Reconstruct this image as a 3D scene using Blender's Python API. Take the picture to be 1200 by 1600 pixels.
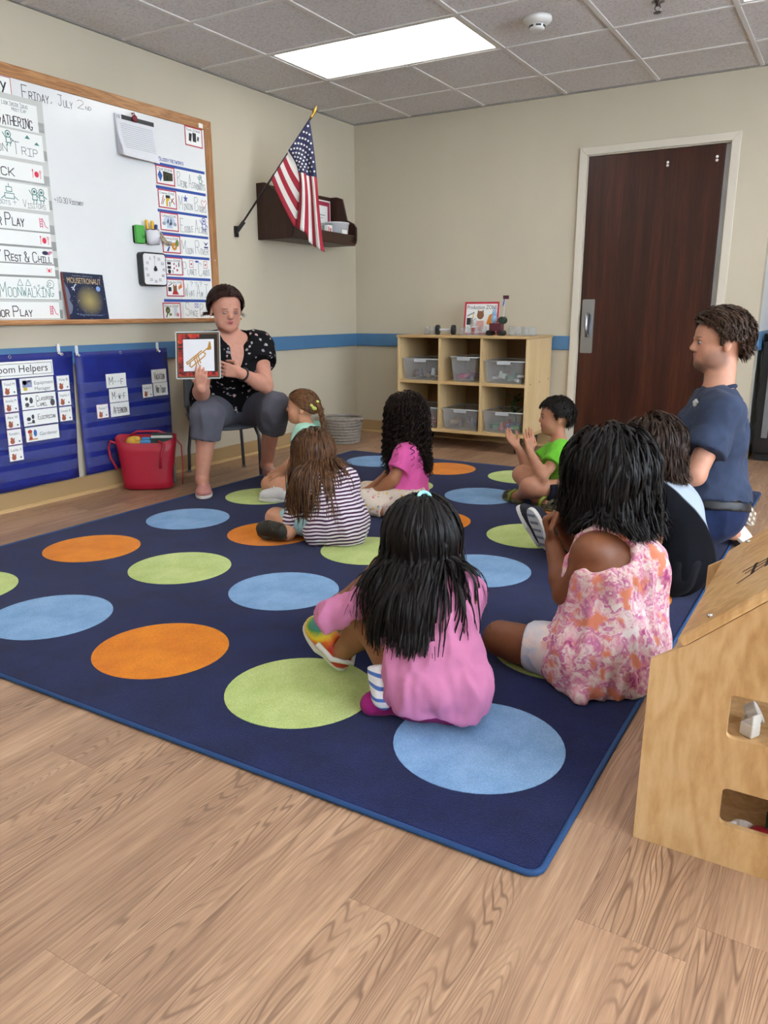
import bpy, bmesh, math, random, time
import numpy as np
from mathutils import Vector, Matrix, noise as mnoise
T0 = time.time()
random.seed(7)
for o in list(bpy.data.objects):
    bpy.data.objects.remove(o)
sc = bpy.context.scene
col = sc.collection

# ---------------------------------------------------------------- camera
cam_d = bpy.data.cameras.new('camera')
cam = bpy.data.objects.new('camera', cam_d)
col.objects.link(cam)
CP, CY, CR = 0.2507, 0.5407, -0.0030            # pitch, yaw, roll
fw = Vector((-math.sin(CY)*math.cos(CP), math.cos(CY)*math.cos(CP), -math.sin(CP)))
rt = Vector((math.cos(CY), math.sin(CY), 0))
up = rt.cross(fw)
rt2 = rt*math.cos(CR) + up*math.sin(CR)
up2 = -rt*math.sin(CR) + up*math.cos(CR)
mw = Matrix((rt2, up2, -fw)).transposed().to_4x4()
mw.translation = (3.6738, -5.6742, 0.9905)
cam.matrix_world = mw
cam_d.sensor_fit = 'VERTICAL'
cam_d.sensor_height = 24.0
cam_d.lens = 24.0*1216.78/1600.0
cam_d.clip_start = 0.05
sc.camera = cam

# ---------------------------------------------------------------- daylight, exposure
world = bpy.data.worlds.new('world')
sc.world = world
world.use_nodes = True
bg = world.node_tree.nodes['Background']
bg.inputs[0].default_value = (0.80, 0.89, 1.0, 1)
bg.inputs[1].default_value = 22.0
sc.view_settings.view_transform = 'Standard'
sc.view_settings.look = 'None'
sc.view_settings.gamma = 1.0
sc.view_settings.use_curve_mapping = False
sc.view_settings.exposure = 0.03
PANEL_STRENGTH = 5.5
sc.cycles.max_bounces = 8
sc.cycles.diffuse_bounces = 4
sc.cycles.transparent_max_bounces = 16

# ---------------------------------------------------------------- colours and materials
def lin(c):
    if isinstance(c, str):
        c = c.lstrip('#')
        c = [int(c[i:i+2], 16)/255 for i in (0, 2, 4)]
    return tuple((x/12.92 if x <= 0.04045 else ((x+0.055)/1.055)**2.4) for x in c[:3])

MATS = {}
def N(nt, typ, **kw):
    n = nt.nodes.new(typ)
    for k, v in kw.items():
        setattr(n, k, v)
    return n
def newmat(name):
    m = bpy.data.materials.new(name)
    m.use_nodes = True
    nt = m.node_tree
    return m, nt, nt.nodes['Principled BSDF']
def coords(nt, scale=(1, 1, 1), kind='Object', loc=(0, 0, 0)):
    tc = N(nt, 'ShaderNodeTexCoord'); mp = N(nt, 'ShaderNodeMapping')
    mp.inputs['Scale'].default_value = scale; mp.inputs['Location'].default_value = loc
    nt.links.new(tc.outputs[kind], mp.inputs[0])
    return mp.outputs[0]
def ramp(nt, fac, stops, interp='LINEAR'):
    r = N(nt, 'ShaderNodeValToRGB'); cr = r.color_ramp; cr.interpolation = interp
    while len(cr.elements) < len(stops): cr.elements.new(0.5)
    for e, (p, c) in zip(cr.elements, stops):
        e.position = p; e.color = (*(lin(c) if isinstance(c, str) else c), 1)
    nt.links.new(fac, r.inputs[0]); return r.outputs[0]
def noise_tex(nt, vec, scale, detail=3, rough=0.55, dist=0):
    n = N(nt, 'ShaderNodeTexNoise'); n.inputs['Scale'].default_value = scale
    n.inputs['Detail'].default_value = detail; n.inputs['Roughness'].default_value = rough
    n.inputs['Distortion'].default_value = dist
    if vec is not None: nt.links.new(vec, n.inputs['Vector'])
    return n
def bump(nt, b, fac, strength, dist=0.002):
    bm = N(nt, 'ShaderNodeBump'); bm.inputs['Strength'].default_value = strength
    bm.inputs['Distance'].default_value = dist
    nt.links.new(fac, bm.inputs['Height']); nt.links.new(bm.outputs[0], b.inputs['Normal'])
def mixc(nt, fac, a, b):
    m = N(nt, 'ShaderNodeMix', data_type='RGBA')
    for i, s in ((6, a), (7, b)):
        if isinstance(s, (tuple, str)): m.inputs[i].default_value = (*(lin(s) if isinstance(s, str) else s), 1)
        else: nt.links.new(s, m.inputs[i])
    if isinstance(fac, float): m.inputs[0].default_value = fac
    else: nt.links.new(fac, m.inputs[0])
    return m.outputs[2]
def mathn(nt, op, a, b=None):
    m = N(nt, 'ShaderNodeMath', operation=op)
    for i, s in ((0, a), (1, b)):
        if s is None: continue
        if isinstance(s, (int, float)): m.inputs[i].default_value = s
        else: nt.links.new(s, m.inputs[i])
    return m.outputs[0]
def mat(c, rough=0.5, metal=0.0, spec=0.5, var=0.0, vs=20, bp=0.0, bs=200, sheen=0.0, emit=0.0):
    key = (c, rough, metal, spec, var, vs, bp, bs, sheen, emit)
    if key in MATS: return MATS[key]
    m, nt, b = newmat('paint_' + c.lstrip('#') + '_%d' % len(MATS))
    l = lin(c)
    b.inputs['Base Color'].default_value = (*l, 1)
    b.inputs['Roughness'].default_value = rough; b.inputs['Metallic'].default_value = metal
    b.inputs['Specular IOR Level'].default_value = spec
    if sheen: b.inputs['Sheen Weight'].default_value = sheen
    if emit:
        b.inputs['Emission Color'].default_value = (*l, 1); b.inputs['Emission Strength'].default_value = emit
    if var or bp:
        v = coords(nt)
        if var:
            n = noise_tex(nt, v, vs)
            nt.links.new(ramp(nt, n.outputs[0], [(0.3, tuple(x*(1-var) for x in l)), (0.7, tuple(min(1, x*(1+var)) for x in l))]), b.inputs['Base Color'])
        if bp:
            n2 = noise_tex(nt, v, bs, 2); bump(nt, b, n2.outputs[0], bp)
    MATS[key] = m
    return m
def clear_mat(tint='#e8eef0', fac=0.22, rough=0.15):
    key = ('clear', tint, fac)
    if key in MATS: return MATS[key]
    m, nt, b = newmat('clear_plastic_%d' % len(MATS))
    b.inputs['Base Color'].default_value = (*lin(tint), 1); b.inputs['Roughness'].default_value = rough
    tr = N(nt, 'ShaderNodeBsdfTransparent'); mx = N(nt, 'ShaderNodeMixShader')
    tr.inputs[0].default_value = (0.93, 0.94, 0.95, 1)
    mx.inputs[0].default_value = fac
    nt.links.new(tr.outputs[0], mx.inputs[1]); nt.links.new(b.outputs[0], mx.inputs[2])
    nt.links.new(mx.outputs[0], nt.nodes['Material Output'].inputs[0])
    MATS[key] = m
    return m
def wood(name, stops, along=2, scale=9.0, stretch=0.06, rough=0.45, ring=0.0, bp=0.05, rnd=True, fine=1.0, spec=0.4):
    """grain running along the axis `along` of the object"""
    m, nt, b = newmat(name)
    s = [1, 1, 1]; s[along] = stretch
    v = coords(nt, tuple(s))
    if rnd:
        oi = N(nt, 'ShaderNodeObjectInfo'); sc_ = N(nt, 'ShaderNodeVectorMath', operation='SCALE')
        cmb = N(nt, 'ShaderNodeCombineXYZ')
        nt.links.new(oi.outputs['Random'], cmb.inputs[0]); nt.links.new(oi.outputs['Random'], cmb.inputs[1]); nt.links.new(oi.outputs['Random'], cmb.inputs[2])
        nt.links.new(cmb.outputs[0], sc_.inputs[0]); sc_.inputs[3].default_value = 37.0
        ad = N(nt, 'ShaderNodeVectorMath', operation='ADD')
        nt.links.new(v, ad.inputs[0]); nt.links.new(sc_.outputs[0], ad.inputs[1]); v = ad.outputs[0]
    n1 = noise_tex(nt, v, scale, 4, 0.6, 0.3)
    n2 = noise_tex(nt, v, scale*9*fine, 3, 0.7)
    f = mathn(nt, 'ADD', mathn(nt, 'MULTIPLY', n1.outputs[0], 0.62), mathn(nt, 'MULTIPLY', n2.outputs[0], 0.38))
    if ring:
        w = mathn(nt, 'SINE', mathn(nt, 'MULTIPLY', n1.outputs[0], ring))
        f = mathn(nt, 'ADD', f, mathn(nt, 'MULTIPLY', w, 0.07))
    c = ramp(nt, f, stops)
    if rnd:
        oi2 = N(nt, 'ShaderNodeObjectInfo')
        k = mathn(nt, 'ADD', mathn(nt, 'MULTIPLY', oi2.outputs['Random'], 0.16), 0.92)
        mul = N(nt, 'ShaderNodeVectorMath', operation='SCALE')
        nt.links.new(c, mul.inputs[0]); nt.links.new(k, mul.inputs[3]); c = mul.outputs[0]
    nt.links.new(c, b.inputs['Base Color'])
    b.inputs['Roughness'].default_value = rough
    b.inputs['Specular IOR Level'].default_value = spec
    if bp: bump(nt, b, n2.outputs[0], bp, 0.001)
    return m

# ---------------------------------------------------------------- objects
def meta(o, label=None, cat=None, group=None, kind=None):
    if label: o['label'] = label
    if cat: o['category'] = cat
    if group: o['group'] = group
    if kind: o['kind'] = kind
    return o
def thing(name, label, cat, loc=(0, 0, 0), rz=0.0, group=None, rot=None, kind=None):
    o = bpy.data.objects.new(name, None); col.objects.link(o)
    o.empty_display_size = 0.05
    if rot is not None:
        m = Matrix(rot).to_4x4(); m.translation = loc; o.matrix_world = m
    else:
        o.location = loc; o.rotation_euler = (0, 0, rz)
    return meta(o, label, cat, group, kind)
def mesh_obj(name, V, F, m, parent=None, smooth=False, midx=None, bevel=0.0, bseg=2):
    me = bpy.data.meshes.new(name)
    if isinstance(V, np.ndarray) and isinstance(F, np.ndarray):
        nv, nf, k = len(V), len(F), F.shape[1]
        me.vertices.add(nv); me.vertices.foreach_set('co', V.astype(np.float32).ravel())
        me.loops.add(nf*k); me.loops.foreach_set('vertex_index', F.astype(np.int32).ravel())
        me.polygons.add(nf); me.polygons.foreach_set('loop_start', np.arange(0, nf*k, k, dtype=np.int32))
        me.update(calc_edges=True); me.validate()
    else:
        me.from_pydata([tuple(v) for v in V], [], F); me.update()
    if m is not None:
        for mm in (m if isinstance(m, (list, tuple)) else [m]): me.materials.append(mm)
    if midx is not None: me.polygons.foreach_set('material_index', np.asarray(midx, dtype=np.int32))
    if smooth: me.polygons.foreach_set('use_smooth', [True]*len(me.polygons))
    o = bpy.data.objects.new(name, me); col.objects.link(o)
    if parent is not None: o.parent = parent
    if bevel:
        b = o.modifiers.new('edge', 'BEVEL'); b.width = bevel; b.segments = bseg; b.limit_method = 'ANGLE'; b.angle_limit = math.radians(40)
        if not smooth: me.polygons.foreach_set('use_smooth', [False]*len(me.polygons))
    return o
def fr_id(a, b, c): return (a, b, c)
class MB:
    def __init__(s): s.v = []; s.f = []
    def add(s, V, F):
        k = len(s.v); s.v += [tuple(x) for x in V]; s.f += [tuple(i+k for i in f) for f in F]; return s
    def box(s, c, d, R=None):
        V = []
        for x in (-.5, .5):
            for y in (-.5, .5):
                for z in (-.5, .5):
                    p = Vector((x*d[0], y*d[1], z*d[2]))
                    if R is not None: p = R @ p
                    V.append((p.x+c[0], p.y+c[1], p.z+c[2]))
        return s.add(V, [(0, 1, 3, 2), (4, 6, 7, 5), (0, 4, 5, 1), (2, 3, 7, 6), (0, 2, 6, 4), (1, 5, 7, 3)])
    def box2(s, a, b):
        return s.box([(x+y)/2 for x, y in zip(a, b)], [abs(y-x) for x, y in zip(a, b)])
    def tube(s, pts, r, n=10, caps=True, closed=False):
        pts = [Vector(p) for p in pts]; m = len(pts)
        rr = r if isinstance(r, (list, tuple)) else [r]*m
        V = []; ref = None
        for i, p in enumerate(pts):
            a = pts[(i-1) % m] if (i > 0 or closed) else p
            b = pts[(i+1) % m] if (i < m-1 or closed) else p
            t = (b-a).normalized() if (b-a).length > 1e-9 else Vector((0, 0, 1))
            if ref is None: ref = t.orthogonal().normalized()
            ref = (ref - t*ref.dot(t))
            ref = ref.normalized() if ref.length > 1e-6 else t.orthogonal().normalized()
            bi = t.cross(ref)
            for j in range(n):
                an = 2*math.pi*j/n
                V.append(p + (ref*math.cos(an)+bi*math.sin(an))*rr[i])
        F = []
        for i in range(m if closed else m-1):
            k = ((i+1) % m)*n
            for j in range(n):
                F.append((i*n+j, i*n+(j+1) % n, k+(j+1) % n, k+j))
        if caps and not closed:
            F.append(tuple(range(n-1, -1, -1))); F.append(tuple((m-1)*n+j for j in range(n)))
        return s.add(V, F)
    def cyl(s, a, b, r0, r1=None, n=20): return s.tube([a, b], [r0, r0 if r1 is None else r1], n)
    def lathe(s, prof, n=24, c=(0, 0, 0), sx=1.0, sy=1.0):
        V = []; m = len(prof)
        for r, z in prof:
            for j in range(n):
                an = 2*math.pi*j/n
                V.append((c[0]+r*sx*math.cos(an), c[1]+r*sy*math.sin(an), c[2]+z))
        F = [(i*n+j, i*n+(j+1) % n, (i+1)*n+(j+1) % n, (i+1)*n+j) for i in range(m-1) for j in range(n)]
        if prof[0][0] > 1e-6: F.append(tuple(range(n-1, -1, -1)))
        if prof[-1][0] > 1e-6: F.append(tuple((m-1)*n+j for j in range(n)))
        return s.add(V, F)
    def prism(s, out, c0, c1, fr=fr_id):
        n = len(out)
        V = [fr(a, b, c0) for a, b in out] + [fr(a, b, c1) for a, b in out]
        F = [tuple(range(n-1, -1, -1)), tuple(range(n, 2*n))] + [(i, (i+1) % n, n+(i+1) % n, n+i) for i in range(n)]
        return s.add(V, F)
    def ball(s, c, r, n=12, R=None):
        r = (r, r, r) if isinstance(r, (int, float)) else r
        V = []; F = []
        m = max(6, n//2+1)
        for i in range(m+1):
            th = math.pi*i/m
            for j in range(n):
                ph = 2*math.pi*j/n
                p = Vector((r[0]*math.sin(th)*math.cos(ph), r[1]*math.sin(th)*math.sin(ph), r[2]*math.cos(th)))
                if R is not None: p = R @ p
                V.append((c[0]+p.x, c[1]+p.y, c[2]+p.z))
        for i in range(m):
            for j in range(n):
                F.append((i*n+j, (i+1)*n+j, (i+1)*n+(j+1) % n, i*n+(j+1) % n))
        return s.add(V, F)
    def poly(s, pts): return s.add(pts, [tuple(range(len(pts)))])
    def build(s, name, m, parent=None, smooth=False, bevel=0.0, bseg=2, weld=False):
        o = mesh_obj(name, s.v, s.f, m, parent, smooth, None, bevel, bseg)
        bm = bmesh.new(); bm.from_mesh(o.data)
        if weld: bmesh.ops.remove_doubles(bm, verts=bm.verts, dist=1e-5)
        bmesh.ops.recalc_face_normals(bm, faces=bm.faces); bm.to_mesh(o.data); bm.free()
        return o
def one(mb, name, label, cat, m, group=None, **kw):
    o = mb.build(name, m, None, **kw); return meta(o, label, cat, group)
def struct(mb, name, m, **kw):
    o = mb.build(name, m, None, **kw); o['kind'] = 'structure'; return o
def copy_part(o, parent, loc=None):
    c = o.copy(); col.objects.link(c); c.parent = parent
    if loc is not None: c.location = loc
    return c
def rrect(w, h, r, n=4, cx=0, cy=0):
    P = []
    for qx, qy, a0 in ((1, 1, 0), (-1, 1, 90), (-1, -1, 180), (1, -1, 270)):
        for i in range(n+1):
            a = math.radians(a0+90*i/n)
            P.append((cx+qx*(w/2-r)+r*math.cos(a), cy+qy*(h/2-r)+r*math.sin(a)))
    return P
def disc(cx, cy, rx, ry=None, n=18):
    ry = rx if ry is None else ry
    return [(cx+rx*math.cos(2*math.pi*i/n), cy+ry*math.sin(2*math.pi*i/n)) for i in range(n)]
def rect(x0, y0, x1, y1): return [(x0, y0), (x1, y0), (x1, y1), (x0, y1)]

# ---------------------------------------------------------------- writing
G = {'A': '00,26,40;12,32', 'B': '00,06,36,45,34,03;33,42,41,30,00', 'C': '45,36,16,05,01,10,30,41', 'D': '00,06,26,44,42,20,00',
 'E': '40,00,06,46;03,33', 'F': '00,06,46;03,33', 'G': '45,36,16,05,01,10,30,42,22', 'H': '00,06;40,46;03,43', 'I': '00,40;20,26;06,46',
 'J': '06,46;36,31,20,10,01', 'K': '00,06;46,02;13,40', 'L': '06,00,40', 'M': '00,06,22,46,40', 'N': '00,06,40,46', 'O': '10,01,05,16,36,45,41,30,10',
 'P': '00,06,36,45,44,33,03', 'Q': '10,01,05,16,36,45,41,30,10;22,40', 'R': '00,06,36,45,44,33,03;23,40', 'S': '45,36,16,05,04,13,33,42,41,30,10,01',
 'T': '20,26;06,46', 'U': '06,01,10,30,41,46', 'V': '06,20,46', 'W': '06,10,24,30,46', 'X': '00,46;06,40', 'Y': '06,23,46;23,20', 'Z': '06,46,00,40',
 '0': '10,01,05,16,36,45,41,30,10', '1': '20,26', '2': '05,16,36,45,44,00,40', '3': '05,16,36,45,34,23;34,42,41,30,10,01', '6': '46,16,04,01,10,30,41,42,33,03',
 '?': '05,16,36,45,44,23,22;20,21', '/': '00,46', '&': '40,05,16,25,01,10,30,43', ':': '14,15;11,12', ',': '11,00', '-': '13,33', '~': '03,14,32,43', '+': '03,43;21,25', '.': '20,21', ' ': ''}
def strokes(txt, x, y, size, small=0.62, gap=0.45):
    """hand lettering: the first letter of each word tall, the others small capitals"""
    out = []; px = x; first = True
    for ch in txt:
        if ch == ' ':
            px += size*0.34; first = True; continue
        big = first or ch.isdigit()
        if ch == '^': first = True; continue
        s = size if big else size*small
        g = G.get(ch.upper(), '')
        jit = random.uniform(-.05, .05)*size
        for st in g.split(';'):
            if st:
                out.append([(px+int(q[0])/6*s*0.9, y+jit+int(q[1])/6*s) for q in st.split(',')])
        px += (s*0.6+s*gap*0.45)
        first = False
    return out, px
def ribbons(mb, lines, w, z=0.0):
    for L in lines:
        for i in range(len(L)-1):
            a, b = Vector(L[i]), Vector(L[i+1]); d = b-a
            if d.length < 1e-6: continue
            d.normalize(); n = Vector((-d.y, d.x))*w/2; e = d*w*0.35
            a2, b2 = a-e, b+e
            mb.poly([(a2.x+n.x, a2.y+n.y, z), (a2.x-n.x, a2.y-n.y, z), (b2.x-n.x, b2.y-n.y, z), (b2.x+n.x, b2.y+n.y, z)])
    return mb
def hand_text(txt, x, y, size, w, m, parent, z, width=None, name='lettering', small=0.62):
    L, px = strokes(txt, 0, 0, size, small)
    k = 1.0 if width is None else width/max(px, 1e-6)
    L = [[(x+a*k, y+b) for a, b in l] for l in L]
    return ribbons(MB(), L, w, z).build(name, m, parent)
def print_text(txt, x, y, size, m, parent, z, width=None, align='LEFT', name='lettering'):
    cu = bpy.data.curves.new('t', 'FONT'); cu.body = txt; cu.size = size; cu.align_x = align; cu.resolution_u = 3
    ob = bpy.data.objects.new('t', cu); col.objects.link(ob)
    bpy.context.view_layer.update()
    me = bpy.data.meshes.new_from_object(ob)
    bpy.data.objects.remove(ob); bpy.data.curves.remove(cu)
    V = np.array([v.co[:] for v in me.vertices]) if len(me.vertices) else np.zeros((0, 3))
    k = 1.0
    if width is not None and len(V): k = width/(V[:, 0].max()-V[:, 0].min())
    for v in me.vertices: v.co = (v.co.x*k+x, v.co.y+y, z)
    me.materials.clear(); me.materials.append(m); me.name = name
    o = bpy.data.objects.new(name, me); col.objects.link(o); o.parent = parent
    o['kind'] = 'stuff'                               # flat print
    return o
LEFT = ((0, 0, 1), (1, 0, 0), (0, 1, 0))       # on the left wall: local x along +y, local y up, local z off the wall
BACK = ((1, 0, 0), (0, 0, -1), (0, 1, 0))      # facing the room from the back wall
INK = mat('#22262b', 0.6); GREENINK = mat('#3d7f78', 0.6); REDPRINT = mat('#d8304e', 0.6); BLUEINK = mat('#3a53a8', 0.6)
PAPER = mat('#eef0ec', 0.6); REDCARD = mat('#b92f45', 0.6); GREYINK = mat('#6b7478', 0.6)
def flat(name, polys, m, parent, z):
    mb = MB()
    for p in polys: mb.poly([(a, b, z) for a, b in p])
    o = mesh_obj(name, mb.v, mb.f, m, parent)
    if len(polys) > 1: o['kind'] = 'stuff'          # flat print
    return o
def card(name, label, cat, y0, y1, z0, z1, x, group=None, paper=None, border=None, bw=0.005, rot=LEFT, thick=0.0012, tilt=0.0):
    """a flat paper or card on a wall; local origin at its lower left corner"""
    loc = (x, y0, z0) if rot is LEFT else (y0, x, z0)
    R = Matrix(rot)
    if tilt: R = R @ Matrix.Rotation(tilt, 3, 'Z')
    o = thing(name, label, cat, loc, rot=R, group=group)
    w, h = y1-y0, z1-z0
    MB().box2((0, 0, 0), (w, h, thick)).build('paper', paper or PAPER, o)
    if border is not None:
        b = MB()
        for q in (rect(0, 0, w, bw), rect(0, h-bw, w, h), rect(0, bw, bw, h-bw), rect(w-bw, bw, w, h-bw)):
            b.prism(q, thick, thick+0.0006)
        b.build('border', border, o)
    return o, w, h, thick+0.0004
# ================================================================ THE ROOM
H = 2.432
XR, YN, YF, XC = 6.2, -8.6, 1.7, 3.085
# wall paint
def wall_mat(name, c):
    m, nt, b = newmat(name)
    v = coords(nt, (1, 1, 0.35)); n = noise_tex(nt, v, 2.2, 3)
    l = lin(c)
    nt.links.new(ramp(nt, n.outputs[0], [(0.3, tuple(x*.97 for x in l)), (0.7, tuple(x*1.03 for x in l))]), b.inputs['Base Color'])
    b.inputs['Roughness'].default_value = 0.62; b.inputs['Specular IOR Level'].default_value = 0.3
    n2 = noise_tex(nt, coords(nt), 160, 2); bump(nt, b, n2.outputs[0], 0.12, 0.001)
    return m
WALL = wall_mat('wall_paint_beige', '#c1b8a3')
WHITEWALL = wall_mat('wall_paint_white', '#d9dcdc')
# floor planks
def plank_mat():
    m, nt, b = newmat('vinyl_oak_plank')
    oi = N(nt, 'ShaderNodeObjectInfo')
    cmb = N(nt, 'ShaderNodeCombineXYZ')
    for i, k in enumerate((13.0, 41.0, 7.0)): nt.links.new(mathn(nt, 'MULTIPLY', oi.outputs['Random'], k), cmb.inputs[i])
    def shifted(s):
        ad = N(nt, 'ShaderNodeVectorMath', operation='ADD')
        nt.links.new(coords(nt, s), ad.inputs[0]); nt.links.new(cmb.outputs[0], ad.inputs[1]); return ad.outputs[0]
    n1 = noise_tex(nt, shifted((1, 0.09, 1)), 9.0, 2, 0.45, 0.15)         # broad figure, cathedral arches
    rings = mathn(nt, 'SINE', mathn(nt, 'MULTIPLY', n1.outputs[0], 300.0))
    n2 = noise_tex(nt, shifted((1, 0.035, 1)), 150, 3, 0.7)                # pores
    n3 = noise_tex(nt, shifted((1, 0.12, 1)), 12, 3, 0.6)                 # light and dark streaks
    mask = ramp(nt, noise_tex(nt, shifted((1, 0.16, 1)), 8.0, 1).outputs[0], [(0.42, (0, 0, 0)), (0.60, (1, 1, 1))])
    line = mathn(nt, 'MULTIPLY', mathn(nt, 'MULTIPLY', mathn(nt, 'POWER', mathn(nt, 'MAXIMUM', rings, 0.0), 2.0), mask), mathn(nt, 'ADD', n2.outputs[0], 0.2))
    f = mathn(nt, 'ADD', mathn(nt, 'MULTIPLY', n2.outputs[0], 0.55), mathn(nt, 'MULTIPLY', n3.outputs[0], 0.45))
    base = ramp(nt, f, [(0.30, '#775a45'), (0.44, '#9c7a60'), (0.56, '#b08d6f'), (0.72, '#c9a888')])
    c = mixc(nt, line, base, '#6a4e3b')
    k = mathn(nt, 'ADD', mathn(nt, 'MULTIPLY', oi.outputs['Random'], 0.14), 0.92)
    mul = N(nt, 'ShaderNodeVectorMath', operation='SCALE')
    nt.links.new(c, mul.inputs[0]); nt.links.new(k, mul.inputs[3])
    nt.links.new(mul.outputs[0], b.inputs['Base Color'])
    b.inputs['Roughness'].default_value = 0.42; b.inputs['Specular IOR Level'].default_value = 0.42
    bump(nt, b, n2.outputs[0], 0.10, 0.0008)
    return m
PLANK = plank_mat()
floor = struct(MB().box2((-0.1, YN, -0.12), (XR, YF, -0.004)), 'floor', PLANK)
PW, PL = 0.178, 1.22
me_pl = None
r1 = random.Random(3)
nx = int(math.ceil(XR/PW))
for i in range(nx):
    off = r1.uniform(0, PL)
    y = -6.1 - off
    while y < YF:
        x0, x1 = i*PW, min((i+1)*PW, XR)
        ya, yb = max(y, -6.6), min(y+PL, YF)
        hidden = (x0 > 0.62 and x1 < 3.25 and ya > -4.45 and yb < -1.0) or yb-ya < 0.05 or (x1 <= XC and ya > 0)
        if not hidden:
            if me_pl is None or yb-ya < PL-1e-6 or x1-x0 < PW-1e-6:
                mb = MB(); g = 0.0002
                w, l = x1-x0, yb-ya
                mb.prism(rect(g, g, w-g, l-g), -0.004, 0.0)
                o = mb.build('plank', PLANK, floor)
                if me_pl is None and l > PL-1e-6 and w > PW-1e-6: me_pl = o.data
            else:
                o = bpy.data.objects.new('plank', me_pl); col.objects.link(o); o.parent = floor
            o.location = (x0, ya, 0)
        y += PL
# walls
struct(MB().box2((-0.12, YN, 0), (0, 0.12, H+0.1)), 'wall_left', WALL)
DX0, DX1, DZ = 1.905, 2.825, 2.03
wb = MB().box2((0, 0, 0), (DX0, 0.12, H+0.1)).box2((DX1, 0, 0), (XC, 0.12, H+0.1)).box2((DX0, 0, DZ), (DX1, 0.12, H+0.1))
struct(wb, 'wall_back', WALL)
struct(MB().box2((1.7, 0.121, 0), (2.96, 0.16, H)), 'door_light_block', WALL)  # unseen panel added behind the door to stop daylight leaking under it
struct(MB().box2((XC-0.12, 0.12, 0), (XC, YF, H+0.1)), 'wall_return', WHITEWALL)
struct(MB().box2((XC-0.12, YF, 0), (XR, YF+0.12, H+0.1)), 'wall_alcove', WALL)
WZ0, WZ1 = 0.85, 2.2
wins = [(-7.6, -5.9), (-5.4, -3.7), (-3.2, -1.5)]
wr = MB().box2((XR, YN, 0), (XR+0.15, YF, WZ0)).box2((XR, YN, WZ1), (XR+0.15, YF, H+0.1))
edges = [YN] + [e for w_ in wins for e in w_] + [YF]
for k in range(0, len(edges), 2): wr.box2((XR, edges[k], WZ0), (XR+0.15, edges[k+1], WZ1))
struct(wr, 'wall_right', WALL)
FRAMEM = mat('#dcdcd8', 0.4)
for k, (a, b_) in enumerate(wins):
    o = thing('window_%d' % (k+1), 'white framed window in the right wall letting in daylight', 'window', (XR, (a+b_)/2, WZ0), kind='structure')
    w, h = b_-a, WZ1-WZ0
    mb = MB().box2((0.03, -w/2, 0), (0.1, -w/2+0.05, h)).box2((0.03, w/2-0.05, 0), (0.1, w/2, h)).box2((0.03, -w/2+0.05, 0), (0.1, w/2-0.05, 0.05)).box2((0.03, -w/2+0.05, h-0.05), (0.1, w/2-0.05, h))
    mb.build('window_frame', FRAMEM, o)
    MB().box2((0.04, -0.02, 0.05), (0.09, 0.02, h-0.05)).build('mullion', FRAMEM, o)
    MB().box2((-0.06, -w/2-0.02, -0.03), (0.0, w/2+0.02, 0.0)).build('window_sill', FRAMEM, o)
    for s in (-1, 1):
        MB().box2((0.062, min(0.02*s, s*(w/2-0.05)), 0.05), (0.066, max(0.02*s, s*(w/2-0.05)), h-0.05)).build('pane', clear_mat('#f4f8fa', 0.05, 0.05), o)
struct(MB().box2((-0.12, YN-0.12, 0), (XR+0.15, YN, H+0.1)), 'wall_near', WALL)

# ceiling with its grid and tiles
TB = 0.6096
gx = [0.0] + [0.5146+TB*i for i in range(10) if 0.5146+TB*i < XR] + [XR]
gy = [0.0] + [-(0.5039+TB*j) for j in range(14) if -(0.5039+TB*j) > YN] + [YN]
CEILM = mat('#b9b6b2', 0.9)
ceil = struct(MB().box2((-0.12, YN-0.12, H+0.1), (XR+0.15, YF+0.12, H+0.2)), 'ceiling', CEILM)
def tile_mat():
    m, nt, b = newmat('mineral_fibre_tile')
    v = coords(nt); n = noise_tex(nt, v, 75, 4, 0.7)
    nt.links.new(ramp(nt, n.outputs[0], [(0.3, '#b5b2b1'), (0.5, '#d6d4d3'), (0.75, '#e0dedd')]), b.inputs['Base Color'])
    b.inputs['Roughness'].default_value = 0.95; b.inputs['Specular IOR Level'].default_value = 0.1
    bump(nt, b, n.outputs[0], 0.6, 0.004)
    return m
TILE = tile_mat()
TBAR = mat('#d5d3cf', 0.45)
LAMPX = [1, 5, 9]; LAMPY = [2, 6, 10]       # grid columns/rows of the 2 x 4 ft light panels
lampcells = {(i+d, j) for i in LAMPX for j in LAMPY for d in (0, 1)}
for i in range(len(gx)-1):
    for j in range(len(gy)-1):
        if (i, j) in lampcells: continue
        x0, x1, y1, y0 = gx[i], gx[i+1], gy[j], gy[j+1]
        MB().prism(rect(x0+0.004, y0+0.004, x1-0.004, y1-0.004), H+0.004, H+0.018).build('ceiling_tile', TILE, ceil)
if YF > 0:
    for i in range(5, len(gx)-1):
        for j in range(3):
            x0, x1 = max(gx[i], XC), gx[i+1]; y0 = 0.0+j*0.57; y1 = y0+0.57
            MB().prism(rect(x0+0.004, y0+0.004, x1-0.004, y1-0.004), H+0.004, H+0.018).build('ceiling_tile', TILE, ceil)
for i, x in enumerate(gx[1:-1]):
    ys_ = [0 if x < XC else YF]
    if i+1-1 in LAMPX:                              # this bar would cross the light panels: it stops at them
        for j in LAMPY: ys_ += [gy[j], gy[j+1]]
    ys_.append(YN)
    for k in range(0, len(ys_), 2):
        MB().box2((x-0.012, ys_[k+1], H-0.002), (x+0.012, ys_[k], H+0.006)).build('grid_bar', TBAR, ceil)
for j, y in enumerate(gy[1:-1]):
    for i in range(len(gx)-1):
        MB().box2((gx[i]+0.012, y-0.012, H-0.0022), (gx[i+1]-0.012, y+0.012, H+0.006)).build('grid_bar', TBAR, ceil)
MB().box2((0, YN, H-0.004), (0.02, 0, H+0.006)).build('grid_bar', mat('#8d8a84', 0.5), ceil)
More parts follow.
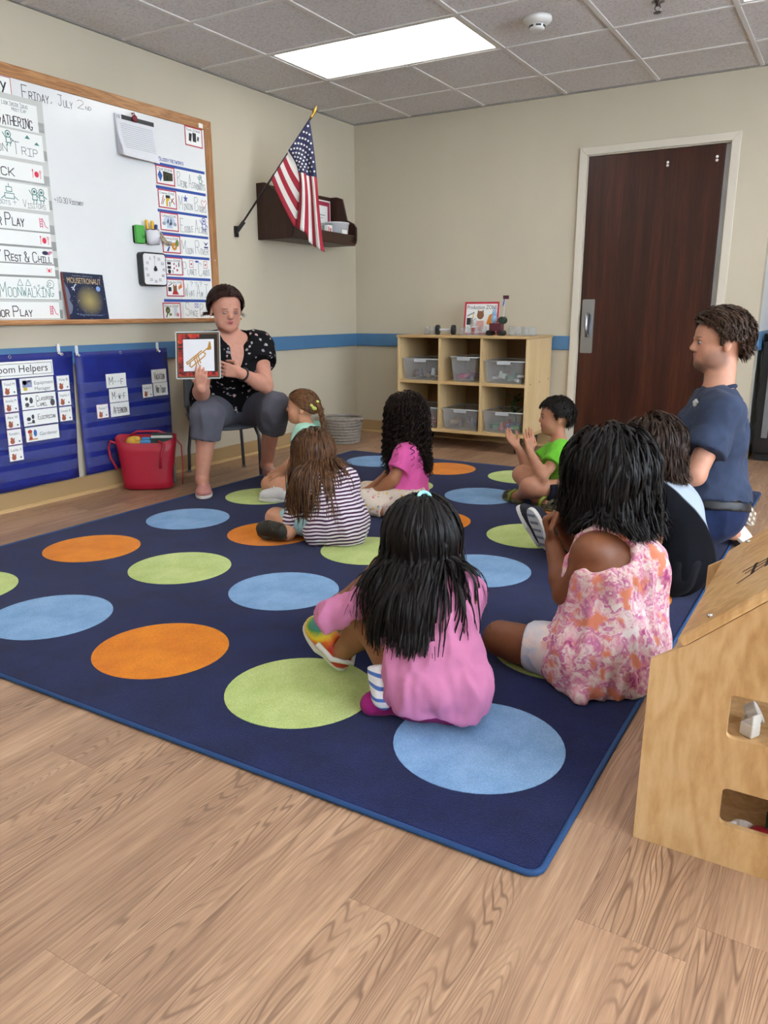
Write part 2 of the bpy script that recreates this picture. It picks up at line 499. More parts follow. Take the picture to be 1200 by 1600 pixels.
MB().box2((0.02, -0.02, H-0.004), (XC, 0, H+0.006)).build('grid_bar', mat('#8d8a84', 0.5), ceil)
# light panels
em, nt, b = newmat('led_panel_glow')
b.inputs['Base Color'].default_value = (0.9, 0.9, 0.9, 1)
b.inputs['Emission Color'].default_value = (1.0, 0.98, 0.95, 1); b.inputs['Emission Strength'].default_value = PANEL_STRENGTH
where = {(1, 2): 'nearest the whiteboard and back wall', (5, 2): 'right of the smoke detector', (9, 2): 'by the right wall'}
for i in LAMPX:
    for j in LAMPY:
        x0, x1, y1, y0 = gx[i], gx[min(i+2, len(gx)-1)], gy[j], gy[j+1]
        cx, cy = (x0+x1)/2, (y0+y1)/2
        w, d = x1-x0-0.026, y1-y0-0.026
        lab = 'bright flat light panel in the ceiling ' + where.get((i, j), '%s row out of view, %s' % ({2: 'far', 6: 'middle', 10: 'near'}[j], {1: 'whiteboard side', 5: 'centre', 9: 'window side'}[i]))
        o = thing('ceiling_light', lab, 'ceiling light', (cx, cy, H), group='ceiling light panels')
        MB().box2((-w/2, -d/2, 0.002), (w/2, -d/2+0.02, 0.05)).box2((-w/2, d/2-0.02, 0.002), (w/2, d/2, 0.05)).box2((-w/2, -d/2+0.02, 0.002), (-w/2+0.02, d/2-0.02, 0.05)).box2((w/2-0.02, -d/2+0.02, 0.002), (w/2, d/2-0.02, 0.05)).build('frame', TBAR, o)
        MB().box2((-w/2+0.02, -d/2+0.02, 0.006), (w/2-0.02, d/2-0.02, 0.012)).build('diffuser', em, o)
# smoke detector and sprinkler
o = thing('smoke_detector', 'round white smoke detector on a ceiling tile beside the light panel', 'smoke detector', (2.06, -1.46, H+0.004))
WPL = mat('#d9d8d4', 0.4)
MB().lathe([(0.072, 0), (0.074, -0.012), (0.066, -0.022), (0.05, -0.034), (0.0, -0.034)], 32).build('base', WPL, o, smooth=True)
MB().lathe([(0.038, -0.03), (0.038, -0.052), (0.03, -0.058), (0.0, -0.058)], 28).build('sensor_head', WPL, o, smooth=True)
for k in range(6):
    a = k*math.pi/3
    MB().box((0.0375*math.cos(a), 0.0375*math.sin(a), -0.042), (0.004, 0.026, 0.008), Matrix.Rotation(a, 3, 'Z')).build('vent_slot', mat('#26262a', 0.7), o)
o = thing('sprinkler_head', 'small metal fire sprinkler head hanging from the ceiling at the top edge', 'sprinkler', (2.63, -1.36, H+0.004))
MET = mat('#8a8a8c', 0.3, 1.0)
MB().lathe([(0.03, 0), (0.03, -0.004), (0.012, -0.008), (0.009, -0.02), (0.0, -0.02)], 20).build('escutcheon', MET, o, smooth=True)
MB().tube([(-0.008, 0, -0.015), (-0.014, 0, -0.03), (0, 0, -0.045), (0.014, 0, -0.03), (0.008, 0, -0.015)], 0.003, 8).build('yoke', MET, o, smooth=True)
MB().lathe([(0.0, -0.044), (0.018, -0.046), (0.019, -0.049), (0.0, -0.049)], 20).build('deflector', MET, o)

# trims
BASEM = mat('#a98d63', 0.45); RAIL = mat('#47739a', 0.5, var=0.06, vs=6)
def bb(name, a, b_): 
    return struct(MB().box2(a, b_), name, BASEM, bevel=0.004)
bb('baseboard_left', (0, YN, 0), (0.012, -0.013, 0.1)); bb('baseboard_back', (0.0, -0.013, 0), (1.85, 0, 0.1)); bb('baseboard_door', (2.875, -0.013, 0), (XC+0.013, 0, 0.1))
bb('baseboard_return', (XC, 0.0, 0), (XC+0.013, YF, 0.1))
shoe = mat('#c2a473', 0.5)
struct(MB().prism([(0.012, 0), (0.026, 0), (0.024, 0.009), (0.012, 0.016)], YN, -0.026, lambda a, b, c: (a, c, b)), 'trim_4', shoe)
struct(MB().prism([(0.013, 0), (0.026, 0), (0.024, 0.009), (0.013, 0.016)], 0.0, 1.85, lambda a, b, c: (c, -a, b)), 'trim_5', shoe)
struct(MB().box2((0, YN, 0.722), (0.02, -0.021, 0.822)), 'trim_1', RAIL, bevel=0.003)
struct(MB().box2((0, -0.02, 0.722), (1.853, 0, 0.822)), 'trim_2', RAIL, bevel=0.003)
struct(MB().box2((2.878, -0.022, 0.745), (XC+0.022, 0, 0.862)).box2((XC, 0, 0.745), (XC+0.022, YF, 0.862)), 'trim_3', RAIL, bevel=0.003)
# door
DOORW = wood('dark_mahogany_veneer', [(0.30, '#220d08'), (0.46, '#33160d'), (0.58, '#431f13'), (0.75, '#5c301d')], along=2, scale=16, stretch=0.045, rough=0.32, bp=0.02, rnd=False, spec=0.45)
d = thing('door_1', 'tall dark mahogany veneer door in a cream white metal frame', 'door', (1.855, 0, 0), kind='structure')
DF = mat('#cfc8b8', 0.4)
fw_, fh_ = 1.02, 2.078
fm = MB()
for pts in ([(0, 0), (0.052, 0), (0.052, 2.028), (0, fh_)], [(fw_, 0), (fw_-0.052, 0), (fw_-0.052, 2.028), (fw_, fh_)], [(0, fh_), (0.052, 2.028), (fw_-0.052, 2.028), (fw_, fh_)]):
    MB().prism(pts, -0.022, 0.0, lambda a, b, c: (a, c, b)).build('casing', DF, d, bevel=0.003)
MB().box2((fw_-0.06, 0.0, 0.0), (fw_-0.045, 0.1, 2.03)).box2((0.045, 0.0, 0), (0.056, 0.1, 2.03)).box2((0.056, 0, 2.022), (fw_-0.06, 0.1, 2.03)).build('jamb', DF, d)
MB().box2((fw_-0.09, 0.03, 0.0), (fw_-0.06, 0.045, 2.02)).build('stop', mat('#c9cdd0', 0.4), d)
slab = MB().box2((0.057, 0.012, 0.003), (fw_-0.088, 0.056, 2.02)).build('door_leaf', DOORW, d, bevel=0.002)
STEEL = mat('#a9adb2', 0.28, 1.0)
MB().prism(rrect(0.088, 0.375, 0.008, 3, 0.115, 0.89), 0.006, 0.012, lambda a, b, c: (a, c, b)).build('pull_plate', STEEL, d)
MB().tube([(0.118, 0.008, 0.97), (0.118, -0.03, 0.975), (0.118, -0.042, 0.955), (0.118, -0.042, 0.87), (0.118, -0.03, 0.825), (0.118, 0.008, 0.83)], [0.014, 0.012, 0.013, 0.014, 0.012, 0.014], 12).build('pull_handle', STEEL, d, smooth=True)
for x, z in ((0.583, 1.939), (0.583, 1.92), (0.885, 1.945), (0.885, 1.924)):
    MB().lathe([(0.0085, 0), (0.0085, 0.004), (0.005, 0.006), (0, 0.006)], 14).build('bolt_cap', mat('#e4e2dc', 0.35), d, smooth=True).matrix_local = Matrix.Translation((x, 0.012, z)) @ Matrix.Rotation(math.pi/2, 4, 'X')
# round wall stop in the blue rail
o = thing('door_stop', 'round metal wall door stop set in the blue rail behind the man', 'door stop', (3.045, -0.022, 0.792))
o.rotation_euler = (math.pi/2, 0, 0)
MB().lathe([(0.03, 0), (0.03, 0.006), (0.02, 0.01), (0.016, 0.004), (0.0, 0.004)], 24).build('rim', mat('#b9b4a6', 0.35, 0.8), o, smooth=True)
MB().lathe([(0.011, 0.003), (0.011, 0.012), (0.0, 0.013)], 16).build('bumper', mat('#1d1c1c', 0.6), o, smooth=True)

# rug
def rug_mat(name, c, dark):
    m, nt, b = newmat(name)
    v = coords(nt)
    n = noise_tex(nt, v, 7, 4, 0.65); n2 = noise_tex(nt, v, 420, 2)
    l = lin(c); dk = lin(dark)
    c1 = ramp(nt, n.outputs[0], [(0.35, dk), (0.62, l)])
    k = ramp(nt, n2.outputs[0], [(0.3, (0.72, 0.72, 0.72)), (0.7, (1.2, 1.2, 1.2))])
    mul = N(nt, 'ShaderNodeVectorMath', operation='MULTIPLY'); nt.links.new(c1, mul.inputs[0]); nt.links.new(k, mul.inputs[1])
    nt.links.new(mul.outputs[0], b.inputs['Base Color'])
    b.inputs['Roughness'].default_value = 0.95; b.inputs['Specular IOR Level'].default_value = 0.08
    b.inputs['Sheen Weight'].default_value = 0.12; b.inputs['Sheen Roughness'].default_value = 0.4
    bump(nt, b, n2.outputs[0], 0.7, 0.004)
    return m
RX0, RX1, RY0, RY1 = 0.566, 3.302, -4.516, -0.94
rug = thing('area_rug', 'large navy rug patterned with orange, lime and light blue dots on the floor', 'rug', ((RX0+RX1)/2, (RY0+RY1)/2, 0))
cx, cy = (RX0+RX1)/2, (RY0+RY1)/2
hw, hh = (RX1-RX0)/2, (RY1-RY0)/2
MB().prism(rrect((hw-0.012)*2, (hh-0.012)*2, 0.02), 0.0005, 0.010).build('pile', rug_mat('navy_carpet', '#1a2452', '#141c43'), rug, bevel=0.003)
pts = [(a, b_, 0.0065) for a, b_ in rrect(hw*2-0.014, hh*2-0.014, 0.028, 6)]
MB().tube(pts, 0.0064, 8, closed=True).build('binding', mat('#15406f', 0.75, bp=0.5, bs=300), rug, smooth=True)
DOTM = {'o': rug_mat('orange_carpet', '#e98c1c', '#da7a14'), 'g': rug_mat('lime_carpet', '#c6d68a', '#b5c977'), 'b': rug_mat('light_blue_carpet', '#8ab2da', '#769fcb')}
xs = [0.937, 1.459, 1.98, 2.499, 3.02]; ys = [-4.158, -3.563, -2.99, -2.425, -1.815, -1.22]
pat = ['gbogb', 'ogbog', 'bogbo', 'gbogb', 'ogbog', 'bogbo']
for j, y in enumerate(ys):
    for i, x in enumerate(xs):
        o = MB().prism(disc(0, 0, 0.2, 0.2, 48), 0.0095, 0.0112).build('dot', DOTM[pat[j][i]], rug)
        o.location = (x-cx, y-cy, 0)
# ================================================================ WHITEBOARD AND WHAT HANGS ON IT
OAK = wood('oak_frame', [(0.3, '#7d5232'), (0.48, '#a6764c'), (0.6, '#b7875b'), (0.75, '#c79a6c')], along=1, scale=14, stretch=0.08, ring=60, rough=0.45)
OAKV = wood('oak_frame_upright', [(0.3, '#7d5232'), (0.48, '#a6764c'), (0.6, '#b7875b'), (0.75, '#c79a6c')], along=2, scale=14, stretch=0.08, ring=60, rough=0.45)
BY0, BY1, BZ0, BZ1 = -4.12, -1.68, 0.935, 2.145
wbd = thing('whiteboard', 'large whiteboard with an oak frame and handwritten schedule on the left wall', 'whiteboard', (0, 0, 0))
MB().box2((0.0005, BY0+0.02, BZ0+0.01), (0.016, BY1-0.02, BZ1-0.02)).build('writing_surface', mat('#e9ebea', 0.16, spec=0.55, var=0.02, vs=3), wbd)
MB().prism([(BY0, BZ1), (BY1, BZ1), (BY1-0.058, BZ1-0.058), (BY0+0.058, BZ1-0.058)], 0.0005, 0.026, lambda a, b, c: (c, a, b)).build('frame_top', OAK, wbd, bevel=0.003)
MB().prism([(BY1, BZ1), (BY1, BZ0+0.028), (BY1-0.058, BZ0+0.028), (BY1-0.058, BZ1-0.058)], 0.0005, 0.026, lambda a, b, c: (c, a, b)).build('frame_side', OAKV, wbd, bevel=0.003)
MB().box2((0.0005, BY0, BZ0), (0.062, BY1, BZ0+0.025)).build('tray', OAK, wbd, bevel=0.004)
for y, z in ((-1.712, 2.10), (-1.71, 1.32)):
    MB().ball((0.027, y, z), 0.004, 10).build('screw', mat('#d8d8d8', 0.3, 1), wbd, smooth=True)
MB().box2((0.026, -1.79, 2.093), (0.0275, -1.755, 2.118)).build('tape_label', PAPER, wbd)
pl = bpy.data.objects.new('writing', None); 
SX = 0.0162
wr_ = bpy.data.objects.new('marker_writing', None); bpy.data.objects.remove(pl); bpy.data.objects.remove(wr_)
def board_text(txt, y, z, size, width, m, w=0.0035, small=0.62):
    o = hand_text(txt, 0, 0, size, w, m, None, 0, width, 'marker_writing', small)
    mm = Matrix(LEFT).to_4x4(); mm.translation = (SX+0.0008, y, z)
    o.parent = wbd; o.matrix_local = mm
    return o
board_text('Friday', -2.995, 2.012, 0.058, 0.155, INK)
board_text(', July', -2.835, 2.018, 0.05, 0.135, GREYINK)
board_text('2ND', -2.672, 2.03, 0.04, 0.09, GREYINK, 0.0025, 0.4)
board_text('~10:30 visitors?', -2.872, 1.548, 0.026, 0.18, INK, 0.0022, 0.62)
board_text('Bloody Networks', -2.128, 1.858, 0.02, 0.2, BLUEINK, 0.0025, 0.8)
# blue tape lines of the zone list
TAPE = mat('#2d4f9e', 0.6)
for z in (1.838, 1.710, 1.580, 1.453, 1.326, 1.198, 1.066):
    MB().box2((SX, -2.165, z-0.008), (SX+0.0008, -1.752, z+0.008)).build('blue_tape', TAPE, wbd)
# schedule pocket chart
pc = thing('schedule_chart', 'white vinyl schedule pocket chart on the left side of the whiteboard', 'pocket chart', (SX, -3.65, 0.962))
MB().box2((0, 0, 0), (0.002, 0.762, 1.05)).build('backing', mat('#c9cbc5', 0.5), pc)
rows = [1.868, 1.738, 1.62, 1.505, 1.385, 1.305, 1.225, 1.165, 1.06, 0.965]
for z in rows:
    MB().box2((0.002, 0.004, z-0.962), (0.0035, 0.758, z-0.962+0.045)).build('pocket', clear_mat('#e4e6e2', 0.35), pc)
CX = SX+0.0042
def fork_icon(parent, x, y, s, z):
    P = [disc(x, y, 0.36*s, 0.42*s)]
    P += [rect(x-0.68*s, y-0.55*s, x-0.6*s, y+0.55*s), disc(x-0.64*s, y+0.5*s, 0.1*s, 0.2*s, 8)]
    P += [rect(x+0.6*s, y-0.55*s, x+0.68*s, y+0.3*s)] + [rect(x+(0.5+0.12*i)*s, y+0.2*s, x+(0.56+0.12*i)*s, y+0.62*s) for i in range(3)]
    flat('picture', P, REDPRINT, parent, z)
def slide_icon(parent, x, y, s, z):
    mb = MB(); ribbons(mb, [[(x-.45*s, y-.5*s), (x-.45*s, y+.5*s)], [(x-.15*s, y-.5*s), (x-.15*s, y+.5*s)], [(x-.15*s, y+.5*s), (x+.1*s, y+.1*s), (x+.2*s, y-.3*s), (x+.5*s, y-.5*s)]]
        + [[(x-.45*s, y+q*s), (x-.15*s, y+q*s)] for q in (-.35, -.1, .15, .4)], 0.09*s, z).build('picture', mat('#d6557b', 0.6), parent)
def sched(label, z0, z1, txt, ty, size, tx, width, ink, icon=None, right=-2.915, extra=None, name='schedule_card'):
    o, w, h, z = card(name, label, 'card', -3.6, right, z0, z1, CX, group='schedule cards')
    hand_text(txt, tx+3.6, ty-z0, size, 0.0045 if ink is INK else 0.0032, ink, o, z, width) if txt else None
    if icon == 'fork': fork_icon(o, w-0.04, h*0.45, 0.034, z)
    if icon == 'slide': slide_icon(o, w-0.035, h*0.5, 0.045, z)
    if extra: extra(o, w, h, z)
    return o
def ex_gather(o, w, h, z):
    hand_text('Look inside ideas', w-0.19, h-0.024, 0.018, 0.0018, GREYINK, o, z, 0.14, small=.8); hand_text('meet EXP', w-0.14, h-0.045, 0.015, 0.0018, GREYINK, o, z, 0.08, small=.8)
sched('white card reading Gathering in the top row of the schedule chart', 1.862, 1.985, 'Gathering', 1.872, 0.066, -3.155, 0.2, INK, None, -2.925, ex_gather)
def astro(o, x, y, s, z, m=GREENINK):
    mb = MB(); ribbons(mb, [disc(x, y+.25*s, .2*s, .22*s, 10)+[(x+.2*s, y+.25*s)], [(x-.15*s, y+.05*s), (x-.2*s, y-.3*s), (x+.2*s, y-.3*s), (x+.15*s, y+.05*s)], [(x-.1*s, y-.3*s), (x-.12*s, y-.5*s)], [(x+.1*s, y-.3*s), (x+.12*s, y-.5*s)], [(x-.2*s, y), (x-.4*s, y+.3*s)], [(x+.2*s, y), (x+.38*s, y-.15*s)]], 0.06*s, z)
    mb.poly([(a, b, z) for a, b in disc(x, y+.25*s, .1*s)]); mb.build('picture', m, o)
def ex_moon(o, w, h, z):
    astro(o, w-0.19, h*0.68, 0.07, z)
    flat('picture', [[(w-.1, h*.78), (w-.085, h*.92), (w-.07, h*.78)], [(w-.05, h*.6), (w-.035, h*.72), (w-.02, h*.6)], disc(w-.29, h*.8, .007)], GREENINK, o, z)
sched('paper strip reading Moon Trip with an astronaut doodle, on the schedule chart', 1.728, 1.852, 'Moon Trip', 1.748, 0.056, -3.25, 0.31, GREYINK, None, -2.911, ex_moon)
sched('white card ending in ck with red plate and cutlery, on the schedule chart', 1.628, 1.712, 'SNACK', 1.642, 0.058, -3.3, 0.22, INK, 'fork', -2.925)
def ex_rob(o, w, h, z):
    hand_text('Visitors', w-0.15, 0.008, 0.035, 0.0022, GREYINK, o, z, 0.13); hand_text('Robots +', w-0.32, 0.012, 0.03, 0.002, GREYINK, o, z, 0.14)
    astro(o, w-0.08, h*.6, 0.07, z); astro(o, w-0.04, h*.6, 0.07, z)
    mb = MB(); ribbons(mb, [rect(w-.235, h*.62, w-.205, h*.8)+[(w-.235, h*.62)], rect(w-.245, h*.35, w-.195, h*.55)+[(w-.245, h*.35)], [(w-.22, h*.8), (w-.22, h*.93)], [(w-.245, h*.45), (w-.265, h*.32)], [(w-.195, h*.45), (w-.175, h*.32)]], 0.0035, z).build('picture', GREENINK, o)
sched('paper strip reading Robots and Visitors with stick figures, on the schedule chart', 1.495, 1.612, '', 0, 0, 0, 0, INK, None, -2.909, ex_rob)
sched('white card reading Play with a pink slide, just below the Robots strip', 1.395, 1.478, 'Outdoor Play', 1.41, 0.058, -3.36, 0.3, INK, 'slide', -2.92)
sched('blank white card with red plate icon between the Play and Rest cards', 1.322, 1.388, '', 0, 0, 0, 0, INK, 'fork', -2.92)
def ex_rest(o, w, h, z):
    flat('picture', [disc(w-.045, h*.72, .018, .01)], mat('#2a2a4a', 0.6), o, z); flat('picture', [disc(w-.025, h*.7, .01, .008), rect(w-.022, h*.72, w-.004, h*.86)], mat('#d08aa8', 0.6), o, z)
sched('white card reading Rest and Chill on the schedule chart', 1.238, 1.312, 'Free Time / Rest & Chill', 1.245, 0.048, -3.45, 0.525, INK, None, -2.918, ex_rest)
sched('blank white card with a small red plate just above the Moonwalking strip', 1.178, 1.232, '', 0, 0, 0, 0, INK, None, -2.915, lambda o, w, h, z: fork_icon(o, w-.035, h*.5, .02, z))
def ex_mw(o, w, h, z):
    mb = MB(); L = []
    for x in (w-.22, w-.175): L.append([(x-.015, h*.62), (x, h*.9), (x+.015, h*.62), (x-.015, h*.62)])
    L += [disc(w-.045, h*.72, .02, .02, 12)+[(w-.025, h*.72)], disc(w-.06+.01, h*.72, .008, .008, 8)]
    L += [disc(w-.14+i*.025, h*(.55+.07*(i % 2)), .005, .005, 6) for i in range(4)]
    ribbons(mb, L, 0.0025, z).build('picture', GREENINK, o)
sched('paper strip reading Moonwalking with peaks and a planet, on the schedule chart', 1.062, 1.168, 'Moonwalking', 1.075, 0.07, -3.24, 0.31, GREENINK, None, -2.906, ex_mw)
sched('white card reading Door Play with pink slide in the bottom schedule row', 0.966, 1.048, 'Indoor Play', 0.978, 0.05, -3.36, 0.29, INK, 'slide', -2.912)
o, w, h, z = card('schedule_title', 'white title card with thin red border ending in ay above the schedule', 'card', -3.42, -3.052, 2.0, 2.085, SX, border=mat('#b3404f', 0.6), bw=0.003)
print_text('Today', w-0.23, 0.022, 0.085, INK, o, z, 0.205)
# calendar pad with magnet
cal = thing('paper_pad', 'wall calendar pad of printed pages under an apple magnet', 'paper pad', (SX, -2.44, 1.842), rot=LEFT)
pm = mat('#e6e7ea', 0.6)
for k in range(5):
    mb = MB(); V = []; F = []
    n = 8
    for i in range(n+1):
        for j in range(2):
            t = i/n; bow = (0.012+0.006*k)*t*t
            V.append((j*0.28+k*0.001, 0.21*(1-t)-0.003*k*t, 0.003+k*0.0018+bow*(1.6 if j == 0 else 0.7)))
    for i in range(n): F.append((i*2, i*2+1, i*2+3, i*2+2))
    mb.add(V, F).build('page', pm, cal)
top = 0.003+4*0.0018+0.0012
flat('header', [rect(0.045, 0.185, 0.28, 0.208)], mat('#2b2f33', 0.5), cal, top+0.0004)
print_text('10', 0.008, 0.186, 0.026, INK, cal, top+0.0006)
mb = MB()
for i in range(12):
    t = (0.16-0.011*i); zz = top+0.0026+ (0.012+0.024)*((0.21-t)/0.21)**2
    mb.poly([(0.03, t, zz*1.0+0.006*((0.21-t)/0.21)**2), (0.265, t, zz-0.008*((0.21-t)/0.21)**2), (0.265, t+0.0015, zz-0.008*((0.21-t)/0.21)**2), (0.03, t+0.0015, zz+0.006*((0.21-t)/0.21)**2)])
mesh_obj('rule_lines', mb.v, mb.f, mat('#8f959c', 0.6), cal)
ap = thing('apple_magnet', 'dark red apple shaped magnet holding the calendar pad', 'magnet', (SX+0.0125, -2.305, 2.045), rot=LEFT)
MB().ball((0, 0, 0.006), (0.02, 0.019, 0.008), 16).build('apple', mat('#7d1f2d', 0.35), ap, smooth=True)
MB().tube([(0, 0.017, 0.008), (-0.006, 0.03, 0.009)], 0.0022, 6).build('stem', mat('#4a2a1a', 0.6), ap)
MB().ball((-0.016, 0.022, 0.007), (0.01, 0.005, 0.003), 10).build('leaf', mat('#6d1d2a', 0.5), ap, smooth=True)
# zone cards and paper strips
def zone(label, y0, z0, title, pics, s=0.147, h=0.104):
    o, w, hh_, z = card('zone_card', label, 'card', y0, y0+s, z0, z0+h, SX+0.001, group='red bordered zone cards', border=REDCARD, bw=0.0065)
    print_text(title, 0.012, h-0.026, 0.019, INK, o, z, s-0.03)
    for c, P in pics: flat('picture', P, mat(c, 0.6), o, z)
    return o
zone('red bordered zone card with three black devices, alone in the upper right corner', -1.905, 1.977, 'Tech ZONE', [('#222428', [[(.03, .03), (.05, .025), (.06, .07), (.035, .073)], rect(.064, .028, .094, .078)]), ('#4a4d52', [[(.1, .04), (.115, .035), (.12, .06), (.105, .064)]])], 0.148, 0.11)
zone('red bordered zone card with a blue and a black console', -2.16, 1.727, 'Chill ZONE', [('#2f5fa8', [[(.012, .05), (.03, .078), (.05, .05), (.032, .014)]]), ('#2d3018', [[(.055, .02), (.13, .028), (.132, .07), (.055, .075)]]), ('#8a8f3a', [rect(.082, .03, .088, .065)])])
zone('red bordered zone card with art tools and pencils', -2.156, 1.597, 'Creative ZONE', [('#d8b22e', [rect(.06, .012, .075, .05), disc(.075, .055, .014)]), ('#35404f', [rect(.06, .058, .095, .074), rect(.086, .012, .092, .04)]), ('#b0392f', [[(.02, .02), (.024, .018), (.045, .07), (.04, .072)], [(.1, .06), (.132, .03), (.128, .026), (.098, .055)]]), ('#7c4a28', [[(.03, .02), (.034, .018), (.05, .05), (.046, .054)], [(.1, .03), (.125, .06), (.12, .064), (.098, .036)]])])
zone('red bordered zone card with a pale blue chef hat', -2.153, 1.47, 'Culinary ZONE', [('#c7d6e8', [disc(.05, .058, .02), disc(.075, .065, .02), disc(.1, .058, .02), rect(.05, .015, .098, .05)]), ('#9aa7b5', [disc(.03, .04, .014, .01), disc(.118, .04, .014, .01)]), ('#87aeda', [rect(.062, .02, .088, .045)])])
zone('red bordered zone card with orange and green gears beside the marker cup', -2.147, 1.343, 'Tinkering ZONE', [('#d08a2a', [disc(.095, .04, .022)]), ('#f0ede6', [disc(.095, .04, .009)]), ('#6f8f45', [disc(.12, .06, .014, .02)]), ('#9aa0a6', [disc(.055, .055, .025, .014)]), ('#345a9c', [[(.03, .01), (.045, .008), (.06, .035), (.05, .04)]])])
zone('red bordered zone card with black and red game pieces, half behind the timer', -2.141, 1.216, 'Game ZONE', [('#26262a', [rect(.02, .06, .05, .075), rect(.02, .036, .05, .052), disc(.035, .02, .013), rect(.06, .012, .066, .03), rect(.112, .05, .12, .075)]), ('#b52e3c', [rect(.07, .06, .082, .07), rect(.09, .05, .098, .06), disc(.075, .04, .006), disc(.1, .03, .007)])])
zone('red bordered zone card with a small bear and orange megaphone on the board', -2.14, 1.09, 'Production ZONE', [('#2c2c30', [rect(.014, .03, .04, .055), [(.014, .058), (.018, .064), (.05, .08), (.046, .072)]]), ('#8a5a36', [rect(.055, .03, .085, .062), [(.055, .062), (.06, .078), (.068, .062)], [(.073, .062), (.08, .078), (.085, .062)]]), ('#c2302c', [[(.045, .012), (.1, .012), (.085, .035), (.055, .035)]]), ('#dd7a2e', [[(.1, .04), (.13, .055), (.128, .08), (.1, .06)]])])
zone('red bordered zone card with a magnifying glass and beaker at the bottom', -2.181, 0.953, 'Science ZONE', [('#4c5428', [disc(.04, .055, .018, .02)]), ('#b4b878', [disc(.04, .055, .011, .013)]), ('#3a3f22', [[(.022, .014), (.03, .012), (.04, .036), (.032, .038)]]), ('#cfd9e2', [rect(.09, .02, .118, .075)]), ('#d98a96', [disc(.12, .028, .012)]), ('#6f8a3e', [disc(.06, .03, .012, .008)])], 0.148, 0.1)
strips = [('Being Astronauts', 1.718, 'reading Being Astronauts with a green figure'), ('Minion Books', 1.589, 'with a blue star and pink heart'), ('Edible Aliens', 1.461, 'reading Edible Aliens with a blue stick alien'), ('Moon Rover', 1.334, 'reading Moon Rover with a dark blue robot'), ('Planet Cards', 1.206, 'reading Planet Cards with red playing cards'), ('What Am I?', 1.076, 'with three question marks'), ('Space Books', 0.957, 'reading Space with small purple squares')]
for t, z0, lab in strips:
    h = 0.112 if z0 > 1 else 0.1
    o, w, h, z = card('paper_strip', 'white handwritten strip ' + lab + ' beside its zone card', 'paper', -2.008, -1.745, z0, z0+h, SX+0.0009, group='handwritten strips')
    hand_text(t, 0.018, 0.016, 0.078, 0.0026, GREYINK, o, z, 0.235, small=0.42)
    if 'Being' in t: astro(o, w-.05, h*.66, .06, z)
    if 'Minion' in t:
        P = [(.075+.02*(1 if k % 2 == 0 else .45)*math.sin(k*math.pi/5), h*.7+.024*(1 if k % 2 == 0 else .45)*math.cos(k*math.pi/5)) for k in range(10)]
        flat('picture', [P], mat('#5a62b0', 0.6), o, z)
        q = [[(w-.03, h*.35), (w-.055, h*.65), (w-.045, h*.78), (w-.03, h*.68), (w-.015, h*.78), (w-.005, h*.65), (w-.03, h*.35)]]
        ribbons(MB(), q, .003, z).build('picture', mat('#d0586c', 0.6), o)
    if 'Edible' in t: astro(o, w-.04, h*.62, .085, z, mat('#5b6ab0', 0.6))
    if 'Rover' in t: flat('picture', [rect(w-.05, h*.5, w-.015, h*.58), [(w-.055, h*.85), (w-.033, h*.62), (w-.01, h*.85), (w-.033, h*.74)]], mat('#2c3a72', 0.6), o, z)
    if 'Planet' in t:
        for x in (.075, .2):
            ribbons(MB(), [rect(x, h*.55, x+.03, h*.92)+[(x, h*.55)]], .003, z).build('picture', mat('#c24a58', 0.6), o)
            flat('picture', [disc(x+.015, h*.73, .006)], mat('#9a2434', 0.6), o, z)
        flat('picture', [disc(.14, h*.88, .018, .006)], mat('#3a53a8', 0.6), o, z)
    if 'What' in t: hand_text('? ? ?', 0.07, h*.7, .025, .0022, BLUEINK, o, z, .11)
    if 'Space' in t:
        for x in (.1, .205): ribbons(MB(), [rect(x, h*.68, x+.03, h*.92)+[(x, h*.68)], [(x, h*.92), (x+.03, h*.68)], [(x, h*.68), (x+.03, h*.92)]], .003, z).build('picture', mat('#6a6fb5', 0.6), o)
# eraser, cup with markers, timer, book
er = thing('board_eraser', 'green magnetic board eraser with dark felt on the whiteboard', 'eraser', (SX, -2.345, 1.38), rot=LEFT)
MB().prism(rrect(0.062, 0.1, 0.008, 3, 0.005, 0.05), 0.014, 0.036).build('body', mat('#4fa94a', 0.5), er, bevel=0.003)
MB().prism(rrect(0.058, 0.096, 0.008, 3, 0.005, 0.05), 0.0, 0.014).build('felt', mat('#1f2a22', 0.9), er)
hand_text('Eraser', 0.012, 0.03, 0.02, 0.002, mat('#2c6b33', 0.6), er, 0.0363, 0.03)
cup = thing('marker_cup', 'white magnetic marker cup on the whiteboard', 'cup', (SX+0.003, -2.255, 1.378))
MB().lathe([(0.0, 0.0), (0.036, 0.0), (0.042, 0.078), (0.039, 0.078), (0.034, 0.004), (0, 0.004)], 24, (0.037, 0, 0), 0.85, 1.1).build('cup_wall', mat('#dcdce2', 0.35), cup, smooth=True)
MB().box2((-0.002, -0.03, 0.01), (0.006, 0.03, 0.06)).build('magnet', mat('#30302f', 0.6), cup)
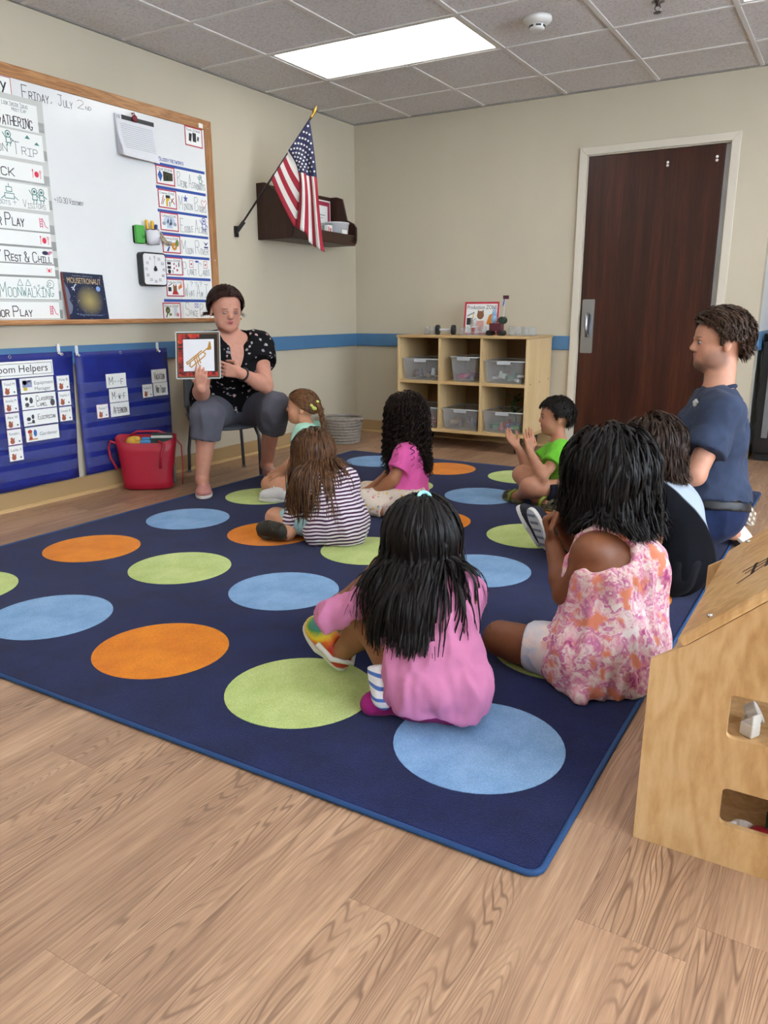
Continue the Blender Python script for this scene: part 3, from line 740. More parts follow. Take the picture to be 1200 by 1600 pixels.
for dx, dy, c1, c2, cap, lean, lab in ((.035, -.026, '#26282a', '#e6b422', 0.05, -.02, 'marker with yellow cap, leftmost in the cup'), (.05, -.008, '#26282a', '#e6b422', 0.045, -.005, 'marker with yellow cap, second in the cup'), (.028, .01, '#e4e4e6', '#1f1f22', 0.04, .004, 'white marker with black cap in the cup'), (.03, .024, '#e4e4e6', '#2d3b80', 0.03, .025, 'white marker with navy cap at the right of the cup')):
    o = thing('marker', lab, 'marker', (SX+0.003+dx, -2.255+dy, 1.383), group='markers in the cup')
    o.rotation_euler = (-lean*5, 0, 0)
    MB().cyl((0, 0, 0), (0, 0, 0.08), 0.0085).build('barrel', mat(c1, 0.4), o, smooth=False)
    MB().tube([(0, 0, 0.08), (0, 0, 0.08+cap*.9), (0, 0, 0.08+cap)], [0.0095, 0.0095, 0.007], 14).build('cap', mat(c2, 0.4), o)
tg = thing('toy_claw', 'beige folded plastic grabber clipped between the marker cup and zone cards', 'grabber', (SX+0.03, -2.215, 1.44))
MB().tube([(0, 0, 0.02), (0.004, 0.02, -0.005), (0.004, 0.045, -0.035), (0, 0.085, -0.055)], 0.006, 8).build('arm', mat('#b7a98f', 0.6), tg, smooth=True)
MB().tube([(0.008, 0.005, 0.025), (0.012, 0.03, 0.0), (0.012, 0.055, -0.03), (0.008, 0.09, -0.045)], 0.005, 8).build('arm', mat('#b7a98f', 0.6), tg, smooth=True)
MB().ball((0.004, 0.092, -0.05), (0.012, 0.014, 0.01), 10).build('jaw', mat('#a79a82', 0.6), tg, smooth=True)
tm = thing('visual_timer', 'square black countdown timer with a white numbered face on the whiteboard', 'timer', (SX, -2.262, 1.24), rot=LEFT)
MB().prism(rrect(0.186, 0.19, 0.022, 5), 0.0, 0.045).build('case', mat('#141416', 0.4), tm, bevel=0.004)
MB().prism(rrect(0.168, 0.172, 0.016, 5), 0.045, 0.0465).build('face', mat('#e8e8e8', 0.4), tm)
for k in range(12):
    a = math.radians(90+30*k); n = str(5*k)
    print_text(n, 0.068*math.cos(a), 0.068*math.sin(a)-0.0075, 0.023, INK, tm, 0.0472, None, 'CENTER', 'numeral')
MB().lathe([(0.011, 0.0465), (0.010, 0.056), (0, 0.057)], 18).build('knob', INK, tm, smooth=True)
MB().prism([(-0.004, 0), (0.004, 0), (0.004, 0.018), (-0.004, 0.018)], 0.0475, 0.055).build('pointer', INK, tm)
MB().prism(rect(-0.0006, 0.015, 0.0006, 0.062), 0.0466, 0.0474).build('hand', GREYINK, tm)
# picture book on the tray
Rb = Matrix(LEFT) @ Matrix.Rotation(math.radians(-1.5), 3, 'Z') @ Matrix.Rotation(math.radians(-8), 3, 'X')
bk = thing('picture_book', 'dark blue space picture book standing on the whiteboard tray', 'book', (0.046, -2.885, 0.961), rot=Rb)
W_, H_ = 0.262, 0.243
def cover_mat():
    m, nt, b = newmat('book_cover_night_sky')
    g = N(nt, 'ShaderNodeTexGradient', gradient_type='SPHERICAL')
    nt.links.new(coords(nt, (11.0, 12.0, 1), loc=(-11.0*0.15, -12.0*0.1, 0)), g.inputs[0])
    st = noise_tex(nt, coords(nt), 130, 1)
    c = mixc(nt, g.outputs[1], '#1f2945', '#a99a62')
    c2 = mixc(nt, ramp(nt, st.outputs[0], [(0.72, (0, 0, 0)), (0.76, (1, 1, 1))]), c, '#c8d2e4')
    nt.links.new(c2, b.inputs['Base Color']); b.inputs['Roughness'].default_value = 0.3
    return m
MB().box2((0, 0, 0), (W_, H_, 0.004)).build('back_cover', mat('#1d2540', 0.4), bk)
MB().box2((0.004, 0.004, 0.004), (W_-0.004, H_-0.004, 0.011)).build('pages', mat('#d9d4c8', 0.7), bk)
MB().box2((0, 0, 0.011), (W_, H_, 0.014)).build('front_cover', cover_mat(), bk, bevel=0.001)
MB().box2((-0.002, 0, 0), (0.003, H_, 0.0143)).build('spine', mat('#7a3a34', 0.5), bk)
print_text('MOUSETRONAUT', 0.022, H_-0.055, 0.042, mat('#d8bd8c', 0.5), bk, 0.0146, W_-0.045)
print_text('A story based on a partially true story', 0.06, H_-0.018, 0.009, mat('#aab4c6', 0.5), bk, 0.0146, 0.13)
print_text('Illustrated picture book', 0.07, 0.02, 0.012, mat('#8f9bb4', 0.5), bk, 0.0146, 0.15)
flat('planet', [disc(W_-.045, .165, .014)], mat('#7fa0d8', 0.5), bk, 0.0146)
flat('rocket', [[(.045, .15), (.055, .155), (.078, .185), (.068, .182)], [(.04, .165), (.05, .16), (.056, .17)], [(.06, .145), (.064, .158), (.054, .158)]], mat('#cdd8ea', 0.5), bk, 0.0146)
flat('moon_rocks', [[(0.004, .19), (.012, .17), (.02, .16), (.03, .12), (.02, .10), (.035, .07), (.03, .05), (.02, .03), (.004, .02)]], mat('#6b7488', 0.5), bk, 0.0146)

# ================================================================ BLUE POCKET CHARTS
def fabric_blue():
    m, nt, b = newmat('blue_nylon')
    n = noise_tex(nt, coords(nt), 9, 3)
    nt.links.new(ramp(nt, n.outputs[0], [(0.3, '#121d6c'), (0.7, '#1b2a86')]), b.inputs['Base Color'])
    b.inputs['Roughness'].default_value = 0.42
    bump(nt, b, noise_tex(nt, coords(nt, (1, 1, 3)), 12, 2).outputs[0], 0.5, 0.006)
    return m
BLUE = fabric_blue()
def chart(label, y0, y1, z0, z1, lean):
    o = thing('pocket_chart', label, 'pocket chart', (0.022, y0, z0), rot=LEFT, group='blue nylon pocket charts')
    w, h = y1-y0, z1-z0
    V = []; F = []; nx_, nz = 12, 24
    for i in range(nz+1):
        for j in range(nx_+1):
            t = i/nz
            V.append((w*j/nx_+lean*(1-t), h*t, 0.004*math.sin(j*1.3+i*.35)*(1-t)+0.003))
    for i in range(nz):
        for j in range(nx_): k = i*(nx_+1)+j; F.append((k, k+1, k+nx_+2, k+nx_+1))
    s = mesh_obj('backing', V, F, BLUE, o, smooth=True); sm = s.modifiers.new('thick', 'SOLIDIFY'); sm.thickness = 0.002; sm.offset = -1
    k = 0; z = h-0.165
    while z > 0.03:
        MB().box2((0.012+lean*(1-z/h), z-0.055, 0.0075), (w-0.012+lean*(1-z/h), z, 0.0082)).build('pocket', clear_mat('#7f8ad0', 0.13), o)
        z -= 0.083; k += 1
    MB().box2((0, h-0.03, 0.006), (w, h-0.026, 0.0075)).build('hem', mat('#1a2a80', 0.5), o)
    return o, w, h
HOOKW = mat('#dfe0e0', 0.35)
def hook(y, z, lab):
    o = thing('adhesive_hook', lab, 'hook', (0.0202, y, z), rot=LEFT, group='white adhesive hooks')
    MB().prism(rrect(0.018, 0.055, 0.006, 3), 0, 0.005).build('base_plate', HOOKW, o, bevel=0.001)
    MB().tube([(0, -0.01, 0.004), (0, -0.02, 0.012), (0.001, -0.03, 0.017), (0.003, -0.022, 0.022)], 0.004, 8).build('hook_arm', HOOKW, o, smooth=True)
ch1, w1, h1 = chart('blue nylon pocket chart titled Classroom Helpers, at the left edge', -3.62, -2.862, 0.107, 0.793, -0.035)
ch2, w2, h2 = chart('blue nylon pocket chart with few cards, behind the red tote bag', -2.85, -2.18, 0.108, 0.785, 0.0)
GROM = mat('#b9bcc0', 0.3, 1.0)
for o_, x, y in ((ch1, 0.383, h1-0.012), (ch2, 0.308, h2-0.012), (ch2, 0.02, h2-0.012), (ch2, w2-0.08, h2-0.012), (ch1, w1-0.07, h1-0.012)):
    g_ = MB().tube([(0.007*math.cos(a*math.pi/8), 0.007*math.sin(a*math.pi/8), 0) for a in range(16)], 0.002, 6, closed=True).build('grommet', GROM, o_, smooth=True); g_.location = (x, y, 0.008)
hook(-2.945, 0.808, 'white adhesive hook carrying the right corner of the Classroom Helpers chart'); hook(-2.832, 0.795, 'white adhesive hook at the left corner of the sparse blue chart'); hook(-2.253, 0.793, 'white adhesive hook at the right corner of the sparse blue chart')
KX = 0.0322
BLK = mat('#3a3d44', 0.6)
o, w, h, z = card('title_card', 'white title card reading Classroom Helpers in a thin black frame', 'card', -3.5, -2.998, 0.676, 0.757, KX)
ribbons(MB(), [rect(.012, .012, w-.008, h-.012)+[(.012, .012)]], .002, z).build('border', BLK, o)
print_text('Classroom Helpers', w-0.455, 0.026, 0.052, INK, o, z, 0.42)
def job(label, z0, lines, printed, pic):
    o, w, h, z = card('job_card', label, 'card', -3.203, -3.0, z0, z0+0.079, KX, group='job cards', border=BLK if printed else None, bw=0.0025)
    for i, t in enumerate(lines):
        y = h*0.52-0.03*i if len(lines) > 1 else h*0.36
        if printed: print_text(t, 0.082, y, 0.026, GREYINK, o, z, min(0.112, 0.0135*len(t)))
        else: hand_text(t, 0.085, y, 0.026, 0.0022, INK, o, z, min(0.105, 0.013*len(t)))
    for c, P in pic: flat('picture', P, mat(c, 0.6), o, z)
job('job card reading Equipment Manager with a lilac picture, top of the job column', 0.594, ['Equipment', 'Manager'], True, [('#8d95b8', [rect(.015, .03, .07, .065)]), ('#c8b23a', [disc(.03, .022, .012, .009)]), ('#b6bccb', [disc(.03, .055, .013), disc(.058, .055, .012)])])
job('handwritten job card reading Classroom Camel with black line picture', 0.511, ['Classroom', 'Camel'], False, [('#4a4d52', [disc(.03, .055, .009), disc(.055, .045, .01, .016), disc(.03, .025, .012, .01), rect(.018, .012, .07, .015), disc(.18, .025, .014, .018)])])
job('handwritten job card reading Electrician', 0.427, ['Electrician'], False, [('#3f444b', [rect(.02, .012, .065, .016), disc(.03, .035, .012, .01), disc(.055, .045, .008, .012), disc(.055, .02, .008, .01)])])
job('job card reading Gardener with red and blue figures, bottom of the job column', 0.342, ['Gardener'], True, [('#b8402f', [disc(.028, .055, .013, .01), disc(.03, .02, .01)]), ('#3c6fae', [disc(.058, .045, .01, .018)]), ('#c89a6a', [disc(.03, .038, .01, .012), rect(.016, .01, .07, .017)])])
def namecard(label, y0, z0, txt, edge, grp):
    o, w, h, z = card('name_card', label, 'card', y0, y0+0.08, z0, z0+0.079, KX, group=grp, border=mat(edge, 0.6), bw=0.002)
    print_text(txt, 0.01, 0.05, 0.02, GREYINK, o, z, 0.06)
    flat('picture', [disc(.025, .017, .013, .012), disc(.022, .032, .007), [(.028, .03), (.04, .038), (.036, .024)]], mat('#a3583a', 0.6), o, z)
    flat('dot_mark', [disc(.064, .016, .005)], GREYINK, o, z)
for i, (t, e, y0) in enumerate((('Yusuf M', '#4a4f5a', -3.3), ('Amelia M', '#b06a80', -3.302), ('Alex W', '#5a5f8a', -3.303), ('Kendall L', '#c08a9a', -3.304), ('Leila S', '#a0a4ad', -3.306))):
    namecard('small name card with brown bear, %s from the top left of the job cards' % ('first', 'second', 'third', 'fourth', 'fifth')[i], y0, 0.591-0.083*i, t, e, 'name cards left of the job cards')
for i, (t, y0) in enumerate((('Vina B', -2.985), ('Sophie S', -2.986), ('Louis B', -2.988))):
    namecard('small name card with brown bear, %s from the top right of the job cards' % ('first', 'second', 'third')[i], y0, 0.592-0.083*i, t, '#6a6f9a', 'name cards right of the job cards')
namecard('lone name card with red edge left of the Afternoon card', -2.745, 0.414, 'Thomas P', '#b06a80', 'name cards on the sparse chart')
namecard('grey name card left of the Not Today card', -2.404, 0.5, 'Sasha K', '#7a7f88', 'name cards on the sparse chart')
def dayc(label, y0, y1, z0, txt):
    o, w, h, z = card('day_card', label, 'card', y0, y1, z0, z0+0.078, KX, group='handwritten day cards')
    hand_text(txt, 0.02, 0.018, 0.042, 0.003, INK, o, z, w-0.035, small=.7)
dayc('white handwritten card reading M to F with a dashed line', -2.662, -2.52, 0.579, 'M--F'); dayc('white handwritten card reading M-W-F', -2.649, -2.515, 0.495, 'M-W-F'); dayc('white handwritten card reading Afternoon', -2.649, -2.514, 0.413, 'Afternoon')
dayc('white handwritten card reading Vacation at the right of the sparse chart', -2.324, -2.206, 0.583, 'Vacation'); dayc('white handwritten card reading Not Today', -2.317, -2.203, 0.503, 'Not Today')

# ================================================================ WALL SHELF, FLAG
DARK = wood('dark_walnut', [(0.3, '#20110c'), (0.5, '#341c14'), (0.72, '#4a2a1d')], along=2, scale=20, stretch=0.07, rough=0.4, bp=0.03)
DARKH = wood('dark_walnut_rail', [(0.3, '#20110c'), (0.5, '#341c14'), (0.72, '#4a2a1d')], along=1, scale=20, stretch=0.07, rough=0.4, bp=0.03)
sh = thing('wall_shelf', 'dark walnut wall shelf with sloped ends near the room corner', 'shelf', (0, 0, 0))
end = [(0, 1.48), (0.265, 1.48), (0.29, 1.492), (0.305, 1.525), (0.305, 1.63), (0.15, 1.80), (0.1, 1.835), (0.07, 1.847), (0, 1.847)]
MB().prism(end, -1.24, -1.218, lambda a, b, c: (a+0.001, c, b)).build('end_panel', DARK, sh, bevel=0.003)
end2 = [(0, 1.5), (0.2, 1.488), (0.235, 1.5), (0.245, 1.53), (0.245, 1.62), (0.22, 1.652), (0.16, 1.68), (0.12, 1.835), (0.07, 1.85), (0, 1.85)]
MB().prism(end2, -0.372, -0.35, lambda a, b, c: (a+0.001, c, b)).build('end_panel', DARK, sh, bevel=0.003)
MB().box2((0.001, -1.218, 1.487), (0.30-0.06, -0.372, 1.507)).build('bottom_board', DARKH, sh)
MB().box2((0.001, -1.218, 1.507), (0.015, -0.372, 1.85)).build('back_board', DARKH, sh)
MB().prism([(-1.218, 0.285), (-1.218, 0.265), (-0.372, 0.21), (-0.372, 0.232)], 1.487, 1.565, lambda a, b, c: (b, a, c)).build('front_rail', DARKH, sh, bevel=0.003)
fr = thing('framed_certificate', 'certificate with a dark red border standing on the wall shelf', 'certificate', (0.034, -0.66, 1.508), rot=Matrix(((-0.04, 0, 0.999), (0.999, 0, 0.04), (0, 1, 0))))
MB().box2((0, 0, 0), (0.26, 0.31, 0.008)).build('board', PAPER, fr)
b_ = MB()
for q in (rect(.01, .01, .25, .04), rect(.01, .27, .25, .3), rect(.01, .04, .04, .27), rect(.22, .04, .25, .27)): b_.prism(q, .008, .009)
b_.build('border', mat('#9c2a45', 0.5), fr)
flat('lettering', [rect(.08, .2, .18, .205), rect(.1, .18, .16, .183), rect(.08, .14, .18, .142), rect(.08, .12, .18, .122)], GREYINK, fr, .0085)
o = thing('blue_folder', 'bright blue folder leaning on the wall shelf behind the flag', 'folder', (0.10, -0.76, 1.508), rot=Matrix(((-0.3, 0, 0.95), (0.95, 0, 0.3), (0, 1, 0))))
MB().box2((0, 0, 0), (0.09, 0.2, 0.006)).build('cover', mat('#2f7cc4', 0.45), o); MB().box2((0.004, 0.004, 0.006), (0.088, 0.19, 0.009)).build('pages', PAPER, o)
o = thing('white_tub', 'white plastic tub with a rolled rim on the wall shelf', 'tub', (0.145, -0.482, 1.508))
MB().lathe([(0, 0), (0.075, 0), (0.088, 0.13), (0.092, 0.132), (0.092, 0.142), (0.084, 0.142), (0.072, 0.006), (0, 0.006)], 28, sy=1.15).build('tub_wall', mat('#c9ccd0', 0.4), o, smooth=True)
MB().box((0.09, -0.03, 0.06), (0.002, 0.07, 0.05)).build('label_sheet', PAPER, o)
o = thing('first_aid_box', 'small white box with red print beside the tub on the wall shelf', 'box', (0.165, -0.675, 1.508))
MB().box2((0, 0, 0), (0.03, 0.06, 0.11)).build('carton', PAPER, o, bevel=0.001); MB().box2((0.03, 0.01, 0.03), (0.0305, 0.02, 0.1)).box2((0.03, 0.03, 0.04), (0.0305, 0.045, 0.09)).build('red_print', mat('#c8343e', 0.5), o)
# flag: frame of the plane that holds pole and cloth
fo = Vector((0.02, -1.469, 1.516)); fh = Vector((0.857, 0.515, 0)); fn = Vector((0.515, -0.857, 0))
def FPt(a, z, d=0.0): p = fo + fh*a + fn*d; return (p.x-fo.x, p.y-fo.y, z)
fl = thing('national_flag', 'striped flag with white stars hanging from a black wall pole', 'flag', fo)
BLKP = mat('#17171a', 0.35)
MB().box((-0.012, 0, 0.0), (0.014, 0.035, 0.07)).build('bracket', mat('#2a2a2c', 0.4, 0.6), fl, bevel=0.003)
MB().tube([FPt(-0.01, -0.006), FPt(0.045, 0.062)], 0.013, 12).build('socket', mat('#3a3a3c', 0.35, 0.7), fl, smooth=False)
MB().tube([FPt(0.0, 0.008), FPt(0.505, 0.69)], 0.0065, 10).build('pole', BLKP, fl, smooth=True)
MB().tube([FPt(0.503, 0.687), FPt(0.512, 0.70), FPt(0.518, 0.708), FPt(0.527, 0.722), FPt(0.536, 0.742), FPt(0.546, 0.765)], [0.009, 0.009, 0.005, 0.013, 0.009, 0.001], 12).build('finial', mat('#b8913f', 0.3, 0.9), fl, smooth=True)
def lerp(a, b, t): return a+(b-a)*t
def bez(P, t):
    P = [np.array(p, float) for p in P]
    while len(P) > 1: P = [P[i]*(1-t)+P[i+1]*t for i in range(len(P)-1)]
    return P[0]
def flagpos(s, t):
    """s along the hoist (0 at the tip), t along the fly"""
    hx, hz = lerp(0.497, 0.232, s), lerp(0.679, 0.332, s)
    S0 = 7/13
    if s <= S0:
        q = s/S0                                   # front half, falling straight down
        R = bez([(0.497, 0.679), (0.53, 0.50), (0.545, 0.25), (0.545, 0.05), (0.578, -0.135)], t)
        Lf = bez([(lerp(0.497, 0.232, S0), lerp(0.679, 0.332, S0)), (0.40, 0.42), (0.45, 0.38), (0.42, 0.2), (0.392, 0.02)], t)
        x, z = R*(1-q)+Lf*q
        z -= 0.05*math.sin(math.pi*q)*t*t*(-1 if q > .6 else 1)*0.4
        d = 0.018*math.sin(q*math.pi*3.2)*min(1, t*1.6)+0.02
    else:
        q = (s-S0)/(1-S0)                          # back half: slants in to the fold, then drops behind the front
        M0 = np.array((lerp(0.43, 0.375, q), lerp(0.37, 0.03, q**0.9)))
        tt = min(1, t/0.5)
        P = bez([(hx, hz), (lerp(hx, M0[0], .5)-0.01, lerp(hz, M0[1], .5)-0.01), tuple(M0)], tt)
        x, z = P
        d = 0.012*math.sin(q*4+tt*2)*tt
        if t > 0.5:
            e = (t-0.5)/0.5
            x += 0.06*math.sin(e*2.2); z = lerp(z, lerp(z, 0.03, .7), e); d -= 0.035*min(1, e*3)
    return FPt(x, z, d+0.004)
ns, ntt = 39, 40
V = [flagpos(i/ns, j/ntt) for i in range(ns+1) for j in range(ntt+1)]
F = []; mi = []
for i in range(ns):
    for j in range(ntt):
        k = i*(ntt+1)+j; F.append((k, k+1, k+ntt+2, k+ntt+1))
        st = int((i+0.5)/ns*13)
        mi.append(2 if (st < 7 and (j+0.5)/ntt < 0.42) else (0 if st % 2 == 0 else 1))
cm = [mat('#9c1c31', 0.7, bp=.2), mat('#dcd9d4', 0.7, bp=.2), mat('#1b1f44', 0.7, bp=.2)]
fc = mesh_obj('cloth', V, F, cm, fl, smooth=True, midx=mi)
sm = fc.modifiers.new('thick', 'SOLIDIFY'); sm.thickness = 0.0015; sm.offset = 0
mb = MB()
for r_ in range(9):
    for c_ in range(6 if r_ % 2 == 0 else 5):
        s = (r_+1)/10*7/13; t = ((2*c_+1) if r_ % 2 == 0 else (2*c_+2))/12*0.42
        p = Vector(flagpos(s, t)); ds = (Vector(flagpos(s+.004, t))-p).normalized(); dt = (Vector(flagpos(s, t+.004))-p).normalized()
        nn = ds.cross(dt).normalized()
        if nn.dot(fn) < 0: nn = -nn
        dt = nn.cross(ds)
        mb.poly([p+nn*0.002+(ds*math.sin(k*math.pi/5)+dt*math.cos(k*math.pi/5))*(0.009 if k % 2 == 0 else 0.0038) for k in range(10)])
mesh_obj('stars', mb.v, mb.f, mat('#e6e4e0', 0.7), fl)['kind'] = 'stuff'

# ================================================================ CUBBY BOOKCASE
MAPLE = wood('maple_ply', [(0.3, '#c3a472'), (0.5, '#cfb384'), (0.72, '#dbc398')], along=2, scale=10, stretch=0.08, rough=0.4, bp=0.02)
MAPLEH = wood('maple_ply_flat', [(0.3, '#b99763'), (0.5, '#c6a672'), (0.72, '#d2b586')], along=0, scale=10, stretch=0.08, rough=0.4, bp=0.02)
bc = thing('cubby_bookcase', 'maple cubby bookcase with six open compartments against the back wall', 'bookcase', (0, 0, 0))
X0, X1, Y0, Y1, Z0, Z1 = 0.69, 1.726, -0.5, -0.03, 0.125, 0.83
t_ = 0.02
MB().box2((X0-0.008, Y0-0.006, Z1-0.02), (X1+0.008, Y1, Z1)).build('top', MAPLEH, bc, bevel=0.004)
MB().box2((X0, Y0, Z0), (X1, Y1, Z0+0.024)).build('base', MAPLEH, bc, bevel=0.003)
for x in (X0, X1-t_): MB().box2((x, Y0, Z0+0.024), (x+t_, Y1, Z1-0.02)).build('side_panel', MAPLE, bc, bevel=0.002)
xm = [X0+t_+(X1-X0-2*t_)/3*k for k in range(4)]
for x in xm[1:3]: MB().box2((x-0.009, Y0+0.002, Z0+0.024), (x+0.009, Y1-0.012, Z1-0.02)).build('divider', MAPLE, bc)
zm = 0.49
for k in range(3): MB().box2((xm[k]+(0.009 if k else 0), Y0+0.003, zm-0.011), (xm[k+1]-(0.009 if k < 2 else 0), Y1-0.012, zm+0.011)).build('shelf', MAPLEH, bc)
MB().box2((X0+t_, Y1-0.012, Z0+0.024), (X1-t_, Y1, Z1-0.02)).build('back_panel', wood('back_ply', [(0.3, '#7c5f3c'), (0.7, '#97764e')], along=2, rnd=False), bc)
for y, z in ((-.44, .50), (-.26, .505), (-.08, .515)):
    MB().cyl((X1+.0005, y, z), (X1+.003, y, z), .005, n=12).build('screw_head', mat('#8a8175', .4, .6), bc)
for x in (X0+0.08, X1-0.08):
    for y in (Y0+0.07, Y1-0.07):
        c_ = MB().cyl((x-0.014, y, 0.04), (x+0.014, y, 0.04), 0.04, n=20).build('caster', mat('#1d1d20', 0.5), bc, bevel=0.004)
        MB().box2((x-0.022, y-0.02, 0.07), (x+0.022, y+0.02, Z0)).build('fork', mat('#55585c', .4, .8), c_)
BINM = clear_mat('#dfe4e6', 0.13)
def bin_(label, x0, x1, z0, h, taper=0.02, y0=-0.487, d=0.36, notch=True):
    o = thing('storage_bin', label, 'bin', ((x0+x1)/2, y0+d/2, z0), group='clear plastic bins')
    w = x1-x0
    V = []
    for zz, k in ((0.002, 1), (h, 0), (h, 0), (0.005, 1)):
        pass
    def ring(wd, dd, zz): return [(-wd/2, -dd/2, zz), (wd/2, -dd/2, zz), (wd/2, dd/2, zz), (-wd/2, dd/2, zz)]
    V = ring(w-2*taper, d-taper, 0.001)+ring(w, d, h)+ring(w-0.006, d-0.006, h)+ring(w-2*taper-0.006, d-taper-0.006, 0.005)
    F = [(0, 3, 2, 1), (12, 13, 14, 15)]
    for a in (0, 4, 8):
        for i in range(4): F.append((a+i, a+(i+1) % 4, a+4+(i+1) % 4, a+4+i))
    mesh_obj('bin_wall', V, F, BINM, o)
    rim = MB().tube([(p[0], p[1], p[2]) for p in ring(w+0.004, d+0.004, h)], 0.005, 6, closed=True); rim.build('rim', clear_mat('#eef1f2', 0.5), o, smooth=True)
    if notch: MB().box2((-0.05, -d/2-0.006, h-0.022), (0.05, -d/2, h-0.002)).build('grip', clear_mat('#eef1f2', 0.45), o)
    return o
bins = [('clear bin with brown and black figures, upper left compartment', 0, 1, .155, ['#6b4526', '#2a2422', '#8a6a48', '#cfcfcf'], 0.01),
        ('small dark clear box with pink blocks, upper middle compartment', 1, 1, .175, ['#b04a6a', '#c06a80', '#3a2a3a', '#7a5a6a'], 0.075),
        ('clear bin with white and green pieces, upper right compartment', 2, 1, .155, ['#d6d6d0', '#bfc6b8', '#5a7a62', '#e2e2de'], 0.008),
        ('clear bin with red pieces, lower left compartment', 0, 0, .15, ['#8e3a34', '#a5483e', '#6e2c2c'], 0.01),
        ('clear bin with tan wooden pieces, lower middle compartment', 1, 0, .15, ['#a58a66', '#6e5a48', '#8c7256', '#4a4440'], 0.012),
        ('clear bin with red, green and blue bricks, lower right compartment', 2, 0, .15, ['#2f7a45', '#a8432f', '#2c4a86', '#3e8a4a'], 0.008)]
rb = random.Random(11)
def cname(h):
    r, g_, b_ = [int(h[i:i+2], 16) for i in (1, 3, 5)]
    mx, mn_ = max(r, g_, b_), min(r, g_, b_)
    if mx-mn_ < 28: return 'black' if mx < 80 else ('grey' if mx < 150 else 'white')
    if r == mx: return 'brown' if (g_-b_ > 15 and r < 175) else ('pink' if b_ > g_ else 'red')
    return 'green' if g_ == mx else 'blue'
for lab, k, rw, h, cols, ins in bins:
    x0, x1 = xm[k]+0.012+ins, xm[k+1]-0.012-ins*0.4
    z0 = (zm+0.011) if rw else (Z0+0.024)
    bin_(lab, x0, x1, z0, h)
    w = x1-x0
    for i in range(11):
        lx = x0+0.07+(w-0.14)*((i % 4)/3); lyr = i//4
        ly = -0.43+0.07*(lyr % 3)+rb.uniform(-.005, .01); s = rb.uniform(0.75, 1.05)
        kind = rb.randrange(3) if k != 1 or rw == 0 else 0
        o = thing('toy_piece', '%s toy piece inside the %s' % (cname(cols[i % len(cols)]) + (' block', ' peg', ' rod')[kind], lab.split(',')[0]), 'toy', (lx, ly, z0+0.006+rb.uniform(.0, .03)), rb.uniform(0, 3), group='toys in the ' + lab.split(', ')[-1])
        cm_ = mat(cols[i % len(cols)], 0.5)
        if kind == 0: MB().box2((-.03*s, -.016*s, 0), (.03*s, .016*s, .03*s)).build('block', cm_, o, bevel=.004)
        elif kind == 1: MB().lathe([(0, 0), (.016*s, 0), (.02*s, .015*s), (.012*s, .035*s), (.015*s, .05*s), (0, .06*s)], 10).build('peg', cm_, o, smooth=True)
        else: MB().cyl((-.03*s, 0, .012*s), (.03*s, 0, .012*s), .012*s, n=10).build('rod', cm_, o)
        if kind == 0: MB().cyl((-.014*s, 0, .03*s), (-.014*s, 0, .036*s), .008*s, n=10).cyl((.014*s, 0, .03*s), (.014*s, 0, .036*s), .008*s, n=10).build('stud', cm_, o)
# greenery heaped on the lower right bin
o = thing('toy_plant', 'heap of dark green toy foliage above the lower right bin', 'toy plant', (1.575, -0.33, 0.155))
mbp = MB(); rp = random.Random(5)
for i in range(48):
    a, r_ = rp.uniform(0, 6.28), rp.uniform(0.01, 0.09); zz = rp.uniform(.1, .24)
    p = Vector((r_*math.cos(a), r_*math.sin(a)*.8, zz)); d_ = Vector((math.cos(a), math.sin(a), rp.uniform(.1, .8))).normalized()*.05; sd = d_.cross(Vector((0, 0, 1))).normalized()*.014
    MB().poly([p, p+d_*.5+sd, p+d_, p+d_*.5-sd]).build('leaf', mat(rp.choice(['#1f4a26', '#2b5a30', '#16301c']), .5), o)
MB().tube([(0, 0, 0.0), (0.01, 0, 0.08), (-.01, .01, .15)], .006, 6).build('stem', mat('#1e3a20', .6), o)

# on top of the bookcase
TOP = Z1
sg = thing('zone_sign', 'white sign reading Production ZONE with a red frame on the bookcase', 'sign', (1.112, -0.25, TOP+0.001), rot=Matrix(BACK) @ Matrix.Rotation(-0.12, 3, 'X'))
MB().box2((0, 0, -0.002), (0.275, 0.235, 0.002)).build('board', PAPER, sg)
b_ = MB()
for q in (rect(0, 0, .275, .014), rect(0, .221, .275, .235), rect(0, .014, .014, .221), rect(.261, .014, .275, .221)): b_.prism(q, .002, .003)
b_.build('border', mat('#c1293c', .5), sg)
print_text('Production ZONE', .02, .183, .04, INK, sg, .0026, .235)
for c_, P in (('#2f3033', [rect(.022, .07, .07, .12)]), ('#8f9499', [[(.022, .128), (.026, .14), (.08, .165), (.084, .155)]]), ('#d8b13a', [rect(.068, .07, .076, .15), rect(.05, .11, .09, .116)]), ('#8a5a3a', [disc(.13, .14, .028, .03), [(.105, .15), (.108, .18), (.122, .165)], [(.138, .165), (.152, .18), (.155, .15)]]), ('#e08a2e', [[(.18, .08), (.2, .14), (.25, .16), (.245, .1), (.2, .07)]]), ('#d9a8a0', [rect(.1, .02, .16, .1)]), ('#c64a3e', [rect(.06, .016, .1, .05)])):
    flat('picture', P, mat(c_, .6), sg, .0026)
CUP = clear_mat('#eef2f4', 0.14)
def cupt(x, y, z, lab, h=.07, n=1):
    o = thing('plastic_cup', lab, 'cup', (x, y, z), group='clear cups on the bookcase')
    MB().lathe([(0.026, 0), (0.023, 0), (0.018, h-.003), (0, h-.002), (0, h), (0.021, h), (.026, 0.004)], 16).build('cup_wall', CUP, o, smooth=True)
    MB().tube([(.027*math.cos(a*math.pi/8), .027*math.sin(a*math.pi/8), .003) for a in range(16)], .003, 6, closed=True).build('rim', CUP, o, smooth=True)
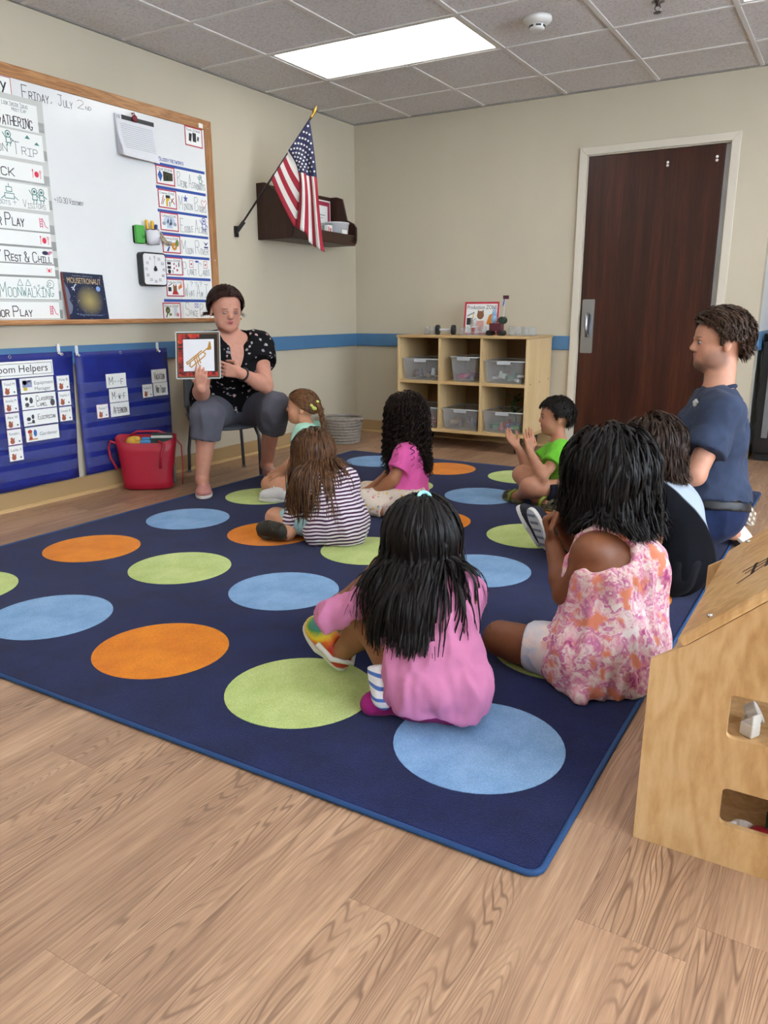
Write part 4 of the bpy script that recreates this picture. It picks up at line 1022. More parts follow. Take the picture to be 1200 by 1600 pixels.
for i, x in enumerate((.855, .91)): cupt(x, -.33, TOP, 'clear upturned plastic cup left of the toy axle, %s from the left end' % ('first', 'second', 'third', 'fourth')[i], .058)
for i, x in enumerate((1.16, 1.215, 1.27, 1.325)): cupt(x, -.36, TOP, 'clear upturned plastic cup before the zone sign, %s from the left' % ('first', 'second', 'third', 'fourth')[i], .06)
cupt(1.243, -.36, TOP+.0605, 'clear upturned plastic cup on top of the row before the sign', .06)
for i in range(4): cupt(1.52+.052*i, -.3, TOP, 'clear upturned plastic cup, %s to the right of the toy rover' % ('first', 'second', 'third', 'fourth')[i], .06)
o = thing('toy_axle', 'toy axle with two dark wheels lying on top of the bookcase', 'toy', (1.03, -.38, TOP+.036), .2)
MB().cyl((-.06, 0, 0), (.06, 0, 0), .008, n=10).build('axle', mat('#c3c6cc', .4), o)
for x, c_ in ((-.06, '#1d2b22'), (.06, '#1b2350')):
    w_ = MB().cyl((x-.014, 0, 0), (x+.014, 0, 0), .036, n=24).build('wheel', mat('#17181a', .6), o, bevel=.006)
    MB().cyl((x-.016, 0, 0), (x+.016, 0, 0), .022, n=18).build('hub', mat(c_, .4), w_)
o = thing('toy_rover', 'maroon block toy rover with black wheels, blue rabbit and tall flag', 'toy', (1.425, -.36, TOP))
MB().box2((-.045, -.03, .03), (.045, .03, .085)).build('chassis', mat('#55202c', .45), o, bevel=.003)
for x, z in ((-.045, .018), (.04, .018)): MB().tube([(x, -.045, z), (x, .045, z)], .018, 16).build('wheel', mat('#141416', .6), o)
MB().cyl((.045, -.03, .105), (.045, .03, .105), .026, n=18).build('drum', mat('#1f3326', .5), o, bevel=.005)
mbr = MB().ball((-.02, 0, .115), (.024, .02, .032), 12).ball((-.02, 0, .15), (.017, .016, .018), 12)
mbr.build('rabbit', mat('#8fb0cf', .5), o, smooth=True)
for s in (-1, 1): MB().ball((-.02+.008*s, 0, .175), (.005, .005, .02), 8).build('rabbit_ear', mat('#8fb0cf', .5), o, smooth=True)
MB().tube([(.05, 0, .1), (.06, 0, .265)], .0025, 6).build('rod', mat('#c9ccd2', .3), o)
MB().box2((.045, -.006, .25), (.085, .006, .275)).build('rod_block', mat('#4a1c2c', .5), o); MB().prism([(.06, .255), (.05, .21), (.04, .2), (.05, .245)], -.002, .002, lambda a, b, c: (a, c, b)).build('pennant', mat('#2d58b8', .5), o)

# ================================================================ FLOOR THINGS
# coiled rope basket
o = thing('rope_basket', 'round grey coiled rope basket in the corner on the floor', 'basket', (0.255, -0.61, 0))
ROPE = mat('#8d857b', .85, var=.18, vs=60, bp=.6, bs=120)
R0, R1_, nb, hb = .125, .15, 9, .205
MB().lathe([(0, .004), (R0, .004), (R0, .012), (0, .012)], 32).build('bottom', ROPE, o)
for k in range(nb):
    r_ = lerp(R0, R1_, (k/(nb-1))**.7); z = .0115+k*(hb/nb)
    MB().tube([(r_*math.cos(a*math.pi/20), r_*1.0*math.sin(a*math.pi/20), z) for a in range(40)], .0125, 8, closed=True).build('coil', ROPE, o, smooth=True)
for s in (-1, 1):
    MB().tube([(.153*s, -.035, hb-.03), (.172*s, -.02, hb-.01), (.175*s, .02, hb-.01), (.153*s, .035, hb-.03)], .009, 8).build('handle', ROPE, o, smooth=True)
# red tote bag
tb = thing('tote_bag', 'bright red leather tote bag full of things on the floor by the wall', 'bag', (0.205, -2.56, 0), math.radians(37))
RED = mat('#a3122d', .42, bp=.25, bs=90)
def loop(w, d, z, sag=0): 
    return [(w/2*math.copysign(abs(math.cos(a))**.6, math.cos(a)), d/2*math.copysign(abs(math.sin(a))**.6, math.sin(a)), z+sag*math.cos(a)**2+sag*1.2*max(0, math.sin(a))) for a in [2*math.pi*i/28 for i in range(28)]]
V = []; F = []
levels = [(.25, .13, .003, 0), (.285, .15, .012, 0), (.29, .15, .05, 0), (.30, .14, .13, 0), (.325, .125, .22, .005), (.345, .13, .272, .03), (.338, .122, .272, .03), (.315, .118, .2, 0), (.28, .13, .04, 0), (.24, .12, .02, 0)]
for L in levels: V += loop(*L)
for i in range(len(levels)-1):
    for j in range(28): F.append((i*28+j, i*28+(j+1) % 28, (i+1)*28+(j+1) % 28, (i+1)*28+j))
F.append(tuple(range(27, -1, -1))); F.append(tuple((len(levels)-1)*28+j for j in range(28)))
mesh_obj('bag_body', V, F, RED, tb, smooth=True)
MB().tube([(-.16, -.03, .27), (-.19, -.035, .285), (-.205, -.035, .25), (-.2, -.035, .19), (-.165, -.04, .12)], .007, 8).build('strap', RED, tb, smooth=True)
MB().tube([(.08, -.062, .285), (.11, -.07, .27), (.09, -.075, .2), (.085, -.08, .13)], [.007, .007, .006, .009], 8).build('strap', RED, tb, smooth=True)
MB().tube([(-.1, .05, .3), (-.06, .055, .325), (.06, .055, .325), (.12, .05, .305)], .007, 8).build('handle', RED, tb, smooth=True)
MB().tube([(.17, -.02, .29), (.2, -.02, .25), (.2, -.02, .12), (.19, -.01, .02)], .004, 6).build('cord', RED, tb, smooth=True)
for j, (lab, nm, c_, x, y) in enumerate((('yellow soft toy peeking out of the red tote', 'soft_toy', '#d3a43e', -.07, .0), ('light blue folded cloth inside the red tote', 'folded_cloth', '#4a86b8', 0.0, .01), ('dark green book edges inside the red tote', 'notebook', '#1e3a34', .09, .0))):
    rz = Matrix.Rotation(math.radians(37), 3, 'Z'); p = rz @ Vector((x, y, 0))
    o = thing(nm, lab, nm.replace('_', ' '), (.205+p.x, -2.56+p.y, .03), math.radians(37))
    if j == 0: MB().ball((0, 0, .245), (.045, .03, .032), 14).ball((.02, -.01, .262), (.022, .02, .016), 10).ball((0, 0, .1), (.03, .02, .1), 10).build('body', mat(c_, .7, bp=.4), o, smooth=True)
    elif j == 1: MB().prism(rrect(.07, .06, .015), 0, .255).build('fold', mat(c_, .8, bp=.4), o, bevel=.01); MB().prism(rrect(.05, .02, .008, 3, 0, -.005), .255, .268).build('fold', mat(c_, .8), o, bevel=.005)
    else:
        for q in range(3): MB().box2((-.06, -.025+.018*q, 0), (.06, -.012+.018*q, .265+.012*q)).build('cover' if q else 'pages', mat(('#1e3a34', '#c9ccc4', '#23302e')[q], .5), o)
# teacher's chair
ch = thing('school_chair', 'grey moulded school chair with tubular metal legs under the teacher', 'chair', (0.335, -2.055, 0), math.atan2(-.54, .84))
SEAT = mat('#474c54', .5, bp=.1)
V = []; F = []; n = 10
def seatp(u, v):        # u forward, v sideways
    x = -.19+.4*u; y = (-.2+.4*v)*(.92+.08*u); z = .335+.02*(abs(v-.5)*2)**2+.012*(1-u)-.025*max(0, (u-.85)/.15)
    return (x, y, z)
for i in range(n+1):
    for j in range(n+1): V.append(seatp(i/n, j/n))
for i in range(n):
    for j in range(n): k = i*(n+1)+j; F.append((k, k+1, k+n+2, k+n+1))
s = mesh_obj('seat', V, F, SEAT, ch, smooth=True); m_ = s.modifiers.new('thick', 'SOLIDIFY'); m_.thickness = .012; m_.offset = -1
V = []; F = []
for i in range(n+1):
    for j in range(n+1):
        u, v = i/n, j/n
        V.append((-.2-.06*u+.03*(abs(v-.5)*2)**2, (-.19+.38*v)*(1-.1*u), .42+.2*u))
for i in range(n):
    for j in range(n): k = i*(n+1)+j; F.append((k, k+1, k+n+2, k+n+1))
s = mesh_obj('backrest', V, F, SEAT, ch, smooth=True); m_ = s.modifiers.new('thick', 'SOLIDIFY'); m_.thickness = .01; m_.offset = -1
TUBE = mat('#5f656e', .3, .7)
for s in (-1, 1):
    MB().tube([(-.12, .15*s, .325), (-.17, .16*s, .3), (-.2, .175*s, .15), (-.205, .18*s, .012)], .0105, 10).build('leg', TUBE, ch, smooth=True)
    MB().tube([(.1, .15*s, .322), (.14, .165*s, .31), (.165, .178*s, .26), (.15, .185*s, .012)], .0105, 10).build('leg', TUBE, ch, smooth=True)
    MB().tube([(-.12, .15*s, .322), (-.2, .16*s, .34), (-.235, .165*s, .45), (-.27, .15*s, .6)], .0105, 10).build('back_tube', TUBE, ch, smooth=True)
    for x, y in ((-.205, .18*s), (.15, .185*s)): MB().cyl((x, y, 0), (x, y, .014), .014, n=12).build('glide', mat('#9a9da2', .3, .8), ch)
MB().tube([(.08, -.16, .318), (.08, .16, .318)], .01, 8).build('crossbar', TUBE, ch, smooth=True)
# dollhouse
BIRCH = wood('birch_ply', [(0.3, '#b08552'), (0.46, '#c79f6b'), (0.58, '#d3ae7b'), (0.75, '#dfbe8f')], along=2, scale=4.5, stretch=0.3, ring=70, rough=.35, bp=.02, fine=1.6)
dh = thing('dollhouse', 'birch plywood dollhouse with sloping roof at the right edge of the picture', 'dollhouse', (3.412, -4.30, 0))
LX = .46
outl = [(0, 0), (LX, 0), (LX, .372), (LX-.07, .42), (LX/2, .565), (.068, .42), (.004, .376)]
def holes_panel(out, holes, y0, y1, name):
    bm = bmesh.new()
    def addloop(P): 
        vs = [bm.verts.new((a, y0, b)) for a, b in P]
        return [bm.edges.new((vs[i], vs[(i+1) % len(vs)])) for i in range(len(vs))]
    ed = addloop(out)
    for h_ in holes: ed += addloop(h_)
    r_ = bmesh.ops.triangle_fill(bm, use_beauty=True, edges=ed, normal=(0, -1, 0))
    fs = [f for f in bm.faces]
    ex = bmesh.ops.extrude_face_region(bm, geom=fs)
    for v in [g for g in ex['geom'] if isinstance(g, bmesh.types.BMVert)]: v.co.y = y1
    bmesh.ops.recalc_face_normals(bm, faces=bm.faces)
    me = bpy.data.meshes.new(name); bm.to_mesh(me); bm.free(); me.materials.append(BIRCH)
    ob = bpy.data.objects.new(name, me); col.objects.link(ob); ob.parent = dh
    return ob
wins_ = [rrect(.13, .083, .008, 4, .208, .300), rrect(.15, .074, .01, 4, .222, .122)]
holes_panel(outl, wins_, 0, .012, 'front_panel')
holes_panel(outl, [], .62, .632, 'rear_panel')
MB().box2((.03, .012, .004), (LX-.012, .62, .02)).build('floor_board', BIRCH, dh); MB().box2((.03, .012, .225), (LX-.012, .62, .237)).build('upper_floor', BIRCH, dh)
MB().box2((LX-.012, .012, 0), (LX, .62, .37)).build('side_panel', BIRCH, dh)
MB().box2((.03, .3, .02), (.2, .308, .225)).build('partition', BIRCH, dh)
sl = math.atan2(.565-.42, LX/2-.068)
ply = wood('roof_ply_edge', [(0.35, '#8a5f36'), (0.5, '#c39a63'), (0.65, '#d0a873')], along=1, scale=40, stretch=.03, rnd=False)
for s, nm in ((1, 'roof'), (-1, 'roof')):
    out = [(-.005, 0), (.236, 0), (.236, .018), (-.005, .018)]
    def frr(a, b, c, s=s):
        x = .062+a*math.cos(sl)-b*math.sin(sl); z = .418+a*math.sin(sl)+b*math.cos(sl)
        return (x if s == 1 else LX-x, c, z+(0.001 if s == 1 else .018))
    ro = MB().prism(out, -.014, .59, frr).build(nm, BIRCH, dh, bevel=.005)
    if s == 1:
        for a, y in ((.06, .02), (.06, .55)):
            p = Vector(frr(a, .018, y)); MB().ball(p, (.007, .007, .004), 12).build('screw', mat('#c9c9c9', .25, 1), ro, smooth=True)
        ml = MB()
        for (a0, y0), (a1, y1) in (((.09, .16), (.15, .19)), ((.10, .21), (.15, .21)), ((.09, .24), (.15, .23)), ((.15, .17), (.15, .26)), ((.12, .17), (.12, .25))):
            d_ = Vector((a1-a0, y1-y0)).normalized(); nn = Vector((-d_.y, d_.x))*.004
            ml.poly([frr(a0+nn.x, .0184, y0+nn.y), frr(a0-nn.x, .0184, y0-nn.y), frr(a1-nn.x, .0184, y1-nn.y), frr(a1+nn.x, .0184, y1+nn.y)])
        ml.build('burned_mark', mat('#2a1a10', .6), ro)
for j, (lab, c_, x, y, z, kd) in enumerate((('white wooden disc inside the lower dollhouse window', '#d9d2c6', .185, .06, .021, 0), ('white wooden cube inside the lower dollhouse window', '#e2ddd2', .17, .035, .021, 1), ('red ball inside the lower dollhouse window', '#9c2430', .215, .05, .021, 2), ('dark grey toy ball inside the lower dollhouse window', '#3a3d42', .245, .07, .021, 2), ('green toy block inside the lower dollhouse window', '#2e5a36', .235, .12, .021, 1), ('orange red toy ball at the right of the lower window', '#b0442c', .29, .06, .021, 2), ('white toy chair inside the upper dollhouse window', '#e0dbd0', .175, .07, .238, 1), ('white toy horn inside the upper dollhouse window', '#d8d4ca', .165, .12, .238, 0))):
    o = thing('toy_piece', lab, 'toy', (3.412+x, -4.30+y, z), j*.7)
    if kd == 0: MB().tube([(0, 0, .012), (0, .02, .024)], [.02, .022], 18).build('disc', mat(c_, .5), o, bevel=.003); MB().cyl((0, 0, 0), (0, 0, .012), .008, n=10).build('peg', mat(c_, .5), o)
    elif kd == 1: MB().box2((-.013, -.013, 0), (.013, .013, .026)).build('cube', mat(c_, .5), o, bevel=.003); MB().box2((-.013, .008, .026), (.013, .013, .045)).build('back', mat(c_, .5), o, bevel=.002)
    else: MB().ball((0, 0, .024), .024, 16).build('ball', mat(c_, .3), o, smooth=True); MB().tube([(.0245*math.cos(a*math.pi/10), .0245*math.sin(a*math.pi/10), .024) for a in range(20)], .0015, 5, closed=True).build('seam', mat('#8a8a88', .5), o)
# black cart at the right edge
o = thing('black_cart', 'tall black cart with a grey post and round top bar by the alcove corner', 'cart', (3.118, .14, 0))
MB().box2((0, 0, .05), (.5, .4, .8)).build('cabinet', mat('#0e0e10', .45), o, bevel=.01)
MB().box2((.05, -.012, .16), (.088, .0, .74)).build('side_post', mat('#8c9196', .35, .6), o, bevel=.003)
MB().box2((.02, .02, .0), (.48, .38, .05)).build('plinth', mat('#101012', .6), o)
MB().tube([(0, .03, .82), (.5, .03, .82)], .03, 12).build('top_bar', mat('#141416', .4), o, smooth=True)
print('objects', round(time.time()-T0, 1))
# ================================================================ PEOPLE
A3 = lambda p: np.array(p, float)
def nrm(v):
    v = A3(v); return v/max(1e-9, np.linalg.norm(v))
# ---- distance-field sculpting: round cones and ellipsoids blended into one continuous surface
def cone(a, b, ra, rb=None, k=None, clip=None): return ['c', A3(a), A3(b), ra, ra if rb is None else rb, k, clip]
def ell(c, r, R=None, k=None): return ['e', A3(c), A3(r), np.eye(3) if R is None else R, None, k, None]
def infl(P, d):
    out = []
    for p in P:
        q = list(p)
        if q[0] == 'c': q[3] = q[3]+d; q[4] = q[4]+d
        else: q[2] = q[2]+d
        out.append(q)
    return out
def pdist(p, X):
    """X (...,3)"""
    if p[0] == 'c':
        a, b = p[1].astype(X.dtype), p[2].astype(X.dtype); ab = b-a; L2 = max(1e-12, float(ab@ab))
        Y = X-a
        t = np.clip((Y@ab)/L2, 0, 1)
        d = np.sqrt(((Y-t[..., None]*ab)**2).sum(-1))-(p[3]+(p[4]-p[3])*t)
        if p[6] is not None:
            pt, n = p[6]; d = np.maximum(d, (X-pt.astype(X.dtype))@n.astype(X.dtype))
        return d
    Y = (X-p[1].astype(X.dtype))@p[3].T.astype(X.dtype); r = p[2].astype(X.dtype)
    k0 = np.sqrt(((Y/r)**2).sum(-1)); k1 = np.sqrt(((Y/(r*r))**2).sum(-1))
    return k0*(k0-1)/np.maximum(k1, 1e-9)
def pbox(p):
    if p[0] == 'c':
        r = max(p[3], p[4]); return np.minimum(p[1], p[2])-r, np.maximum(p[1], p[2])+r
    r = p[2].max(); return p[1]-r, p[1]+r
def dist_pts(P, X):
    d = np.full(len(X), 1e3)
    for p in P: d = np.minimum(d, pdist(p, X))
    return d
def sculpt(P, h, k=0.02, cuts=(), subs=(), flo=None):
    lo = np.min([pbox(p)[0] for p in P], 0)-3*h-k*.3; hi = np.max([pbox(p)[1] for p in P], 0)+3*h+k*.3
    n = np.ceil((hi-lo)/h).astype(int)+1
    ax = [(lo[i]+h*np.arange(n[i])).astype(np.float32) for i in range(3)]
    D = np.full(n, 1.0, np.float32)
    def region(p, mar):
        a, b = pbox(p); i0 = np.maximum(0, np.floor((a-mar-lo)/h).astype(int)); i1 = np.minimum(n, np.ceil((b+mar-lo)/h).astype(int)+1)
        sl = tuple(slice(int(i0[i]), int(i1[i])) for i in range(3))
        X = np.stack(np.meshgrid(ax[0][sl[0]], ax[1][sl[1]], ax[2][sl[2]], indexing='ij'), -1)
        return sl, X
    for p in P:
        kk = k if p[5] is None else p[5]
        sl, X = region(p, kk+2.5*h)
        d = pdist(p, X); c = D[sl]
        m = np.maximum(kk-np.abs(c-d), 0)/max(kk, 1e-6)
        D[sl] = np.minimum(c, d)-m*m*kk*.25
    for p in subs:
        kk = 0.006 if p[5] is None else p[5]
        sl, X = region(p, kk+2.5*h)
        d = -pdist(p, X); c = D[sl]
        m = np.maximum(kk-np.abs(c-d), 0)/max(kk, 1e-6)
        D[sl] = np.maximum(c, d)+m*m*kk*.25
    for pt, nn in cuts:
        pl_ = ((ax[0][:, None, None]-pt[0])*nn[0]+(ax[1][None, :, None]-pt[1])*nn[1]+(ax[2][None, None, :]-pt[2])*nn[2]).astype(np.float32)
        D = np.maximum(D, pl_)
    if flo is not None: D = np.maximum(D, (flo-ax[2])[None, None, :])
    S = D < 0
    c = S[:-1, :-1, :-1].astype(np.int8)
    for i in (0, 1):
        for j in (0, 1):
            for q in (0, 1):
                if i+j+q: c = c+S[i:n[0]-1+i, j:n[1]-1+j, q:n[2]-1+q]
    act = (c > 0) & (c < 8)
    I = np.argwhere(act)
    idx = np.full(act.shape, -1, np.int32); idx[act] = np.arange(len(I))
    acc = np.zeros((len(I), 3)); cnt = np.zeros(len(I))
    co = [(i, j, q) for i in (0, 1) for j in (0, 1) for q in (0, 1)]
    val = {o_: D[I[:, 0]+o_[0], I[:, 1]+o_[1], I[:, 2]+o_[2]] for o_ in co}
    for o_ in co:
        for a in range(3):
            if o_[a] == 0:
                e = list(o_); e[a] = 1; e = tuple(e)
                v0, v1 = val[o_], val[e]; m = (v0 < 0) != (v1 < 0)
                t = np.where(m, v0/np.where(m, v0-v1, 1), 0)
                pt = np.array(o_, float)[None, :].repeat(len(I), 0); pt[:, a] += t
                acc[m] += pt[m]; cnt[m] += 1
    V = lo+(I+acc/np.maximum(cnt, 1)[:, None])*h
    F = []
    for a in range(3):
        b_, c_ = (a+1) % 3, (a+2) % 3
        s0 = [slice(0, n[i]-1) for i in range(3)]; s1 = list(s0); s1[a] = slice(1, n[a])
        E0, E1 = S[tuple(s0)], S[tuple(s1)]
        fl_ = E0 != E1
        fl_ = fl_.copy()
        w_ = [slice(None)]*3; w_[b_] = 0; fl_[tuple(w_)] = False; w_ = [slice(None)]*3; w_[c_] = 0; fl_[tuple(w_)] = False
        K = np.argwhere(fl_)
        if not len(K): continue
        def at_(db, dc):
            q = K.copy(); q[:, b_] -= db; q[:, c_] -= dc; return idx[q[:, 0], q[:, 1], q[:, 2]]
        Q = np.stack([at_(1, 1), at_(0, 1), at_(0, 0), at_(1, 0)], 1)
        inside = E0[K[:, 0], K[:, 1], K[:, 2]]
        Q[~inside] = Q[~inside][:, ::-1]
        F.append(Q)
    F = np.concatenate(F)
    F = F[(F >= 0).all(1)]
    return V, F
def vnormals(V, F):
    n = np.cross(V[F[:, 2]]-V[F[:, 0]], V[F[:, 3]]-V[F[:, 1]])
    N_ = np.zeros_like(V)
    for i in range(4): np.add.at(N_, F[:, i], n)
    return N_/np.maximum(np.linalg.norm(N_, axis=1), 1e-12)[:, None]
def folds(V, F, amp, freq, squash=(1, 1, .45), seed=0.0, fine=0.0):
    """cloth creases: ridged noise pushed along the normals"""
    N_ = vnormals(V, F); q = np.array(squash)
    a = np.array([1-abs(mnoise.noise(Vector(p*freq*q+seed)))*2.2 for p in V])
    if fine: a = a+fine*np.array([mnoise.noise(Vector(p*freq*2.7*q+seed+9)) for p in V])
    return V+N_*(amp*(a-.4))[:, None]
SKINM = {}
def skin_mat(tone):
    if tone in SKINM: return SKINM[tone]
    m, nt, b = newmat('skin_' + tone.lstrip('#'))
    at_ = N(nt, 'ShaderNodeAttribute', attribute_name='Col')
    n = noise_tex(nt, coords(nt), 40, 3)
    k = ramp(nt, n.outputs[0], [(0.3, (0.93, 0.91, 0.90)), (0.7, (1.05, 1.04, 1.03))])
    mul = N(nt, 'ShaderNodeVectorMath', operation='MULTIPLY'); nt.links.new(at_.outputs[0], mul.inputs[0]); nt.links.new(k, mul.inputs[1])
    nt.links.new(mul.outputs[0], b.inputs['Base Color'])
    b.inputs['Roughness'].default_value = 0.5; b.inputs['Specular IOR Level'].default_value = 0.35
    b.inputs['Subsurface Weight'].default_value = 0.12; b.inputs['Subsurface Radius'].default_value = (0.012, 0.005, 0.003); b.inputs['Subsurface Scale'].default_value = 0.4
    SKINM[tone] = m
    return m
def body_obj(root, V, F, tone, paint=(), smooth=2):
    loc = np.array(root.location[:])
    o = mesh_obj('body', V-loc, F, skin_mat(tone), root, smooth=True)
    c = np.tile(np.array([*lin(tone), 1.0]), (len(V), 1))
    for ctr, rad, R, colr, strength in paint:
        Y = (V-A3(ctr))@(np.eye(3) if R is None else R).T
        d = np.sqrt(((Y/A3(rad))**2).sum(1)); w = np.clip((1.25-d)/.5, 0, 1)*strength
        c[:, :3] = c[:, :3]*(1-w[:, None])+np.array(lin(colr))*w[:, None]
    at_ = o.data.color_attributes.new('Col', 'FLOAT_COLOR', 'POINT'); at_.data.foreach_set('color', c.astype(np.float32).ravel())
    return o
def cloth_obj(root, name, P, h, m, k=0.03, cuts=(), subs=(), fold=None, flo=0.012, parent=None):
    V, F = sculpt(P, h, k, cuts, subs, flo)
    if fold: V = folds(V, F, **fold)
    V[:, 2] = np.maximum(V[:, 2], flo if flo is not None else -9)
    return mesh_obj(name, V-np.array(root.location[:]), F, m, parent or root, smooth=True)
# ---- head
def head_frame(f, u=(0, 0, 1)):
    f = nrm(f); u = A3(u); l = nrm(np.cross(u, f)); u = np.cross(f, l)
    return np.array([f, l, u])
def head_prims(c, R, Hh, child=True):
    def q(f, l, u): return A3(c)+Hh*(f*R[0]+l*R[1]+u*R[2])
    k = 0.10*Hh
    P = [ell(q(-.05, 0, .13), A3((.43, .345, .37))*Hh, R, k), ell(q(.10, 0, -.12), A3((.26, .265, .36))*Hh, R, k),
         ell(q(.22 if child else .235, 0, -.36), A3((.12, .14, .10))*Hh, R, k)]
    if child: P += [ell(q(.2, s*.15, -.17), A3((.13, .12, .14))*Hh, R, k) for s in (-1, 1)]
    else: P += [ell(q(.12, s*.2, -.22), A3((.15, .07, .15))*Hh, R, k) for s in (-1, 1)]
    nz = .0 if child else .015
    P += [cone(q(.32, 0, .05), q(.39+nz, 0, -.095), .034*Hh, .048*Hh, .06*Hh)]
    P += [ell(q(.375, s*.035, -.12), A3((.035, .03, .025))*Hh, R, .03*Hh) for s in (-1, 1)]
    P += [ell(q(.34, s*.11, .06), A3((.04, .07, .025))*Hh, R, .05*Hh) for s in (-1, 1)]                # brow ridge
    P += [ell(q(.335, 0, -.205), A3((.045, .085, .022))*Hh, R, .03*Hh), ell(q(.325, 0, -.25), A3((.045, .07, .024))*Hh, R, .03*Hh)]
    for s in (-1, 1):
        P += [ell(q(-.06, s*.345, -.03), A3((.065, .03, .105))*Hh, R, .02*Hh), ell(q(-.03, s*.345, -.11), A3((.03, .025, .035))*Hh, R, .02*Hh)]
    subs = [ell(q(.385, s*.125, -.0), A3((.05, .07, .04))*Hh, R, .03*Hh) for s in (-1, 1)] + [ell(q(-.05, s*.385, -.02), A3((.03, .02, .05))*Hh, R, .015*Hh) for s in (-1, 1)]
    return P, subs, q
def face_paint(q, R, Hh, lips, brow, tone_dark, stubble=None):
    L = [(q(.37, 0, -.205), A3((.06, .085, .022))*Hh, R, lips, .85), (q(.36, 0, -.25), A3((.06, .07, .022))*Hh, R, lips, .85),
         (q(.38, 0, -.229), A3((.06, .05, .006))*Hh, R, '#3a1c1c', .8)]
    for s in (-1, 1):
        L.append((q(.36, s*.13, .085), A3((.06, .075, .014))*Hh, R, brow, .85))
        L.append((q(.3, s*.2, -.13), A3((.1, .08, .07))*Hh, R, '#c27a66', .18))
        L.append((q(.36, s*.125, .018), A3((.06, .06, .010))*Hh, R, tone_dark, .6))
    if stubble:
        for s in (-1, 1): L.append((q(.08, s*.24, -.27), A3((.2, .1, .17))*Hh, R, stubble, .55))
        L += [(q(.25, 0, -.38), A3((.16, .2, .11))*Hh, R, stubble, .7), (q(.37, 0, -.165), A3((.06, .11, .022))*Hh, R, stubble, .6)]
        L += [(q(.37, 0, -.205), A3((.06, .07, .018))*Hh, R, lips, .8), (q(.36, 0, -.25), A3((.06, .06, .018))*Hh, R, lips, .8)]
    return L
EYEW = mat('#b3aaa2', .3); IRIS = mat('#2d1c12', .2)
def eyes(root, q, R, Hh, iris=IRIS, lid=None, half=False):
    loc = np.array(root.location[:]); Rm_ = Matrix(R.T.tolist())
    for s in (-1, 1):
        e = MB().ball(q(.308, s*.125, -.0)-loc, (.052*Hh, .054*Hh, .03*Hh), 12, Rm_).build('eye', lid if half else EYEW, root, smooth=True)
        if half: MB().ball(q(.338, s*.125, -.022)-loc, (.022*Hh, .05*Hh, .008*Hh), 10, Rm_).build('lashes', iris, e, smooth=True)
        else: MB().ball(q(.343, s*.125, -.003)-loc, (.02*Hh, .03*Hh, .028*Hh), 10, Rm_).build('iris', iris, e, smooth=True)
# ---- hands
def hand_prims(w, d, n, t, L, curl=(.25, .3, .35, .4), thumb=.5, rf=.05, spread=.06):
    """w wrist, d finger direction, n direction the palm faces, t direction of the thumb side"""
    w, d, n = A3(w), nrm(d), A3(n); n = nrm(n-d*(n@d)); t0 = np.cross(d, n); t = t0 if t0@A3(t) > 0 else -t0
    P = []
    offs = (.17, .06, -.055, -.165); lens = (.42, .47, .44, .34)
    for i in range(4):
        kn = w+d*L*(.5-.03*abs(i-1.2))+t*offs[i]*L
        P.append(cone(w+t*offs[i]*L*.55+d*L*.04, kn, .085*L, .066*L, .05*L))
        ang = 0; p = kn; r = rf*L
        dd = nrm(d+t*spread*(1.5-i))
        for j, fr_ in enumerate((.44, .31, .25)):
            ang += curl[i]*(1.0 if j else .9)
            v = dd*math.cos(ang)+n*math.sin(ang)
            e = p+v*lens[i]*L*fr_
            P.append(cone(p, e, r, r*.92, .012*L)); p = e; r *= .92
    tb_ = w+d*L*.12+t*L*.14
    v1 = nrm(d*.62+t*.75+n*(.15+.3*thumb)); p1 = tb_+v1*L*.24
    v2 = nrm(d*.9+t*.25*(1-thumb)+n*(.2+.7*thumb)-t*.35*thumb); p2 = p1+v2*L*.2; p3 = p2+nrm(v2+n*.2*thumb)*L*.15
    P += [cone(w+d*L*.05+t*L*.06, p1, .08*L, .064*L, .04*L), cone(p1, p2, .062*L, .055*L, .015*L), cone(p2, p3, .055*L, .046*L, .012*L)]
    return P
